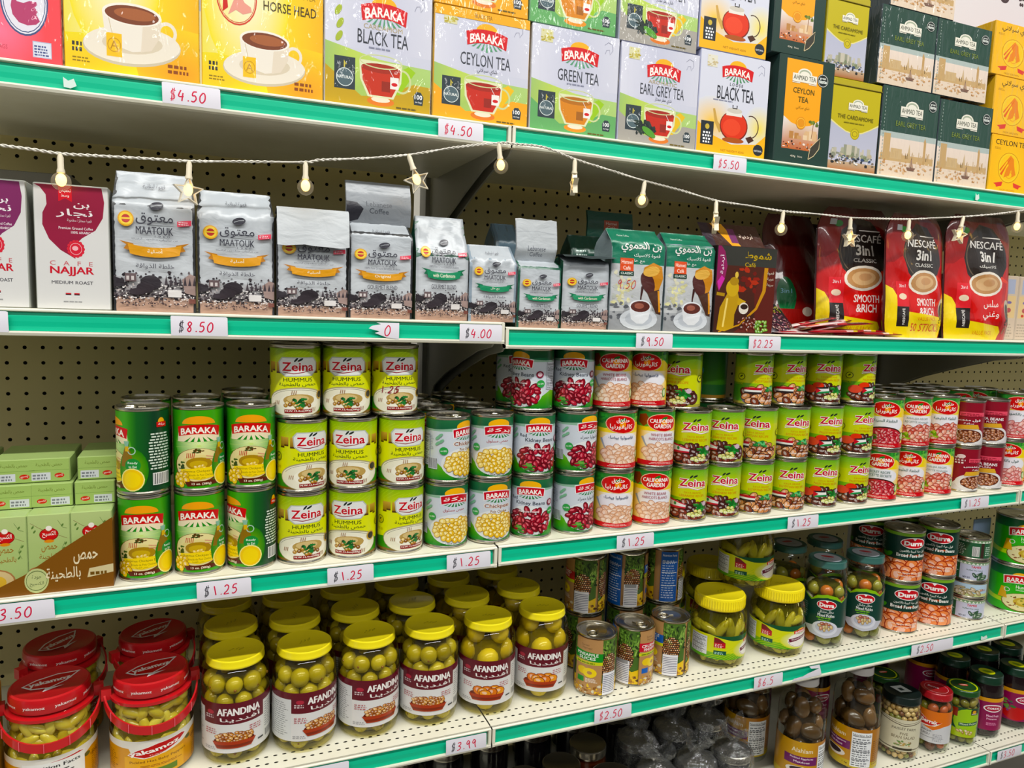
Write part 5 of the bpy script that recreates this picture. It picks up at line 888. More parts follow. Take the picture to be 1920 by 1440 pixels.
# shelves
SN = ['top', 'coffee', 'can', 'olive jar', 'bottom']
def shelf(s, k):
    a, b = BAYS[k]; a += .0012; b -= .0012
    zf = lambda x, e=0: edge(s, x + (.002 if abs(x - a) < 1e-6 else -.002 if abs(x - b) < 1e-6 else 0)) + e
    root = new('shelf', None, None, (0, 0, 0)); tag(root, f'cream metal shelf with green price strip, {SN[s]} level of the {BN[k]} bay', 'shelf', 'cream metal shelves')
    def prof(pts, name, m, x0=a, x1=b, caps=True):
        bb = MB(); n = len(pts); V = [(x0, y, zf(x0, z)) for y, z in pts] + [(x1, y, zf(x1, z)) for y, z in pts]
        F = [(i, i + n, (i + 1) % n + n, (i + 1) % n) for i in range(n)]
        T = geometry.tessellate_polygon([[Vector((p[0], p[1], 0)) for p in pts]]); F += [t for t in T] + [tuple(q + n for q in reversed(t)) for t in T]
        bb.add(V, F); bm = bmesh.new(); me = bb.build(name, m, smooth=False, auto=None); bm.from_mesh(me); bmesh.ops.recalc_face_normals(bm, faces=bm.faces); bm.to_mesh(me); bm.free(); return new(name, me, root)
    # deck: a tray, flat underneath, with an open lip at the back
    if s >= 3:
        dk = MB(); nx = 96; px = (b - a) / nx; Vv, Ff = holed(nx, 2, px, .017, .0032, .0017, fn=lambda u, v: (a + u, D + .012 + v, zf(a + u, .003)))
        dk.add(Vv, Ff); y1 = D + .012 + 2 * .017
        dk.add([(a, D, zf(a, .003)), (b, D, zf(b, .003)), (b, D + .012, zf(b, .003)), (a, D + .012, zf(a, .003))], [(0, 1, 2, 3)])
        dk.add([(a, y1, zf(a, .003)), (b, y1, zf(b, .003)), (b, DB - .014, zf(b, .003)), (a, DB - .014, zf(a, .003))], [(0, 1, 2, 3)])
        new('deck', dk.build('deck', M_cream, smooth=False, auto=None), root)
        prof([(D + .006, -.003), (DB - .05, -.003), (DB - .05, -.024), (D + .006, -.024)], 'deck_underside', mat('shaded_underside', '#6a675c', rough=.6))  # cream darkened to put the shade under the lower shelves into the colour
    else:
        prof([(D + .002, .003), (DB - .014, .003), (DB - .014, 0), (DB - .05, 0), (DB - .05, -.024), (D + .004, -.024), (D + .004, .0)], 'deck', M_cream)
    prof([(D - .001, .003), (D - .0025, .0015), (D - .0025, 0), (D + .001, -.001), (D + .0035, -.002), (D + .0035, -.0225), (D + .001, -.0235), (D - .0035, -.0235), (D - .004, -.0255), (D - .003, -.0285), (D + .004, -.0295), (D + .012, -.027), (D + .006, .001), (D + .004, .003)], 'price_channel', M_cream)
    prof([(D + .0014, -.0012), (D + .0004, -.006), (D, -.012), (D + .0002, -.018), (D - .0004, -.0232), (D + .003, -.0232), (D + .003, -.0012)], 'price_strip', M_green, a + .006, b - .006)
    for e in (0, 1):
        bb = MB(); x0 = a if e == 0 else b - .0045; bb.box(x0, x0 + .0045, D - .0035, D + .01, zf(x0, -.0285), zf(x0, .002)); new('end_cap', bb.build('end_cap', M_cream, smooth=False, auto=None), root)
        xb = a + .006 if e == 0 else b - .009
        P = [(D + .012, -.024), (D + .03, -.036), (D + .09, -.046), (D + .17, -.07), (D + .26, -.1), (D + .33, -.13), (DB - .03, -.165), (DB - .012, -.2), (DB - .012, -.004), (D + .012, -.004)]
        bb = MB(); bb.prism(P, xb, xb + .003, fn=lambda y, z, x: (x, y, zf(x, z))); me = bb.build('bracket', M_post, smooth=False, auto=None); new('bracket', me, root)
    return root
for s in range(5):
    for k in range(3): shelf(s, k)
# ---------------------------------------------------------------- price tags and torn scraps in the strips
M_ink = mat('price_tag_print', rough=.5, attr=True)
def pricetag(s, p0, p1, text, what, torn=None, col='#cf2c4c', shift=.12, black=True):
    x0 = at(p0, [230, 610, 1050, 1300, 1410][s]).x; x1 = at(p1, [230, 610, 1050, 1300, 1410][s]).x; w = x1 - x0; W = w * 100; H = 2.45
    a = Art(W, H)
    if torn: a.poly([(u * W, v * H) for u, v in torn], '#e9e6ee')
    else: a.poly([(.05, 0), (W - .1, 0), (W, .1), (W - .05, H - .12), (W - .25, H), (.1, H), (0, H - .1)], '#e9e6ee')
    h = min(1.45, W * .72 / (.78 * max(len(text), 1)))
    if text: hand_text(a, text, W * shift, .5, h, col, .16, 6, black)
    xm = (x0 + x1) / 2
    def wrap(x, z, o):
        return (x, -.0015 - o * 1.0 - .0006 * math.sin(PI * z / .0245) + .0004 * (x / w) ** 2, z)
    me = a.mesh('price_tag', w, .0245, wrap, su=w / 8, sv=.004, mats=M_ink, off=.0001)
    ang = math.atan(TS[s]); o = new('price_tag', me, None, (xm, D - .0026, edge(s, xm) - .0252)); o.rotation_euler = (0, -ang, 0)
    tag(o, what, 'price tag', 'handwritten price tags')
TT = 'white price tag handwritten '
pricetag(0, 305, 414, '$4.50', TT + '$4.50 in red below the yellow teacup boxes', black=False)
pricetag(0, 820, 905, '$4.50', TT + '$4.50 in red just left of the top shelf joint', black=False)
pricetag(0, 1339, 1402, '$5.50', TT + '$5.50 below the box printed with a teapot', black=False, shift=.14)
pricetag(1, -40, 18, '', 'blank white price tag at the left edge of the coffee shelf')
pricetag(1, 320, 427, '$8.50', TT + '$8.50 below the silver coffee bags')
pricetag(1, 690, 747, '0', 'torn white price tag scrap with one red zero, coffee shelf', torn=[(.1, .75), (.4, .85), (.25, .95), (1, .95), (1, .02), (.6, .1), (.2, .35), (.35, .45), (0, .6)], shift=.5)
pricetag(1, 860, 940, '$4.00', TT + '$4.00 below the small silver bags beside the joint')
pricetag(1, 1191, 1260, '$9.50', TT + '$9.50 below the green and white coffee bags')
pricetag(1, 1403, 1463, '$2.25', TT + '$2.25 between the black coffee box and red pouches', black=False)
pricetag(2, -30, 101, '$3.50', TT + '$3.50 below the small green cartons', shift=.04)
pricetag(2, 368, 471, '$1.25', TT + '$1.25 below the tall green hummus cans')
pricetag(2, 613, 700, '$1.25', TT + '$1.25 below the yellow hummus cans')
pricetag(2, 836, 918, '$1.25', TT + '$1.25 below the chickpea cans beside the joint')
pricetag(2, 1152, 1221, '$1.25', TT + '$1.25 below the white bean cans')
pricetag(2, 1468, 1525, '$1.25', TT + '$1.25 below the green fava bean cans')
pricetag(2, 1787, 1838, '$1.25', TT + '$1.25 below the maroon cans')
pricetag(3, 582, 655, '1', 'white price tag cut by the bottom edge of the photo')
pricetag(3, 837, 913, '$3.99', TT + '$3.99 below the olive jars')
pricetag(3, 1114, 1183, '$2.50', TT + '$2.50 below the pineapple cans', black=False)
pricetag(3, 1409, 1462, '$6.5', TT + '$6.5 below the cucumber jars', black=False)
pricetag(3, 1480, 1534, '', 'torn empty price tag scrap right of the $6.5 tag', torn=[(.55, 1), (.9, 1), (1, .1), (0, .05), (.05, .25), (.35, .3), (.5, .45), (.9, .7), (.62, .8)])
pricetag(3, 1697, 1773, '$2.50', TT + '$2.50 below the stacked orange bean cans')
pricetag(4, 1867, 1911, '$3.50', TT + '$3.50 below the magenta label jars')
def scrap(s, px, w, h, what):
    a = Art(w * 100, h * 100); a.poly([(.1, .1), (w * 55, 0), (w * 100, h * 30), (w * 80, h * 95), (w * 40, h * 70), (.05, h * 100)], '#dfeee6'); xm = at(px, [140, 610, 1050, 1190][s]).x
    me = a.mesh('paper_scrap', w, h, flat, mats=M_ink); o = new('paper_scrap', me, None, (xm, D - .0031, edge(s, xm) - .022)); tag(o, what, 'paper scrap', 'torn paper scraps on the strips')
scrap(0, 131, .014, .012, 'tiny white paper scrap stuck on the top strip below the red box')
scrap(0, 1853, .012, .014, 'tiny white paper scrap on the top strip below the yellow horse boxes')
scrap(3, 1843, .022, .01, 'torn white paper scrap near the right end of the jar shelf strip')
# ================================================================ goods
def boxmesh(name, art, w, h, d, side='#cccccc', m=M_card, tops=None, sideart=None):
    base = MB(); n = MB(); n.rbox(-w / 2, w / 2, 0, d, 0, h, .0012, col=lin(side)); me = None
    return art.mesh(name, w - .002, h - .002, lambda x, z, o: (x, -o, z + .001), mats=m, base=n, off=.0002)
def tea(art, p0, p1, py, ptop, label, side, z0=None, H=None, m=M_card, name='tea_box', cat='tea box', d=.075, gap=.012, rz=0, group='tea boxes on the top shelf', lidart=None):
    Yf = D + gap; a, b = at(p0, py, Yf), at(p1, py, Yf); w = b.x - a.x - .0008; x = (a.x + b.x) / 2
    z = top(0, x) if z0 is None else z0; h = H or at((p0 + p1) / 2, ptop, Yf).z - z
    me = boxmesh(name, art, w, h, d, side, m)
    return Proto(name, cat, me).put(label, (x, Yf, z), rz, group), z + h, w, x
def lidded(z): return z
ART = {}
def A(key, fn, *a):
    k = (key, a)
    if k not in ART: ART[k] = fn(*a)
    return ART[k]
# ---- top shelf, left bay
tea(A('swan', swan), -75, 118, 110, 0, 'red box with a swan in a white oval, left end of the top shelf', '#d84a4a', H=.17, m=M_film)
tea(A('yt', yellowtea, 0), 121, 375, 135, 0, 'film-wrapped yellow box with a large cup of tea, beside the red swan box', '#e8b41c', H=.19, m=M_film)
tea(A('yt', yellowtea, 1), 378, 606, 165, 0, 'film-wrapped yellow box with a teacup and dark capital lettering above it', '#e8b41c', H=.19, m=M_film)
B = {'card': barakatea('CARDAMOM', 'BLACK TEA', '#c23a22', '#c2a02c', tcol='#33363e'), 'cey': barakatea(None, 'CEYLON TEA', '#c4341c', '#f2ad14', 'شاي سيلاني', stripe='o', mid='#eec02c'),
     'green': barakatea(None, 'GREEN TEA', '#d8892c', '#6cab6a'), 'earl': barakatea('AROMATIC', 'EARL GREY TEA', '#c23424', '#a9a49c', 'شاي عطر ممتاز', leaf=True, mid='#e8c02c')}
_, zc, _, _ = tea(B['card'], 607, 808, 190, 0, 'tea box lettered BLACK TEA over a red glass cup with leaves', '#c8c9d6', H=.165, m=M_film)
_, z1, _, _ = tea(B['cey'], 810, 989, 222, 20, 'lower film-wrapped box lettered CEYLON TEA with an orange base', '#e8b02c', m=M_film)
tea(B['cey'], 809, 984, 222, 0, 'upper orange-based tea box standing on the CEYLON TEA box', '#e8b02c', z0=z1, H=.145, m=M_film)
# ---- top shelf, middle bay
_, z1, _, _ = tea(B['green'], 991, 1155, 245, 55, 'lower film-wrapped box lettered GREEN TEA with a green base', '#c4c8d4', m=M_film)
tea(B['green'], 985, 1146, 245, 0, 'upper green-based tea box standing on the GREEN TEA box', '#7ab48a', z0=z1, H=.145, m=M_film)
_, z1, _, _ = tea(B['earl'], 1156, 1304, 268, 88, 'lower box lettered EARL GREY TEA with a glass cup and leaves', '#b8bad0', m=M_film)
tea(B['earl'], 1150, 1296, 268, 0, 'upper glass cup box with a grey base standing on EARL GREY TEA box', '#b8bad0', z0=z1, H=.145, m=M_film)
lt = A('lt', loosetea)
_, z1, _, xl = tea(lt, 1303, 1434, 285, 100, 'lower box lettered LOOSE BLACK TEA with a round red teapot', '#b9bcd6')
tea(lt, 1297, 1424, 285, 0, 'upper teapot box standing on the lettered LOOSE BLACK TEA box', '#b9bcd6', z0=z1, H=.155)
ac = A('ac', ahmadceylon)
_, z1, _, _ = tea(ac, 1449, 1553, 298, 106, 'lower dark green CEYLON TEA box with an orange front panel', '#203a34', d=.07, gap=.01, rz=.0)
tea(ac, 1432, 1527, 298, 0, 'upper dark green box with an orange panel on the other CEYLON TEA box', '#203a34', z0=z1, H=.16, d=.07)
def tin(p0, p1, py, ptop, label, z0=None, H=None):
    Yf = D + .012; a, b = at(p0, py, Yf), at(p1, py, Yf); w = b.x - a.x; x = (a.x + b.x) / 2; z = top(0, x) if z0 is None else z0; h = H or at(p0 + 40, ptop, Yf).z - z
    body = boxmesh('body', A('at', ahmadtin), w, h - .012, .08, '#b8a81c', M_card)
    l = MB(); l.rbox(-w / 2 - .001, w / 2 + .001, -.001, .081, h - .0125, h, .0015, col=lin('#b5a514')); l.rbox(-w / 2 - .0016, w / 2 + .0016, -.0016, .0816, h - .0125, h - .0105, .0006, col=lin('#8a7c10'))
    Proto('tea_tin', 'tea tin', [('body', body), ('lid', l.build('lid', M_card, colors=True))]).put(label, (x, Yf, z), 0, 'tea tins on the top shelf'); return z + h
z1 = tin(1548, 1641, 312, 148, 'lower olive yellow tea tin lettered THE CARDAMOME')
tin(1529, 1606, 312, 0, 'upper olive yellow tea tin standing on the other tin', z1, .14)
ag = A('ag', ahmadgrey)
zA = []
for i, (p0, p1) in enumerate(((1642, 1749), (1750, 1850))):
    _, z1, _, _ = tea(ag, p0, p1, 335, 165 + 26 * i, f'lower dark green EARL GREY TEA box, {["left", "right"][i]} one of the film-wrapped pair', '#2c3c44', m=M_film, d=.14)
    zA.append(z1)
for i, (p0, p1) in enumerate(((1627, 1731), (1732, 1833))):
    tea(ag, p0, p1, 335, 0, f'second-level dark green tea box above the wrapped pair, {["left", "right"][i]} one', '#2c3c44', z0=max(zA), H=.137, m=M_film, d=.14)
tea(ag, 1640, 1760, 335, 0, 'topmost pale-fronted tea box on the dark green stack', '#2c3c44', z0=max(zA) + .137, H=.13, m=M_film, d=.14)
z1 = None
for i, (t, H) in enumerate((('bottom', .1115), ('middle', .1115), ('top', .1))):
    p = [(1851, 1926), (1846, 1922), (1836, 1912)][i]
    _, z1, _, _ = tea(A('ht', horsetea, i == 0), p[0], p[1], 350, 0, f'yellow horse-emblem tea box, {t} of the stack at the right end', '#f0b81c', z0=z1, H=H, m=M_film if i else M_card, d=.09)
tea(swan(), 1880, 2010, 345, 0, 'red box half hidden behind the yellow horse-emblem boxes', '#d02430', H=.33, gap=.12)
sg = Art(40, 16, '#e2dcdc'); sg.text('شاي', 12, 11, 9, 5, '#4a3a3c', .02); sg.text('سيلان', 27, 12, 12, 6, '#4a3a3c', .02)
sp = at(1850, 75, D + .22); so = new('cardboard_sign', boxmesh('cardboard_sign', sg, .42, .16, .004, '#d8d2d2'), None, (1.70, D + .22, sp.z)); tag(so, 'pale sign with dark Arabic lettering behind the right-hand tea boxes', 'sign')
new('backing_box', boxmesh('backing_box', Art(5, 5, '#b88a54'), .3, sp.z - top(0, 1.7) - .0005, .1, '#b88a54'), None, (1.72, D + .215, top(0, 1.72))); tag(bpy.data.objects['backing_box'], 'plain cardboard case behind the right-hand tea boxes carrying the sign', 'box')
# ================================================================ coffee shelf
def s2(p0, p1, py, gap=.012): a, b = at(p0, py, D + gap), at(p1, py, D + gap); return (a.x + b.x) / 2, b.x - a.x
for i, (p0, p1, c, c2, t) in enumerate(((-72, 57, '#7a2a5c', '#5a1c4c', 'white coffee box with a purple drop at the left photo edge'), (69, 209, '#8e1f3c', '#7a1c38', 'white coffee box with a maroon drop, beside the silver bags'))):
    x, w = s2(p0, p1, 577); z = top(1, x); me = boxmesh('coffee_box', najjar(c, c2), w, .148, .05, '#a9aca4'); Proto('coffee_box', 'coffee box', me).put(t, (x, D + .012, z), 0, 'white boxed coffee')
x, w = s2(-60, 136, 400, .2); new('carton', boxmesh('carton', Art(9, 5, '#8c8880', '#938f86'), w, at(60, 322, D + .2).z - top(1, x), .1, '#8c8880'), None, (x, D + .2, top(1, x))); tag(bpy.data.objects['carton'], 'grey carton standing behind the two white coffee boxes', 'box')
def bagmesh(art, w, h1, h2, d, side, seed, m=M_foil, yc=.5, narrow=.93):
    R = random.Random(seed); ph = [R.uniform(0, 6) for _ in range(6)]
    def yf(z):
        if z < h1: return 0
        t = min((z - h1) / (h2 - h1), 1); return d * yc * (t ** .85)
    def hw(z):
        if z < h1: return 1 - .012 * math.sin(PI * z / h1) * 0
        t = min((z - h1) / (h2 - h1), 1); return 1 - (1 - narrow) * t
    def F(x, z, o):
        u = x / (w / 2); b = .0022 * (1 - u * u) * math.sin(PI * min(z / h1, 1)) + .0008 * math.sin(u * 5 + ph[0] + z * 60) * math.sin(z * 70 + ph[1])
        if z > h1: b += .0012 * math.sin(u * 9 + ph[2]) * math.sin((z - h1) * 160 + ph[3])
        e = max(0, abs(u) - .93) / .07
        return (x * hw(z), yf(z) - b - o + .0018 * e * e, z)
    B_ = MB(); nz = 16; nx = 12; c = lin(side)
    V = []; zs = [h2 * j / nz for j in range(nz + 1)]
    for z in zs:
        for i in range(nx + 1): V.append(F(-w / 2 + w * i / nx, z, -.0004))
    B_.add(V, [(j * (nx + 1) + i, j * (nx + 1) + i + 1, (j + 1) * (nx + 1) + i + 1, (j + 1) * (nx + 1) + i) for j in range(nz) for i in range(nx)], col=c)
    for sgn in (-1, 1):      # sides with a gusset
        V = []
        for z in zs:
            p = F(sgn * w / 2, z, -.0004); yb = d if z < h1 else d - (d * (1 - yc) - .002) * min((z - h1) / (h2 - h1), 1)
            ins = .003 + (.25 * w * min(max((z - h1) / (h2 - h1), 0), 1)) * .5
            V += [p, (p[0] - sgn * ins, (p[1] + yb) / 2, z), (p[0], yb, z)]
        B_.add(V, [(j * 3 + q, j * 3 + q + 1, j * 3 + q + 4, j * 3 + q + 3) for j in range(nz) for q in (0, 1)], col=c)
    V = []
    for z in zs:
        yb = d if z < h1 else d - (d * (1 - yc) - .002) * min((z - h1) / (h2 - h1), 1); V += [(-w / 2 * hw(z), yb, z), (w / 2 * hw(z), yb, z)]
    B_.add(V, [(2 * j + 1, 2 * j, 2 * j + 2, 2 * j + 3) for j in range(nz)], col=c); B_.add([(-w / 2, 0, 0), (w / 2, 0, 0), (w / 2, d, 0), (-w / 2, d, 0)], [(0, 3, 2, 1)], col=c)
    return art.mesh('body', w, h2, F, su=.008, sv=.008, mats=m, base=B_, off=.0003)
def flapmesh(w, path, col, art=None, m=M_foil, t=.0009, wav=.0014, seed=1, x0=0):
    """a folded strip of foil: path is [(y, z)]"""
    B_ = MB(); n = len(path); nx = 8; V = []; R = random.Random(seed); p1, p2 = R.uniform(0, 6), R.uniform(0, 6)
    for side in (0, 1):
        for j, (y, z) in enumerate(path):
            for i in range(nx + 1):
                u = i / nx * 2 - 1; k = wav * math.sin(u * 4 + p1 + j) + wav * .6 * math.sin(u * 9 + p2)
                V.append((x0 + u * w / 2, y + k * (j / n) + (t if side else 0), z + (k * .8 if j == n - 1 else 0)))
    q = (nx + 1) * n
    Fs = [(j * (nx + 1) + i, j * (nx + 1) + i + 1, (j + 1) * (nx + 1) + i + 1, (j + 1) * (nx + 1) + i) for j in range(n - 1) for i in range(nx)]
    Fs += [tuple(a + q for a in reversed(f)) for f in Fs]; e = (n - 1) * (nx + 1); Fs += [(e + i, e + i + 1, e + i + 1 + q, e + i + q) for i in range(nx)]
    B_.add(V, Fs, col=lin(col))
    if art:
        L = [0]
        for j in range(1, n): L.append(L[-1] + math.hypot(path[j][0] - path[j - 1][0], path[j][1] - path[j - 1][1]))
        def wrap(x, s, o):
            j = 0
            while j < n - 2 and s > L[j + 1]: j += 1
            f = (s - L[j]) / (L[j + 1] - L[j]); return (x0 + x, path[j][0] * (1 - f) + path[j + 1][0] * f - o - .002, path[j][1] * (1 - f) + path[j + 1][1] * f)
        return art.mesh('top_flap', w * .99, L[-1], wrap, su=.01, sv=.008, mats=m, base=B_, off=.0004)
    return B_.build('top_flap', m, colors=True)
def coffee(p0, p1, py, art, pk, pt, label, side='#6c7278', flap=None, gap=.012, d=.055, group='silver coffee bags', seed=1, top_z=None, name='coffee_bag'):
    x, w = s2(p0, p1, py, gap); z = top(1, x); pm = (p0 + p1) / 2
    h1 = at(pm, pk, D + gap).z - z; h2 = at(pm, pt, D + gap + d * .5).z - z
    parts = [('body', bagmesh(art, w - .001, h1, h2, d, side, seed))]
    if flap: parts.append(('top_flap', flap(w, h1, h2, d)))
    return Proto(name, 'coffee bag', parts).put(label, (x, D + gap, z), 0, group)
lc = Art(10, 10, '#8a8f95'); lc.text('Lebanese', 5, 4.6, 4, 1.2, '#50545c', .01); lc.text('Coffee', 5, 3.1, 3, 1.2, '#50545c', .01); lc.poly([(0, 5), (1.6, 4.8), (2.6, 3.4), (1.8, 1), (0, .2)], '#2a2a32')
lc2 = Art(10, 10, '#b9bec2'); lc2.text('Lebanese', 5, 3.4, 4.4, 1.2, '#6a6e78', .01); lc2.text('Coffee', 5, 2, 3.2, 1.1, '#6a6e78', .01); lc2.line([(0, 7), (5, 7.4), (10, 6.8)], .1, '#9a9fa6')
coffee(213, 368, 583, A('m1', maatouk, 0, 1), 382, 326, 'tall silver coffee bag with gold ribbon, beside the maroon drop box', seed=1, side='#26282c')
coffee(371, 515, 588, A('m1', maatouk, 0, 1), 402, 362, 'silver coffee bag with gold ribbon, second of the large silver bags', seed=2, side='#26282c')
coffee(518, 652, 592, A('m1', maatouk, 0, 1), 412, 404, 'silver coffee bag whose pale top is folded down over the front', seed=3, side='#26282c',
       flap=lambda w, h1, h2, d: flapmesh(w * .99, [(.03, h2 - .001), (.0, h2 + .006), (-.006, h2 + .002), (-.0085, h2 - .01), (-.01, h2 - .024), (-.013, h2 - .044)], '#c3c8cc', seed=5))
coffee(653, 773, 596, A('m2', maatouk, 0, 0), 440, 418, 'silver coffee bag with gold ribbon under a tall grey upright flap', seed=4, side='#26282c',
       flap=lambda w, h1, h2, d: flapmesh(w * 1.02, [(.026, h2 - .004), (.022, h2 + .02), (.026, h2 + .04), (.034, h2 + .056)], '#7c8186', lc, seed=6))
coffee(778, 877, 602, A('m3', maatouk, 1, 0), 478, 408, 'small silver coffee bag with green ribbon and a tall sloping top', seed=5, side='#1a5a44', d=.05)
coffee(878, 967, 606, A('m4', maatouk, 1, 1), 490, 461, 'small silver coffee bag with Arabic green ribbon and rounded top', seed=6, side='#8a9aa8', d=.05)
coffee(969, 1050, 610, A('m3', maatouk, 1, 0), 498, 488, 'small silver coffee bag with green ribbon and an upright white flap', seed=7, side='#1a5a44', d=.05,
       flap=lambda w, h1, h2, d: flapmesh(w * .94, [(.022, h2 - .004), (.012, h2 + .016), (.014, h2 + .036), (.018, h2 + .06)], '#c4c8cc', lc2, seed=7, x0=-.003))
coffee(1052, 1138, 613, A('m3', maatouk, 1, 0), 492, 484, 'small silver coffee bag with green ribbon shaded by its dark forward flap', seed=8, side='#1a5a44', d=.05,
       flap=lambda w, h1, h2, d: flapmesh(w * 1.12, [(.025, h2), (.01, h2 + .003), (-.004, h2 + .002), (-.014, h2 - .002)], '#3a4446', seed=8))
dk = Art(9, 14, '#14503f', '#0f3c30'); dk.lines(1, 8, 3, 4, 7, '#cfe0d8', .4); dk.rect(2, 5, 3, 1.4, '#2c9a5c')
coffee(1070, 1140, 520, dk, 470, 443, 'dark green coffee bag crumpled behind the last small silver bag', gap=.085, seed=9, side='#0f3c30', group='green coffee bags', d=.045)
bl = Art(9, 14, '#5c7280'); coffee(928, 975, 520, bl, 450, 421, 'blue-grey coffee bag standing behind the small silver bags', gap=.085, seed=10, side='#4c606c')
hl = Art(10, 8, '#175c4a'); hl.rect(3.6, 3, 3.2, 2.8, '#c8502c'); hl.text('Hamwi', 5.2, 5, 2.4, .8, '#f6e0d0', .01); hl.text('Café', 5.2, 3.9, 1.8, .8, '#f6e0d0', .01)
coffee(1112, 1190, 540, A('h0', hamwi), 470, 452, 'green coffee bag with a tall green flap, in the second row', gap=.14, seed=11, side='#10483a', group='green coffee bags', flap=lambda w, h1, h2, d: flapmesh(w * 1.1, [(.028, h2 - .004), (.026, h2 + .03), (.03, h2 + .05)], '#175c4a', hl, seed=12))
coffee(1141, 1241, 617, hamwi(True), 458, 432, 'green and white coffee bag with a red handwritten 9.50', gap=.01, seed=12, side='#8a9aa0', group='green coffee bags', d=.06)
coffee(1243, 1333, 620, A('h0', hamwi), 462, 440, 'green and white coffee bag beside the black brass-pot box', gap=.01, seed=13, side='#7a8a92', group='green coffee bags', d=.06)
x, w = s2(1336, 1447, 622); z = top(1, x); h = at(1390, 462, D + .012).z - z
sl = Art(10, 5, '#3a1a14'); sl.poly([(2, 5), (4, 5), (6, 0), (4.5, 0)], '#e0a01c'); sl.rect(4.5, 1, 1.2, 3, '#6a2a5c'); sl.text('أردنية', 7.4, 2.6, 2.4, 1.2, '#e8d8c8', .01); sl.rect(0, 0, 1.6, 5, '#2a1c2c')
Proto('coffee_box', 'coffee box', [('body', boxmesh('body', A('sh', shamout), w, h, .09, '#241818')),
      ('lid_flap', sl.mesh('lid_flap', w, .06, lambda x, z, o: (x, .03 + z * .55 - o, h + z * .72), mats=M_pouch, su=.02, off=.0002, base=(lambda q: (q.box(-w / 2, w / 2, .0305, .0315, h - .001, h + .001, col=lin('#241818')), q)[1])(MB())))]).put('black coffee box with a brass coffee pot, lid flap open', (x, D + .012, z), 0)
def pouchmesh(art, w, h, t, seed, side='#5a1412', m=M_pouch, shoulder=.18, lean=.02):
    R = random.Random(seed); p = [R.uniform(0, 6) for _ in range(4)]
    def ws(z):
        v = z / h; return 1 - shoulder * max(0, (v - .8) / .2) ** 2 - .05 * max(0, (.12 - v) / .12)
    def th(z): v = min(max(z / h, 0), 1); return t * (1 - v) ** .55 * (.55 + .45 * min(1, v / .15)) + .002
    def F(x, z, o, s=-1):
        u = min(1, abs(x) / (w / 2)); g = math.sqrt(max(0, 1 - u ** 2.6)); k = .0016 * math.sin(u * 7 * (1 if x > 0 else -1) + p[0] + z * 50) * g + .0014 * math.sin(z * 90 + p[1] + x * 40) * g
        return (x * ws(z), lean * z / h * 2 + s * (th(z) / 2 * g + o) + (k if s < 0 else 0) + t / 2, z)
    B_ = MB(); nz, nx = 22, 18
    for s in (-1, 1):
        V = [F(-w / 2 + w * i / nx, h * j / nz, -.0006, s) for j in range(nz + 1) for i in range(nx + 1)]
        Fq = [(j * (nx + 1) + i, j * (nx + 1) + i + 1, (j + 1) * (nx + 1) + i + 1, (j + 1) * (nx + 1) + i) for j in range(nz) for i in range(nx)]
        B_.add(V, Fq if s < 0 else [tuple(reversed(f)) for f in Fq], col=lin(side))
    return art.mesh('coffee_pouch', w, h, F, su=.009, sv=.009, mats=m, base=B_, off=.0004)
for i, (p0, p1, yb, pt, arb, v50, gap, t) in enumerate(((1530, 1658, 600, 388, 0, 0, .064, 'red instant coffee pouch lettered CLASSIC, left of the three front pouches'), (1652, 1762, 622, 400, 0, 1, .012, 'red instant coffee pouch marked 50 STICKS, middle front pouch'), (1765, 1879, 633, 402, 1, 0, .01, 'red instant coffee pouch with Arabic writing on its mug, right front pouch'))):
    x, w = s2(p0, p1, yb, gap + .026); z = top(1, x); Proto('coffee_pouch', 'coffee pouch', pouchmesh(nescafe(arb, v50), w * 1.02, at((p0 + p1) / 2, pt, D + gap + .03).z - z, .05, 3 + i, shoulder=.3, lean=.008)).put(t, (x, D + gap, z), (-.06, .05, -.02)[i], 'red instant coffee pouches')
dr = Art(14, 20, '#7a1a18', '#4c1210'); dr.ell(4, 6, 2.2, 3.4, '#1c6a3a'); dr.text('3in1', 4, 7, 2.4, .8, '#8ac0d8'); dr.rect(0, 0, 14, 4, '#8a1c1a'); dr.ell(9, 3.6, 1.4, .8, '#c8b8a8')  # the red pouch print with the back-row shade painted into its inks
for i, (p0, p1, pt, gap, t) in enumerate(((1440, 1532, 392, .128, 'red pouch with painted-in shade behind the black coffee box'), (1500, 1600, 375, .21, 'red pouch with painted-in shade at the back behind the left front pouch'), (1600, 1690, 380, .135, 'red pouch with painted-in shade between and behind the left and middle front pouches'), (1694, 1756, 385, .13, 'red pouch with painted-in shade between and behind the middle and right front pouches'))):
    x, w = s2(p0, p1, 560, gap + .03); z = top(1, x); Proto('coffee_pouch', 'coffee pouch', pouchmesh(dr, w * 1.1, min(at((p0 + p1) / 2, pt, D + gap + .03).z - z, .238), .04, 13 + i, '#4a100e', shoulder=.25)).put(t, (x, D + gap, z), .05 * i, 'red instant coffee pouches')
pb_ = Art(9, 9, '#2a1c28'); pb_.blobs(4.5, 4, 3.6, 3.4, 60, .32, .22, ['#8a3a44', '#7a2c4c', '#5a2434', '#a8847a'], '#1c1018', 5); pb_.specks(5.4, 6, 3.4, 2.6, 40, .3, ['#b8b44c', '#6a6a2c', '#d8cf8a'], 2); pb_.poly([(0, 9), (3.6, 9), (0, 6)], '#6a2434')
x, w = s2(1446, 1512, 610, .02); Proto('bean_pouch', 'pouch', pouchmesh(pb_, w * 1.15, .058, .03, 8, '#2a1420', lean=.03)).put('small dark pouch printed with beans beside the black coffee box', (x, D + .022, top(1, x)), .15)
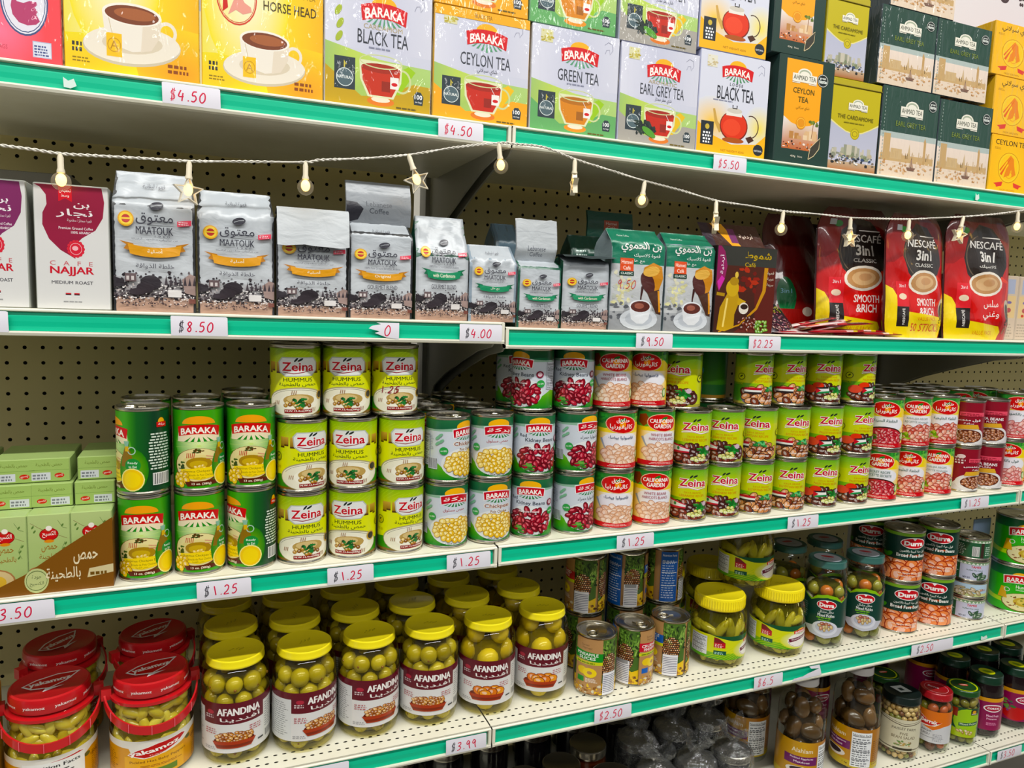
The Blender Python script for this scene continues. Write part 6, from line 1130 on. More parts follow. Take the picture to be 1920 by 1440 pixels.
# loose sachets
sa = Art(14, 2, '#b0202c'); sa.rect(0, 0, 4.4, 2, '#f0d8d4'); sa.rect(7, .1, 5.6, 1.8, '#1f1a1c'); sa.text('NESCAFÉ', 9.8, 1, 4.2, .8, '#e8e4e0', .02); sa.rect(12.8, 0, 1.2, 2, '#c8343c'); sa.ell(5.6, 1, .8, .6, '#e0c8b0')
sb = Art(14, 2, '#a81c28'); sb.rect(0, .3, 9, .4, '#d86a6a'); sb.rect(9, 0, 2.4, 2, '#e8c8c4'); sb.poly([(10.5, 0), (11.5, 0), (13, 2), (12, 2)], '#d8c02c')
sc_ = Art(14, 2, '#ead2cf'); sc_.rect(1, .2, 4, 1.6, '#c8303a'); sc_.rect(8, .2, 4.6, 1.5, '#d8d4d8'); sc_.text('NESCAFÉ', 10.2, 1, 3.6, .7, '#c8303a', .02)
def sachet(art):
    def F(x, z, o): u = max(-1, min(1, x / .07)); v = max(-1, min(1, z / .009 - 1)); k = .003 * math.sqrt(max(0, 1 - v * v)) * (1 - abs(u) ** 6); return (x, z - .009, k + o + .003)
    q = MB(); V = [F(-.07 + .14 * i / 12, .018 * j / 6, -.0004) for j in range(7) for i in range(13)] + [(x, y, .0002 + .003 - (z - .003)) for x, y, z in [F(-.07 + .14 * i / 12, .018 * j / 6, -.0004) for j in range(7) for i in range(13)]]
    Fq = [(j * 13 + i, j * 13 + i + 1, (j + 1) * 13 + i + 1, (j + 1) * 13 + i) for j in range(6) for i in range(12)]; q.add(V, Fq + [tuple(91 + a for a in reversed(f)) for f in Fq], col=lin('#a82030'))
    return art.mesh('coffee_sachet', .14, .018, F, su=.01, sv=.003, mats=M_pouch, base=q, off=.0003)
SM = [sachet(sa), sachet(sb), sachet(sc_)]
x0 = s2(1500, 1600, 620)[0]
SD = ['pale-tipped', 'red', 'white and red', 'black banded', 'crumpled red', 'striped red', 'short red', 'bright red', 'deep red', 'faded red', 'long red']
for i, (dx, dy, dz, rz, ry) in enumerate(((-.05, .012, .0, .12, 0), (.03, .01, .004, -.05, -.02), (.09, .02, .0, .1, 0), (-.02, .032, .008, .3, -.1), (.04, .03, .012, .15, -.12), (.1, .036, .006, -.2, 0), (0, .05, .018, .05, -.16), (.06, .045, .02, .35, -.1), (.13, .014, .002, .02, 0), (.01, .022, .016, .22, -.08), (.07, .028, .018, .02, -.04))):
    Proto('coffee_sachet', 'coffee sachet', SM[(2, 1, 1, 0, 2, 1, 0, 1, 1, 2, 0)[i]]).put(f'{SD[i]} stick sachet, loose in the pile below the red pouches', (x0 + dx, D + .012 + dy, top(1, x0 + dx) + dz), rz, 'loose coffee sachets', ry=ry)
bb_ = A('bb', beigebox)
for i in range(4):
    x = 1.53 + .053 * i; Proto('tea_carton', 'carton', boxmesh('tea_carton', bb_, .0515, .14, .09, '#c9b8a6')).put(f'slim beige carton, {ORD[i]} from the left at the right end of the coffee shelf', (x, D + .072, top(1, x)), 0, 'slim beige cartons')
# ================================================================ can shelf
def canparts(key, art, r, h, fill=False):
    b = MB(); R = r
    prof = [(R * .9, .0006), (R * .93, 0), (R * .985, .0006), (R, .002), (R * .995, .0034), (R * .965, .0048), (R * .962, .006)]
    prof += [(R * .962, h - .006), (R * .965, h - .0048), (R * .995, h - .0034), (R, h - .002), (R * .985, h - .0003), (R * .95, h - .0003), (R * .935, h - .0034)]
    b.lathe(prof, 48, capt=False)
    l = MB(); l.lathe([(R * .936, h - .0034), (R * .9, h - .0036), (R * .88, h - .0028), (R * .82, h - .0028), (R * .8, h - .0036), (R * .55, h - .0036), (R * .53, h - .0031), (R * .49, h - .0031), (R * .47, h - .0036), (0.0001, h - .0036)], 40, capb=False)
    parts = [('body', b.build('body', M_tin)), ('lid', l.build('lid', M_tin)), ('label', label_on(art, 'label', R * .966, .0052, h - .0104))]
    t = MB(); t.tube([(R * .5 * math.sin(a) * .5, -R * .45 + R * .28 * math.cos(a), h - .0024) for a in [2 * PI * i / 14 for i in range(14)]], .0011, 6, closed=True); t.box(-.002, .002, -R * .2, R * .1, h - .0032, h - .002)
    parts.append(('pull_tab', t.build('pull_tab', M_tin)))
    return parts
CANS = {}
def can(key, fn, r, h):
    if key not in CANS: CANS[key] = Proto('food_can', 'can', canparts(key, fn(), r, h))
    return CANS[key]
def put_can(P, s, X, Y, z, ang, label, group):
    return P.put(label, (X, Y, z), -math.atan2(X, Y) + math.radians(ang), group)
R_T = .0345
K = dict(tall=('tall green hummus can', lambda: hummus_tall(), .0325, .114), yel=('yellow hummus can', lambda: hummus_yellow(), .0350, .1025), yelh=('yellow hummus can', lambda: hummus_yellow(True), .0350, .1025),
         che=('chickpea can with English lettering', lambda: barakacan('chick', 0), .0343, .1013), cha=('chickpea can with Arabic lettering', lambda: barakacan('chick', 1), .0343, .1013),
         ke=('red kidney bean can with English lettering', lambda: barakacan('kid', 0), .0343, .1013), ka=('red kidney bean can with Arabic lettering', lambda: barakacan('kid', 1), .0343, .1013),
         we=('white bean can with English lettering', lambda: califcan('white', 0), .0343, .101), wa=('white bean can with Arabic lettering', lambda: califcan('white', 1), .0343, .101),
         fl=('green fava can with a striped cedar flag', lambda: favacan('l'), .0343, .0985), fe=('green fava can with peach-coloured beans', lambda: favacan('e'), .0343, .0985), fp=('green fava can with tomatoes and a small flag', lambda: favacan('p'), .0343, .0985),
         se=('red bean sauce can with English lettering', lambda: califcan('secret', 0), .0343, .1045), sa=('red bean sauce can with Arabic lettering', lambda: califcan('secret', 1), .0343, .1045),
         he=('pink bean can with English lettering', lambda: califcan('khal', 0), .0343, .1045), ha=('pink bean can with Arabic lettering', lambda: califcan('khal', 1), .0343, .1045),
         me=('maroon fava can with English lettering', lambda: maroonfava(0), .0330, .0985), ma=('maroon fava can with Arabic lettering', lambda: maroonfava(1), .0330, .0985),
         ce=('cumin fava can with Arabic lettering', lambda: califcan('cumin', 1), .0343, .1045), gb=('green can showing its back with a berry print', lambda: greenback(), .0343, .1))
def kc(k): d = K[k]; return can(k, d[1], d[2], d[3])
LV = {2: ['lower', 'upper'], 3: ['bottom', 'middle', 'top']}
def stack(n, X, gap, items, back=0, shift=None, note=''):
    """items: (kind, angle) from the deck up"""
    r = K[items[0][0]][2]; Y = D + gap + r; z = top(2, X)
    for i, (k, a) in enumerate(items):
        sx, sy = (shift or {}).get(i, (0, 0)); P = kc(k)
        put_can(P, 2, X + sx, Y + sy, z, a, f'{K[k][0]}, {LV[len(items)][i]} one, {ORD[n]} stack from the left' if n < 12 else f'{K[k][0]}, {LV[len(items)][i]}, {ORD[n - 12]} stack right of white beans', 'cans on the can shelf')
        z += K[k][3] + .0003
G = .01
stack(0, -.081, G, [('tall', -9), ('tall', -86)]); stack(1, -.014, G, [('tall', -5), ('tall', 0)]); stack(2, .0525, G, [('tall', -64), ('tall', 0)])
stack(3, .121, G, [('yel', 12), ('yel', 25), ('yel', 6)], shift={2: (-.008, .012)}); stack(4, .193, G, [('yel', -12), ('yel', -9), ('yel', 0)], shift={2: (-.008, .012)}); stack(5, .265, G, [('yel', 33), ('yel', 20), ('yelh', 14)], shift={2: (-.009, .012)})
stack(6, .337, G, [('cha', 27), ('che', 55)]); stack(7, .409, G, [('che', 25), ('cha', 22)])
stack(8, .482, G, [('ke', -4), ('ke', 18), ('ke', -40)], shift={2: (-.001, .012)}); stack(9, .559, G, [('ka', 45), ('ka', 45), ('ke', 0)], shift={2: (-.005, .01)})
stack(10, .635, G, [('wa', 10), ('wa', 15), ('we', 10)], shift={2: (-.008, .012)}); stack(11, .711, G, [('we', 14), ('we', 25), ('wa', -5)], shift={2: (-.013, .012)})
FX = [.788, .861, .936, 1.014, 1.096, 1.176]
stack(12, FX[0], G, [('fl', 16), ('fl', 16), ('fl', -20)], shift={2: (-.018, .012)}); stack(13, FX[1], G, [('fl', 14), ('fl', 0)])
stack(14, FX[2], G, [('fe', 25), ('fe', -5), ('fe', 45)], shift={2: (-.008, .012)}); stack(15, FX[3], G, [('fe', 20), ('fe', 28), ('fe', 42)], shift={2: (-.008, .012)})
stack(16, FX[4], G, [('fp', 25), ('fp', 30), ('fp', 22)], shift={2: (.0, .012)}); stack(17, FX[5], G, [('fp', 40), ('fp', 42), ('fp', 60)], shift={2: (.006, .01)})
RX = [1.256, 1.335, 1.415, 1.497, 1.574, 1.655]
stack(18, RX[0], G, [('se', 0), ('sa', 5)]); stack(19, RX[1], G, [('ha', 0), ('he', 18)]); stack(20, RX[2], G, [('he', 5), ('ha', 20)])
stack(21, RX[3], G, [('ma', 50), ('ma', 5)]); stack(22, RX[4], G, [('me', -5), ('me', 0)]); stack(23, RX[5], G + .006, [('ce', 0), ('ce', 20)])
put_can(kc('ce'), 2, 1.735, D + .05, top(2, 1.735), 0, 'cumin fava can at the far right edge of the can shelf, lower one', 'cans on the can shelf')
put_can(kc('ce'), 2, 1.735, D + .05, top(2, 1.735) + .1052, 10, 'cumin fava can at the far right edge of the can shelf, upper one', 'cans on the can shelf')
# second and third rows, lids mostly
def behind(n, X, k, rows, levels, what):
    for row in rows:
        r = K[k][2]; z = top(2, X)
        for i in range(max(levels) + 1):
            if i in levels: put_can(kc(k), 2, X + .0004 * ((n * 7 + row * 3) % 5 - 2), D + G + r + .014 + row * (2 * r + .002), z, (n * 53 + row * 31 + i * 17) % 90 - 20, f'{what}, {["second", "third", "fourth"][row - 1]} row back, {["lower", "upper", "topmost"][i]} level', 'cans in the rows behind')
            z += K[k][3] + .0003
behind(0, -.083, 'tall', [1], [1], 'tall green hummus can behind the first stack from the left'); behind(1, -.0165, 'tall', [1], [1], 'tall green hummus can behind the second stack from the left'); behind(2, .0493, 'tall', [1, 2], [1], 'tall green hummus can behind the third stack from the left')
behind(3, .117, 'yel', [1], [1, 2], 'yellow hummus can behind the fourth stack from the left'); behind(4, .189, 'yel', [1], [1, 2], 'yellow hummus can behind the fifth stack from the left'); behind(5, .262, 'yel', [1], [1, 2], 'yellow hummus can behind the sixth stack from the left')
behind(6, .337, 'cha', [1, 2, 3], [1], 'chickpea can behind the seventh stack from the left'); behind(7, .409, 'cha', [1, 2, 3], [1], 'chickpea can behind the eighth stack from the left')
behind(8, .482, 'ke', [1], [1, 2], 'kidney bean can behind the ninth stack from the left'); behind(9, .559, 'ke', [1], [1], 'kidney bean can behind the tenth stack from the left')
behind(12, FX[0] + .021, 'fl', [1], [1, 2], 'green fava can behind the first stack right of white beans'); behind(13, FX[1] + .0215, 'gb', [1], [1, 2], 'green can showing its back, second stack right of white beans')
behind(14, FX[2] + .018, 'fe', [1], [1], 'green fava can behind the third stack right of white beans'); behind(16, FX[4], 'fp', [1], [1], 'green fava can behind the fifth stack right of white beans')
for i, nm in enumerate(('seventh', 'eighth', 'ninth')): behind(18 + i, RX[i] + .006, 'se' if i < 1 else 'he', [1, 2], [1], f'red bean can behind the {nm} stack right of white beans')
behind(21, RX[3], 'he', [1, 2], [1], 'bean can behind the tenth stack right of white beans'); behind(22, RX[4], 'se', [1, 2], [1], 'bean can behind the eleventh stack right of white beans'); behind(23, RX[5], 'ce', [1], [1], 'bean can behind the twelfth stack right of white beans')
# small cartons in their brown tray
ca_ = cartonart(); CW, CH, CT = .0458, .097, .0305
cm = boxmesh('hummus_carton', ca_, CW, CH, CT, '#a4ba74'); CP = Proto('hummus_carton', 'carton', cm)
ct = [boxmesh('hummus_carton', cartontop(f), CW, CT, CH, '#9cb46a') for f in (0, 1)]
xs = [-.1397, -.1857, -.2317, -.2777]
for i, x in enumerate(xs):
    nm = ['rightmost', 'second from right', 'third from right', 'fourth from right'][i]; z = top(2, x) + .0015
    for row in range(5): CP.put(f'pale green hummus carton standing in the brown tray, {nm}, {["front", "second", "third", "fourth", "back"][row]} row', (x, D + .0135 + row * (CT + .0006), z), 0, 'pale green hummus cartons')
    for lv in range(2):
        Proto('hummus_carton', 'carton', ct[lv]).put(f'pale green hummus carton lying flat, {nm}, {["lower", "upper"][lv]} of the two lying layers', (x + (.004 if lv else .001) * (-1) ** i, D + .045 + .007 * lv, z + CH + .0006 + lv * (CT + .0006)), 0, 'pale green hummus cartons')
tb = MB(); x0, x1 = -.303, -.1158; z = top(2, -.2); c = lin('#7a4e12')
tb.box(x0, x1, D + .0085, D + .18, 0, .0012, col=c); tb.box(x1 - .0012, x1, D + .0085, D + .1, 0, .085, col=c)
tb.add([(x0, D + .0085, 0), (x1, D + .0085, 0), (x1, D + .0085, .089), (-.17, D + .0085, .053), (-.21, D + .0085, .024), (-.253, D + .0085, .004), (x0, D + .0085, .001)], [(0, 1, 2, 3, 4, 5, 6)], col=c)
ta = trayart(); ta.w = 45; tm = ta.mesh('display_tray', x1 - x0, .098, lambda x, zz, o: (x + (x0 + x1) / 2, D + .0082 - o, zz), mats=M_card, base=tb)
tag(new('display_tray', tm, None, (0, 0, z)), 'brown cardboard display tray with white Arabic lettering around the small cartons', 'tray')
# ================================================================ jar shelf
M_food = mat('wet_pickles', rough=.25, spec=.5, attr=True, coat=.3)
M_lid = mat('painted_lid', rough=.3, spec=.5, attr=True, coat=.4)
def fill(R, z0, z1, sz, cols, seed, core='#5c5410', top_n=True, jitter=.35, pits=None, tp=None):
    """blobs packed against the glass, over a core of darker brine"""
    a, b, c = sz; Rn = random.Random(seed); q = MB(); RR = R
    def rad(zz):
        if not tp or zz < tp[0]: return RR
        return RR + (tp[2] - RR) * min(1, (zz - tp[0]) / (tp[1] - tp[0]))
    q.lathe([(R - 1.4 * a, z0), (R - 1.1 * a, z0 + .003)] + [(rad(zz) - 1.1 * a, zz) for zz in [z0 + .004 + (z1 - b - z0 - .004) * i / 10 for i in range(11)]] + [(max(rad(z1) - 2.5 * a, .002), z1 - b * .6), (.001, z1 - b * .6)], 24, col=lin(core))
    z = z0 + c; k = 0
    while z < z1 - c * .4:
        R = rad(z)
        for Rr, off in ((R - a, 0), (R - 2.6 * a, .5)):
            if Rr < a or (Rr < R - 1.5 * a and z + 2 * c < z1 - .0): continue
            n = max(1, int(2 * PI * Rr / (2.02 * (a + b) / 2)))
            for i in range(n):
                t = 2 * PI * (i + .5 * (k % 2) + off) / n + Rn.uniform(-1, 1) * jitter * .4 / n; M = Matrix.Rotation(t, 4, 'Z') @ Matrix.Rotation(Rn.uniform(-1, 1) * jitter * 1.6, 4, 'Y') @ Matrix.Rotation(Rn.uniform(-.5, .5), 4, 'X')
                f = Rn.uniform(.88, 1.08); zz = z + Rn.uniform(-.15, .15) * c; cc = lin(Rn.choice(cols)); p = (Rr * math.sin(t) * Rn.uniform(.97, 1.0), -Rr * math.cos(t) * Rn.uniform(.97, 1), zz)
                M = Matrix.Rotation(t, 4, 'Z') @ Matrix.Rotation(Rn.uniform(-1, 1) * jitter * 2, 4, 'Y')
                q.blob(p, b * f, a * f, c * f, M, 10, 7, col=cc)
                if pits and Rn.random() < .5:
                    u = Rn.uniform(-.5, .5); w = Rn.uniform(-.5, .5); q.blob((p[0] + math.sin(t + u * .4) * a * .86, p[1] - math.cos(t + u * .4) * a * .86, zz + w * c * .6), .0022, .0022, .0022, None, 7, 5, col=lin(pits))
        z += c * 1.72; k += 1
    return q.build('pickled_contents', M_food, colors=True)
def jarparts(R, H, rn, hl, rl, contents, lab=None, lz=(0, 0), arc=360, lid='#f0de18', lidart=None, sh=.86, foot=.82, ribs=0, cname='pickled_contents', lidh=None, metal=False, stamp=True, gm=None):
    g = MB(); zs = H * sh
    pr = [(R * foot * .9, .001), (R * foot, 0), (R * .96, .005), (R, .014), (R, zs - .02), (R * .985, zs - .01), (R * .93, zs), (rn + .003, zs + .008), (rn, zs + .012), (rn, H - .003)]
    pr = [p for i, p in enumerate(pr) if i == 0 or p[1] > pr[i - 1][1] - .002]; g.lathe(pr, 48, capt=False)
    if ribs:
        for i in range(ribs):
            t = 2 * PI * i / ribs; g.tube([((R * 1.0 - .004 * k) * math.sin(t + .05 * k), -(R * 1.0 - .004 * k) * math.cos(t + .05 * k), zs - .022 + .008 * k) for k in range(4)], .0013, 5)
    parts = [('glass', g.build('glass', gm or M_glass))]
    if contents: parts.append((cname, contents))
    l = MB(); c = lin(lid); z = H - hl
    l.lathe([(rl * .985, z), (rl, z + .0012), (rl, z + .003), (rl * .985, z + .004), (rl * .985, H - .003), (rl * .97, H - .001), (rl * .93, H), (rl * .89, H - .0008), (.0005, H - .0008)], 44, col=c)
    if ribs:
        for i in range(60): t = 2 * PI * i / 60; l.box(-.0006, .0006, -rl - .0003, -rl * .98, z + .004, H - .004, M=Matrix.Rotation(t, 4, 'Z'), col=c)
    lm = M_tin if metal else M_lid; sub = []
    if lidart: sub = [('lid_print', lidart.mesh('lid_print', rl * 1.7, rl * 1.7, lambda x, y, o: (x, y - rl * .85, H - .0007 + o), mats=M_paper, su=None))]
    elif stamp: st = Art(6, 6); hand_text(st, '2.5 0', 1.6, 2.2, .9, '#7a7420', .08, 20); sub = [('date_stamp', st.mesh('date_stamp', rl * 1.2, rl * 1.2, lambda x, y, o: (x * .8 + y * .5 - .01, y * .8 - rl * .4, H - .0007 + o), mats=M_paper))]
    parts.append(('lid', l.build('lid', lm, colors=True), sub))
    if lab: parts.append(('label', label_on(lab, 'label', R * 1.004, lz[0], lz[1], arc)))
    return parts
def glassput(P, X, Y, s, ang, label, group, z=None): return P.put(label, (X, Y, top(s, X) if z is None else z), -math.atan2(X, Y) + math.radians(ang), group)
OC = ['#b4a620', '#a6981a', '#c0b22c', '#988a14', '#b0a222']; YC = ['#d0b81c', '#dac424', '#c6ae18']
ol = [fill(.0455, .004, .137, (.0122, .0134, .0138), OC, i, pits='#8a5a20', tp=(.112, .139, .035)) for i in (1, 2)]
art_ = fill(.0455, .004, .137, (.017, .019, .02), YC, 4, tp=(.11, .139, .036), core='#7a6c14')
LA, LB = olivelabel(0), olivelabel(1)
OJ = [Proto('olive_jar', 'jar', jarparts(.047, .153, .036, .012, .0405, ol[0], LA, (.021, .0745), 285, cname='olives', gm=M_brine)), Proto('olive_jar', 'jar', jarparts(.047, .153, .036, .012, .0405, ol[1], LA, (.021, .0745), 285, cname='olives', gm=M_brine)), Proto('artichoke_jar', 'jar', jarparts(.047, .153, .036, .012, .0405, art_, LB, (.021, .0745), 285, cname='artichokes', gm=M_brine))]
OX = [.0312, .1285, .227, .325, .425, .528]; OA = [-4, 34, 26, 0, 2, 2]; OY = [.03, .026, .03, .03, .028, .036]
WH = ['front', 'second', 'third']
for i, x in enumerate(OX):
    for row in range(3):
        P = OJ[2] if i > 3 else OJ[i % 2]; kd = 'whole yellow vegetables' if i > 3 else 'green olives'
        glassput(P, x - .004 * row, D + OY[i] + .047 + .0965 * row, 3, OA[i] + row * 40, f'yellow-lidded jar of {kd}, {WH[row]} row, {ORD[i]} column from the left', 'yellow-lidded maroon label jars')
# baby pepper jars with red carrying handles
la = Art(10, 10); la.poly([(1, 5), (3, 6.6), (6, 7.6), (9.4, 7.4), (7.4, 4.6), (5, 2.9), (2.4, 3.4)], '#e4e0e0'); la.poly([(1.4, 5), (3.1, 6.3), (6, 7.3), (8.9, 7.1), (7.1, 4.7), (5, 3.2), (2.6, 3.7)], '#b3141c'); la.text('yakamoz', 5, 5.2, 6, 1.7, '#e8e4e2', .04, rot=8); la.poly([(4.4, 3), (7, 3.2), (4, 2)], '#e4e0e0')
def pepperjar(back):
    R, H = .0535, .140; pc = fill(R - .0015, .005, .094, (.0064, .0072, .0165), ['#d0bc34', '#c6b028', '#dccb48', '#b8a020'], 7 + back, core='#857618', jitter=1.0, tp=(.07, .09, .044))
    up = fill(R - .0048, .082, .122, (.0068, .0078, .0155), ['#d4c038', '#e0d050', '#c4b02c'], 9 + back, core='#857618', jitter=1.0)
    g = MB(); g.lathe([(R * .8, .001), (R * .86, 0), (R * .98, .006), (R, .015), (R, .073), (R * .96, .08), (R * .9, .084), (R * .9, .088), (R * .93, .093), (R * .93, .106), (R * .88, .114), (R * .8, .118), (R * .8, .136)], 48, capt=False)
    l = MB(); c = lin('#c4141c'); rl = R * .9; l.lathe([(rl * .98, H - .021), (rl, H - .019), (rl, H - .005), (rl * .98, H - .0015), (rl * .93, H), (rl * .9, H - .001), (.0005, H - .001)], 44, col=c)
    rim = Art(33, 2); [rim.text('yakamoz', 2.2 + 4.1 * i, 1, 2.9, .85, '#f0d8d4', .02) for i in range(8)]
    h = MB(); cr = lin('#c8161e'); h.lathe([(R * .9, .111), (R * .98, .1105), (R * .985, .115), (R * .9, .1155)], 44, col=cr)
    hb = MB(); n = 26; V = []
    for i in range(n + 1):
        a = -PI / 2 + PI * i / n; k = math.cos(a); rx = R * 1.13; y = -rx * k * 1.02; x = rx * math.sin(a); z = .116 - .036 * k ** .8 if k > 0 else .116
        V += [(x, y, z - .006), (x, y, z + .006), (x * .96, y * .96, z + .006), (x * .96, y * .96, z - .006)]
    hb.add(V, [(4 * i + q, 4 * i + 4 + q, 4 * i + 4 + (q + 1) % 4, 4 * i + (q + 1) % 4) for i in range(n) for q in range(4)] + [(0, 1, 2, 3), (4 * n + 3, 4 * n + 2, 4 * n + 1, 4 * n)], col=cr)
    for i in range(4, n - 2, 4): x, y, z = V[4 * i]; hb.box(x - .0005, x + .0005, y - .0012, y + .0005, z, z + .012, col=lin('#e0606a'))
    for sx in (-1, 1): hb.box(sx * R * 1.06 - .006, sx * R * 1.06 + .006, -.006, .006, .109, .124, col=cr)
    return [('glass', g.build('glass', M_glass)), ('peppers', pc), ('neck_peppers', up), ('lid', l.build('lid', M_lid, colors=True), [('lid_print', la.mesh('lid_print', rl * 1.7, rl * 1.7, lambda x, y, o: (x, y - rl * .85, H - .0008 + o), mats=M_paper)), ('rim_print', (lambda me: me)(label_on(rim, 'rim_print', rl * 1.002, H - .018, .012)))]),
            ('collar', h.build('collar', M_lid, colors=True)), ('handle', hb.build('handle', M_lid, colors=True, auto=30)), ('label', label_on(pepperlabel(back), 'label', R * 1.004, .008, .054, 300))]
YJ = [Proto('pepper_jar', 'jar', pepperjar(0)), Proto('pepper_jar', 'jar', pepperjar(1))]
for x, y, k, a, t in ((-.2035, .03, 1, -2, 'front left one'), (-.0805, .03, 0, 6, 'front one beside the olive jars'), (-.2115, .155, 0, 30, 'left one behind in shadow'), (-.086, .155, 1, 20, 'right one behind in shadow')):
    glassput(YJ[k], x, D + y + .0535, 3, a, f'baby pepper jar with a red lid and handle, {t}', 'red-handled pepper jars')
yb = Art(6, 14, '#d8a81c'); yb.rect(0, 0, 1.6, 14, '#c01c24'); [yb.line([(3 + .1 * i, 1 + i), (5, 1.6 + i)], .3, '#3a3a1c') for i in range(11)]
tag(new('bean_box', boxmesh('bean_box', yb, .07, .15, .06, '#c8981c'), None, (-.295, D + .03, top(3, -.3))), 'yellow and red box at the left photo edge beside the pepper jar', 'box')
# pineapple cans
PR, PH = .0362, .108
PA = [Proto('pineapple_can', 'can', canparts('p', pineapple(c, c2, t), PR, PH)) for c, c2, t in (('#1c8a2c', '#2c8a3c', ('PINEAPPLE', 'SLICES')), ('#c02434', '#1c5cb0', ('CRUSHED', 'PINEAPPLE')), ('#1c5cb0', '#1c5cb0', ('PINEAPPLE', 'CHUNKS')))]
PG = 'pineapple cans'
for x, gap, k, a, t in ((.624, .022, 0, -22, 'PINEAPPLE SLICES can with a green band, front row'), (.706, .03, 1, 55, 'pineapple can with a red band at its right edge, middle of the front row'), (.789, .036, 2, -60, 'pineapple can with a blue band at its left edge, right of the front row')):
    glassput(PA[k], x, D + gap + PR, 3, a, t, PG)
for x, k, a, t in ((.645, 1, -75, 'left raised pineapple can with a maroon band at its left edge'), (.735, 2, 95, 'middle raised pineapple can with a blue panel at its left'), (.818, 2, 152, 'right raised pineapple can with a blue nutrition panel')):
    y = D + .108 + PR; glassput(PA[k], x, y, 3, 20, t + ', the can beneath it', PG); glassput(PA[k], x, y, 3, a, t, PG, top(3, x) + PH + .0004)
# cucumber jars
cu = fill(.0505, .005, .112, (.0085, .0095, .024), ['#a8a42a', '#989620', '#b6b23a', '#888a1e'], 3, core='#5a5a14', jitter=1.2, tp=(.09, .116, .042))
M2 = pickledlabel()
CJ = Proto('cucumber_jar', 'jar', jarparts(.0525, .134, .044, .024, .0475, cu, M2, (.02, .046), 230, lid='#f2de18', sh=.8, ribs=44, cname='cucumbers', foot=.7, gm=M_brine))
for x, gap, z, a, t in ((.906, .028, 0, 45, 'squat yellow-lidded cucumber jar beside the pineapple cans'), (1.05, .026, 0, 20, 'squat yellow-lidded cucumber jar beside the mixed pickle jars'), (.985, .055, .1345, 30, 'squat cucumber jar balanced on two others'), (.878, .185, 0, 60, 'squat cucumber jar in the second row behind the pineapple cans'), (.99, .17, 0, 10, 'squat cucumber jar in the second row carrying the balanced jar')):
    glassput(CJ, x, D + gap + .0525, 3, a, t, 'squat cucumber jars', top(3, x) + z)
mx_ = fill(.0395, .005, .14, (.0115, .0135, .014), ['#8e8a2c', '#7a7a24', '#d4761c', '#d8d0b0', '#9a9434', '#c86e20', '#cfc8a4', '#76702a'], 5, core='#4e4a18', tp=(.13, .152, .03), jitter=.8)
da = Art(10, 10); da.ell(5, 5, 4.2, 4.2, '#a9adb8', n=30); da.ell(5, 6, 2, .9, '#a8303c'); da.lines(3, 3, 4, 1.6, 3, '#5a5e6a')
DJ = Proto('mixed_pickle_jar', 'jar', jarparts(.0415, .178, .033, .014, .037, mx_, durrajar(), (.022, .092), 240, lid='#35635c', lidart=da, cname='mixed_pickles'))
for x, row, a, t in ((1.163, 0, 8, 'front row, left one'), (1.268, 0, 10, 'front row, right one'), (1.155, 1, 40, 'second row, left one'), (1.258, 1, 30, 'second row, right one')):
    glassput(DJ, x, D + .028 + .0415 + row * .1, 3, a, f'green-label mixed pickle jar with grey-green lid, {t}', 'mixed pickle jars')
DC = Proto('food_can', 'can', canparts('d', durracan(), .041, .112))
for i, x in enumerate((1.378, 1.484)):
    for row in range(2):
        for lv in range(2): glassput(DC, x, D + .03 + .041 + row * .084, 3, (28, 4)[i] + 3 * lv - row * 30, f'black and orange bean can, {["left", "right"][i]} stack, {["front", "second"][row]} row, {["lower", "upper"][lv]} one', 'black and orange bean cans', top(3, x) + lv * .1125)
z = top(3, 1.59)
for i, (k, h, t) in enumerate(((1, .05, 'bottom one'), (2, .038, 'second one up, printed with stuffed rolls'), (1, .05, 'third one up with a pale panel'), (0, .05, 'top one with a bar code'))):
    glassput(Proto('small_can', 'can', canparts('s', smallcan(k), .038, h)), 1.592, D + .03 + .038, 3, 0, f'small flat can in the right-hand stack of four, {t}', 'small flat cans', z); z += h + .0003
new('divider_card', boxmesh('divider_card', Art(5, 9, '#9fb2d4'), .06, .2, .003, '#9fb2d4'), None, (1.70, D + .12, top(3, 1.69))); tag(bpy.data.objects['divider_card'], 'pale blue card standing between the small cans and big green cans', 'card')
BC = Proto('food_can', 'can', canparts('b', bighummus(), .05, .113))
for lv in range(2): glassput(BC, 1.745, D + .012 + .05, 3, 14, f'large bright green hummus can at the right end, {["lower", "upper"][lv]} one', 'large green hummus cans', top(3, 1.745) + lv * .1135)
# ================================================================ bottom shelf
def ovoid(cols, seed, R, z1, sz, core='#241a08'): return fill(R, .005, z1, sz, cols, seed, core=core, jitter=.8)
am = MB(); am.lathe([(.03, .004), (.036, .01), (.036, .1), (.034, .108), (.001, .108)], 32, col=lin('#5c2408')); am = am.build('syrup', M_food, colors=True)
dkc = MB(); dkc.lathe([(.03, .004), (.036, .01), (.036, .1), (.034, .108), (.001, .108)], 32, col=lin('#100c10')); dkc = dkc.build('dark_preserve', M_food, colors=True)
JG = Proto('syrup_jar', 'jar', jarparts(.038, .13, .032, .016, .0365, am, lid='#c8b468', metal=True, cname='syrup', stamp=False))
gl = MB(); 
for x, gap, t in ((.43, .03, 'first'), (.515, .06, 'second'), (.595, .075, 'third'), (.672, .115, 'fourth')): glassput(JG, x, D + gap + .038, 4, 0, f'amber syrup jar with a gold lid, {t} from the left on the bottom shelf', 'gold-lidded syrup jars')
BJ = Proto('preserve_jar', 'jar', jarparts(.043, .125, .038, .016, .042, dkc, lid='#6a5a2c', metal=True, cname='dark_preserve', stamp=False))
glassput(BJ, .672, D + .012 + .043, 4, 0, 'dark preserve jar with a shiny dark gold lid, unwrapped, in front', 'dark preserve jars')
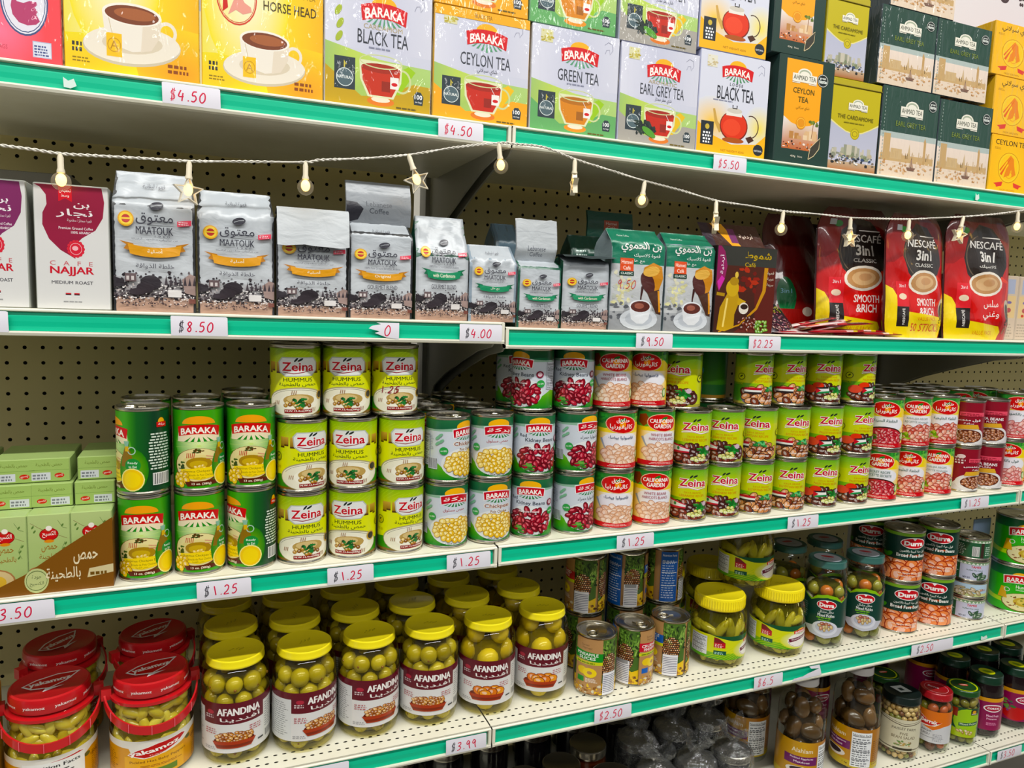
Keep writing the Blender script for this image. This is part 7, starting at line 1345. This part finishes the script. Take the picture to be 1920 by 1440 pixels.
DJ2 = jarparts(.038, .115, .033, .014, .0365, dkc, lid='#d8c890', metal=True, cname='dark_preserve', stamp=False)
def wrapmesh(seed):
    R = random.Random(seed); q = MB(); n = 30; pr = [(.041, .0), (.0425, .03), (.0425, .09), (.0405, .113), (.036, .119), (.022, .123), (.009, .128), (.006, .133), (.012, .141), (.022, .152), (.029, .164)]; V = []; k = len(pr)
    ph = [R.uniform(0, 6) for _ in range(3)]
    for j, (r, z) in enumerate(pr):
        for i in range(n):
            a = 2 * PI * i / n; am_ = .02 if j < 4 else (.1 if j < 7 else .38); w = 1 + am_ * (math.sin(a * 5 + ph[0]) * .5 + math.sin(a * 9 + ph[1]) * .5 + R.uniform(-.5, .5)); V.append((r * w * math.sin(a), -r * w * math.cos(a), z + (.01 * math.sin(a * 3 + ph[2]) + R.uniform(-.004, .004) if j > 8 else 0)))
    q.add(V, [(j * n + i, j * n + (i + 1) % n, (j + 1) * n + (i + 1) % n, (j + 1) * n + i) for j in range(k - 1) for i in range(n)]); return q.build('plastic_bag', M_bag, auto=None)
for i, (x, gap, t) in enumerate(((.765, .012, 'front row, nearest the unwrapped jar'), (.857, .016, 'front row, middle one'), (.948, .02, 'front row, beside the eggplant bottles'), (.785, .115, 'second row, left one'), (.88, .125, 'second row, middle one'), (.97, .13, 'second row, right one'))):
    glassput(Proto('bagged_jar', 'jar', DJ2 + [('plastic_bag', wrapmesh(i + 3))]), x, D + gap + .043, 4, i * 50, f'dark preserve jar wrapped in a tied clear bag, {t}', 'bag-wrapped jars')
eg = fill(.0455, .006, .2, (.016, .018, .026), ['#5c4020', '#6a4a28', '#765632', '#503818', '#806040'], 6, core='#2c1e0c', tp=(.15, .195, .026), jitter=.6)
EB = Proto('eggplant_bottle', 'bottle', jarparts(.0475, .23, .027, .016, .0275, eg, bottlelabel(), (.018, .088), 300, lid='#d4d0cc', sh=.76, cname='eggplants', stamp=False))
for x, gap, a, t in ((cylx(1547, 1390, .0475, .03), .03, 40, 'white-capped bottle of pickled eggplants beside the bagged jars'), (cylx(1648, 1380, .0475, .026), .026, -12, 'white-capped bottle of pickled eggplants beside the bean salad jar'), (1.09, .14, 0, 'white-capped eggplant bottle in the second row')):
    glassput(EB, x, D + gap + .0475, 4, a, t, 'eggplant bottles')
be = fill(.039, .005, .124, (.0055, .0065, .0062), ['#b08a4c', '#c8a866', '#7a4a28', '#8a8a40', '#d8b87c'], 8, core='#3c2814')
sq = Art(10, 10); sq.poly([(1.6, 6.6), (5.4, 8.6), (8, 5.2), (4.2, 3.4)], '#d8dcd8'); sq.poly([(3.6, 6), (5, 6.8), (6, 5.5), (4.6, 4.7)], '#2a3a34')
glassput(Proto('bean_salad_jar', 'jar', jarparts(.0415, .146, .036, .017, .0395, be, beansaladlabel(), (.026, .072), 300, lid='#14201e', lidart=sq, cname='beans')), cylx(1724, 1380, .0415, .03), D + .03 + .0415, 4, 16, 'bean salad jar with a cream label and black lid', None)
pk = fill(.0335, .005, .122, (.009, .0105, .012), ['#8a8c2c', '#7a7420', '#a8a04c', '#b85a2c', '#6a3c24'], 9, core='#3c3810')
rl_ = Art(10, 10); rl_.text('Berrak', 4, 5.4, 4, 1.3, '#e8d0d0', .02, rot=-6); rl_.ring(5, 5, 4.2, .15, '#e0a0a4')
glassput(Proto('pickle_jar', 'jar', jarparts(.0355, .14, .031, .016, .034, pk, berraklabel(), (.026, .074), 260, lid='#a8141e', lidart=rl_, cname='mixed_vegetables')), cylx(1781, 1380, .0355, .026), D + .026 + .0355, 4, -4, 'vegetable pickle jar with a dark red lid', None)
gp = fill(.0335, .005, .114, (.0085, .01, .012), ['#8a8c2c', '#7a7420', '#9a8c3c'], 10, core='#3c3810')
gl_ = Art(10, 10); gl_.ring(5, 5, 4.9, .5, '#c8d41c', n=36); gl_.ell(5, 5.4, 1.8, .8, '#c83c2c', 10); gl_.text('BARAKA', 5, 5.4, 2.8, .7, '#f0e8dc', .02, rot=10)
GP = Proto('pickle_jar', 'jar', jarparts(.0355, .132, .0315, .013, .0345, gp, greenpicklelabel(), (.024, .07), 280, lid='#1c4a1c', lidart=gl_, cname='mixed_vegetables'))
glassput(GP, cylx(1832, 1370, .0355, .024), D + .024 + .0355, 4, 16, 'pickle jar with a dark green lid ringed in yellow, front row', 'green-lidded pickle jars')
glassput(GP, cylx(1760, 1370, .0355, .024), D + .13 + .0355, 4, 30, 'pickle jar with a dark green yellow-ringed lid, behind the red-lidded jar', 'green-lidded pickle jars')
mg = MB(); mg.lathe([(.03, .004), (.036, .01), (.036, .12), (.034, .128), (.001, .128)], 32, col=lin('#1a0a10')); mg = mg.build('preserve', M_food, colors=True)
ml = Art(10, 10); ml.ell(5, 5, 2.9, 2.6, '#c8d020', n=26); ml.ell(5, 5, 1.6, .8, '#7a9a1c')
MJ = [Proto('preserve_jar', 'jar', jarparts(.038, .148, .032, .019, .0345, mg, magentalabel(f), (.022, .078), 300, lid='#123424', lidart=ml, cname='preserve')) for f in (0, 1)]
k = 0
for row in range(4):
    for i, x in enumerate((cylx(1876, 1360, .038, .028), cylx(1931, 1350, .038, .028), cylx(1931, 1350, .038, .028) + .088)):
        if row == 3 and i == 0: continue
        glassput(MJ[i % 2], x + .004 * row, D + .028 + .038 + row * .084, 4, (14, -10, 10)[i], f'dark preserve jar with magenta label, {["front", "second", "third", "fourth"][row]} row, {ORD[i]} from the left', 'magenta label preserve jars')
for i, x in enumerate((1.33, 1.52)): glassput(MJ[0], x, D + .2 + .038, 4, 20, f'dark preserve jar with green lid at the back behind the {["bean salad", "green-lidded pickle"][i]} jar', 'magenta label preserve jars')

DK = Proto('preserve_jar', 'jar', DJ2)
for row in range(2):
    for i in range(12):
        if row == 0 and i in (9, 10): continue
        glassput(DK, .13 + .095 * i + .03 * row, D + .222 + .084 * row + .038, 4, 0, f'dark preserve jar in shadow, {["third", "rear"][row]} row of the bottom shelf, {ORD[i]} from the left', 'shadowed jars at the back of the bottom shelf')
# ================================================================ string lights
YL = D - .012
M_wire = mat('clear_wire', '#ddd8cc', rough=.35)
M_clear = glassmat('clear_plastic', (.97, .96, .92), 1.25, .08, None, .07)
M_led = mat('warm_led', '#ffcf70', emit=3.2)
M_rim = mat('pale_plastic', '#e8dcc0', rough=.3)
root = new('string_lights', None, None, (0, 0, 0)); tag(root, 'white twisted wire of warm globe and star lights hung below the top shelf', 'string lights')
way = [(-60, 262), (0, 272), (60, 280), (113, 288), (180, 292), (270, 297), (355, 302), (460, 303), (573, 304), (600, 300), (680, 297), (768, 290), (850, 277), (935, 268), (965, 270), (1020, 276), (1077, 298), (1140, 318), (1208, 339), (1280, 358), (1342, 376), (1400, 385), (1470, 396), (1530, 401), (1595, 408), (1650, 410), (1705, 411), (1750, 409), (1808, 406), (1870, 401), (1908, 396), (1960, 388)]
P = [at(x, y, YL) for x, y in way]; dense = []
for i in range(len(P) - 1):
    p0, p1, p2, p3 = P[max(i - 1, 0)], P[i], P[i + 1], P[min(i + 2, len(P) - 1)]
    for k in range(10):
        s = k / 10; dense.append(.5 * (2 * p1 + (p2 - p0) * s + (2 * p0 - 5 * p1 + 4 * p2 - p3) * s * s + (3 * p1 - p0 - 3 * p2 + p3) * s ** 3))
wb = MB(); L = 0; ph = [0]
for i in range(1, len(dense)): L += (dense[i] - dense[i - 1]).length; ph.append(L)
for q in (0, PI):
    wb.tube([p + Vector((0, math.cos(ph[i] * 420 + q), math.sin(ph[i] * 420 + q))) * .0011 for i, p in enumerate(dense)], .0011, 6)
new('cable', wb.build('cable', M_wire), root)
sk = MB(); sk.lathe([(.0022, 0), (.0034, -.004), (.0034, -.016), (.0044, -.019), (.0044, -.021)][::-1], 12); sk.tube([(0, 0, .001), (0, 0, -.004)], .0022, 6); sock = sk.build('socket', M_rim)
gb = MB(); gb.blob((0, 0, -.031), .0105, .0105, .0105, None, 20, 14); globe = gb.build('globe', M_clear)
lc_ = MB(); lc_.blob((0, 0, -.029), .0058, .0058, .0075, None, 10, 8); led = lc_.build('lamp_core', M_led)
def star(r0, r1, z0, z1, hole=None):
    q = MB(); O = [(math.sin(PI * i / 5) * (r0 if i % 2 == 0 else r1), math.cos(PI * i / 5) * (r0 if i % 2 == 0 else r1)) for i in range(10)]
    if not hole: q.prism(O, z0, z1, fn=lambda x, y, z: (x, z, y - .036)); return q
    I = [(x * hole, y * hole) for x, y in O]; V = [(x, z, y - .036) for z in (z0, z1) for x, y in O + I]
    F = []
    for i in range(10):
        j = (i + 1) % 10; F += [(i, j, 10 + j, 10 + i), (20 + i, 30 + i, 30 + j, 20 + j), (i, 20 + i, 20 + j, j), (10 + i, 10 + j, 30 + j, 30 + i)]
    q.add(V, F); return q
st1 = star(.0175, .0078, -.003, .003).build('star_body', M_clear, smooth=False, auto=None); st2 = star(.0185, .0085, -.0036, .0036, .86).build('star_rim', M_rim, smooth=False, auto=None)
ls = MB(); ls.blob((0, 0, -.034), .0055, .0022, .0075, None, 10, 8); led2 = ls.build('lamp_core', M_led)
for (px, py, kind, rz, tl) in ((113, 289, 'g', 0, .0), (355, 303, 's', .3, .05), (573, 305, 'g', 0, 0), (766, 290, 's', -.2, -.35), (935, 270, 'g', 0, -.15), (1078, 299, 's', 1.3, .05), (1209, 340, 'g', 0, .12), (1343, 377, 's', 1.1, .15), (1469, 396, 'g', 0, .08), (1595, 408, 's', .1, -.05), (1705, 411, 'g', 0, 0), (1807, 406, 's', -.1, .2), (1909, 397, 'g', 0, -.05)):
    p = at(px, py, YL); b = new('globe_bulb' if kind == 'g' else 'star_bulb', sock, root, p); b.rotation_euler = (0, tl, rz)
    if kind == 'g': new('globe', globe, b); new('lamp_core', led, b)
    else: new('star_body', st1, b); new('star_rim', st2, b); new('lamp_core', led2, b)
bpy.data.objects.remove(_to)
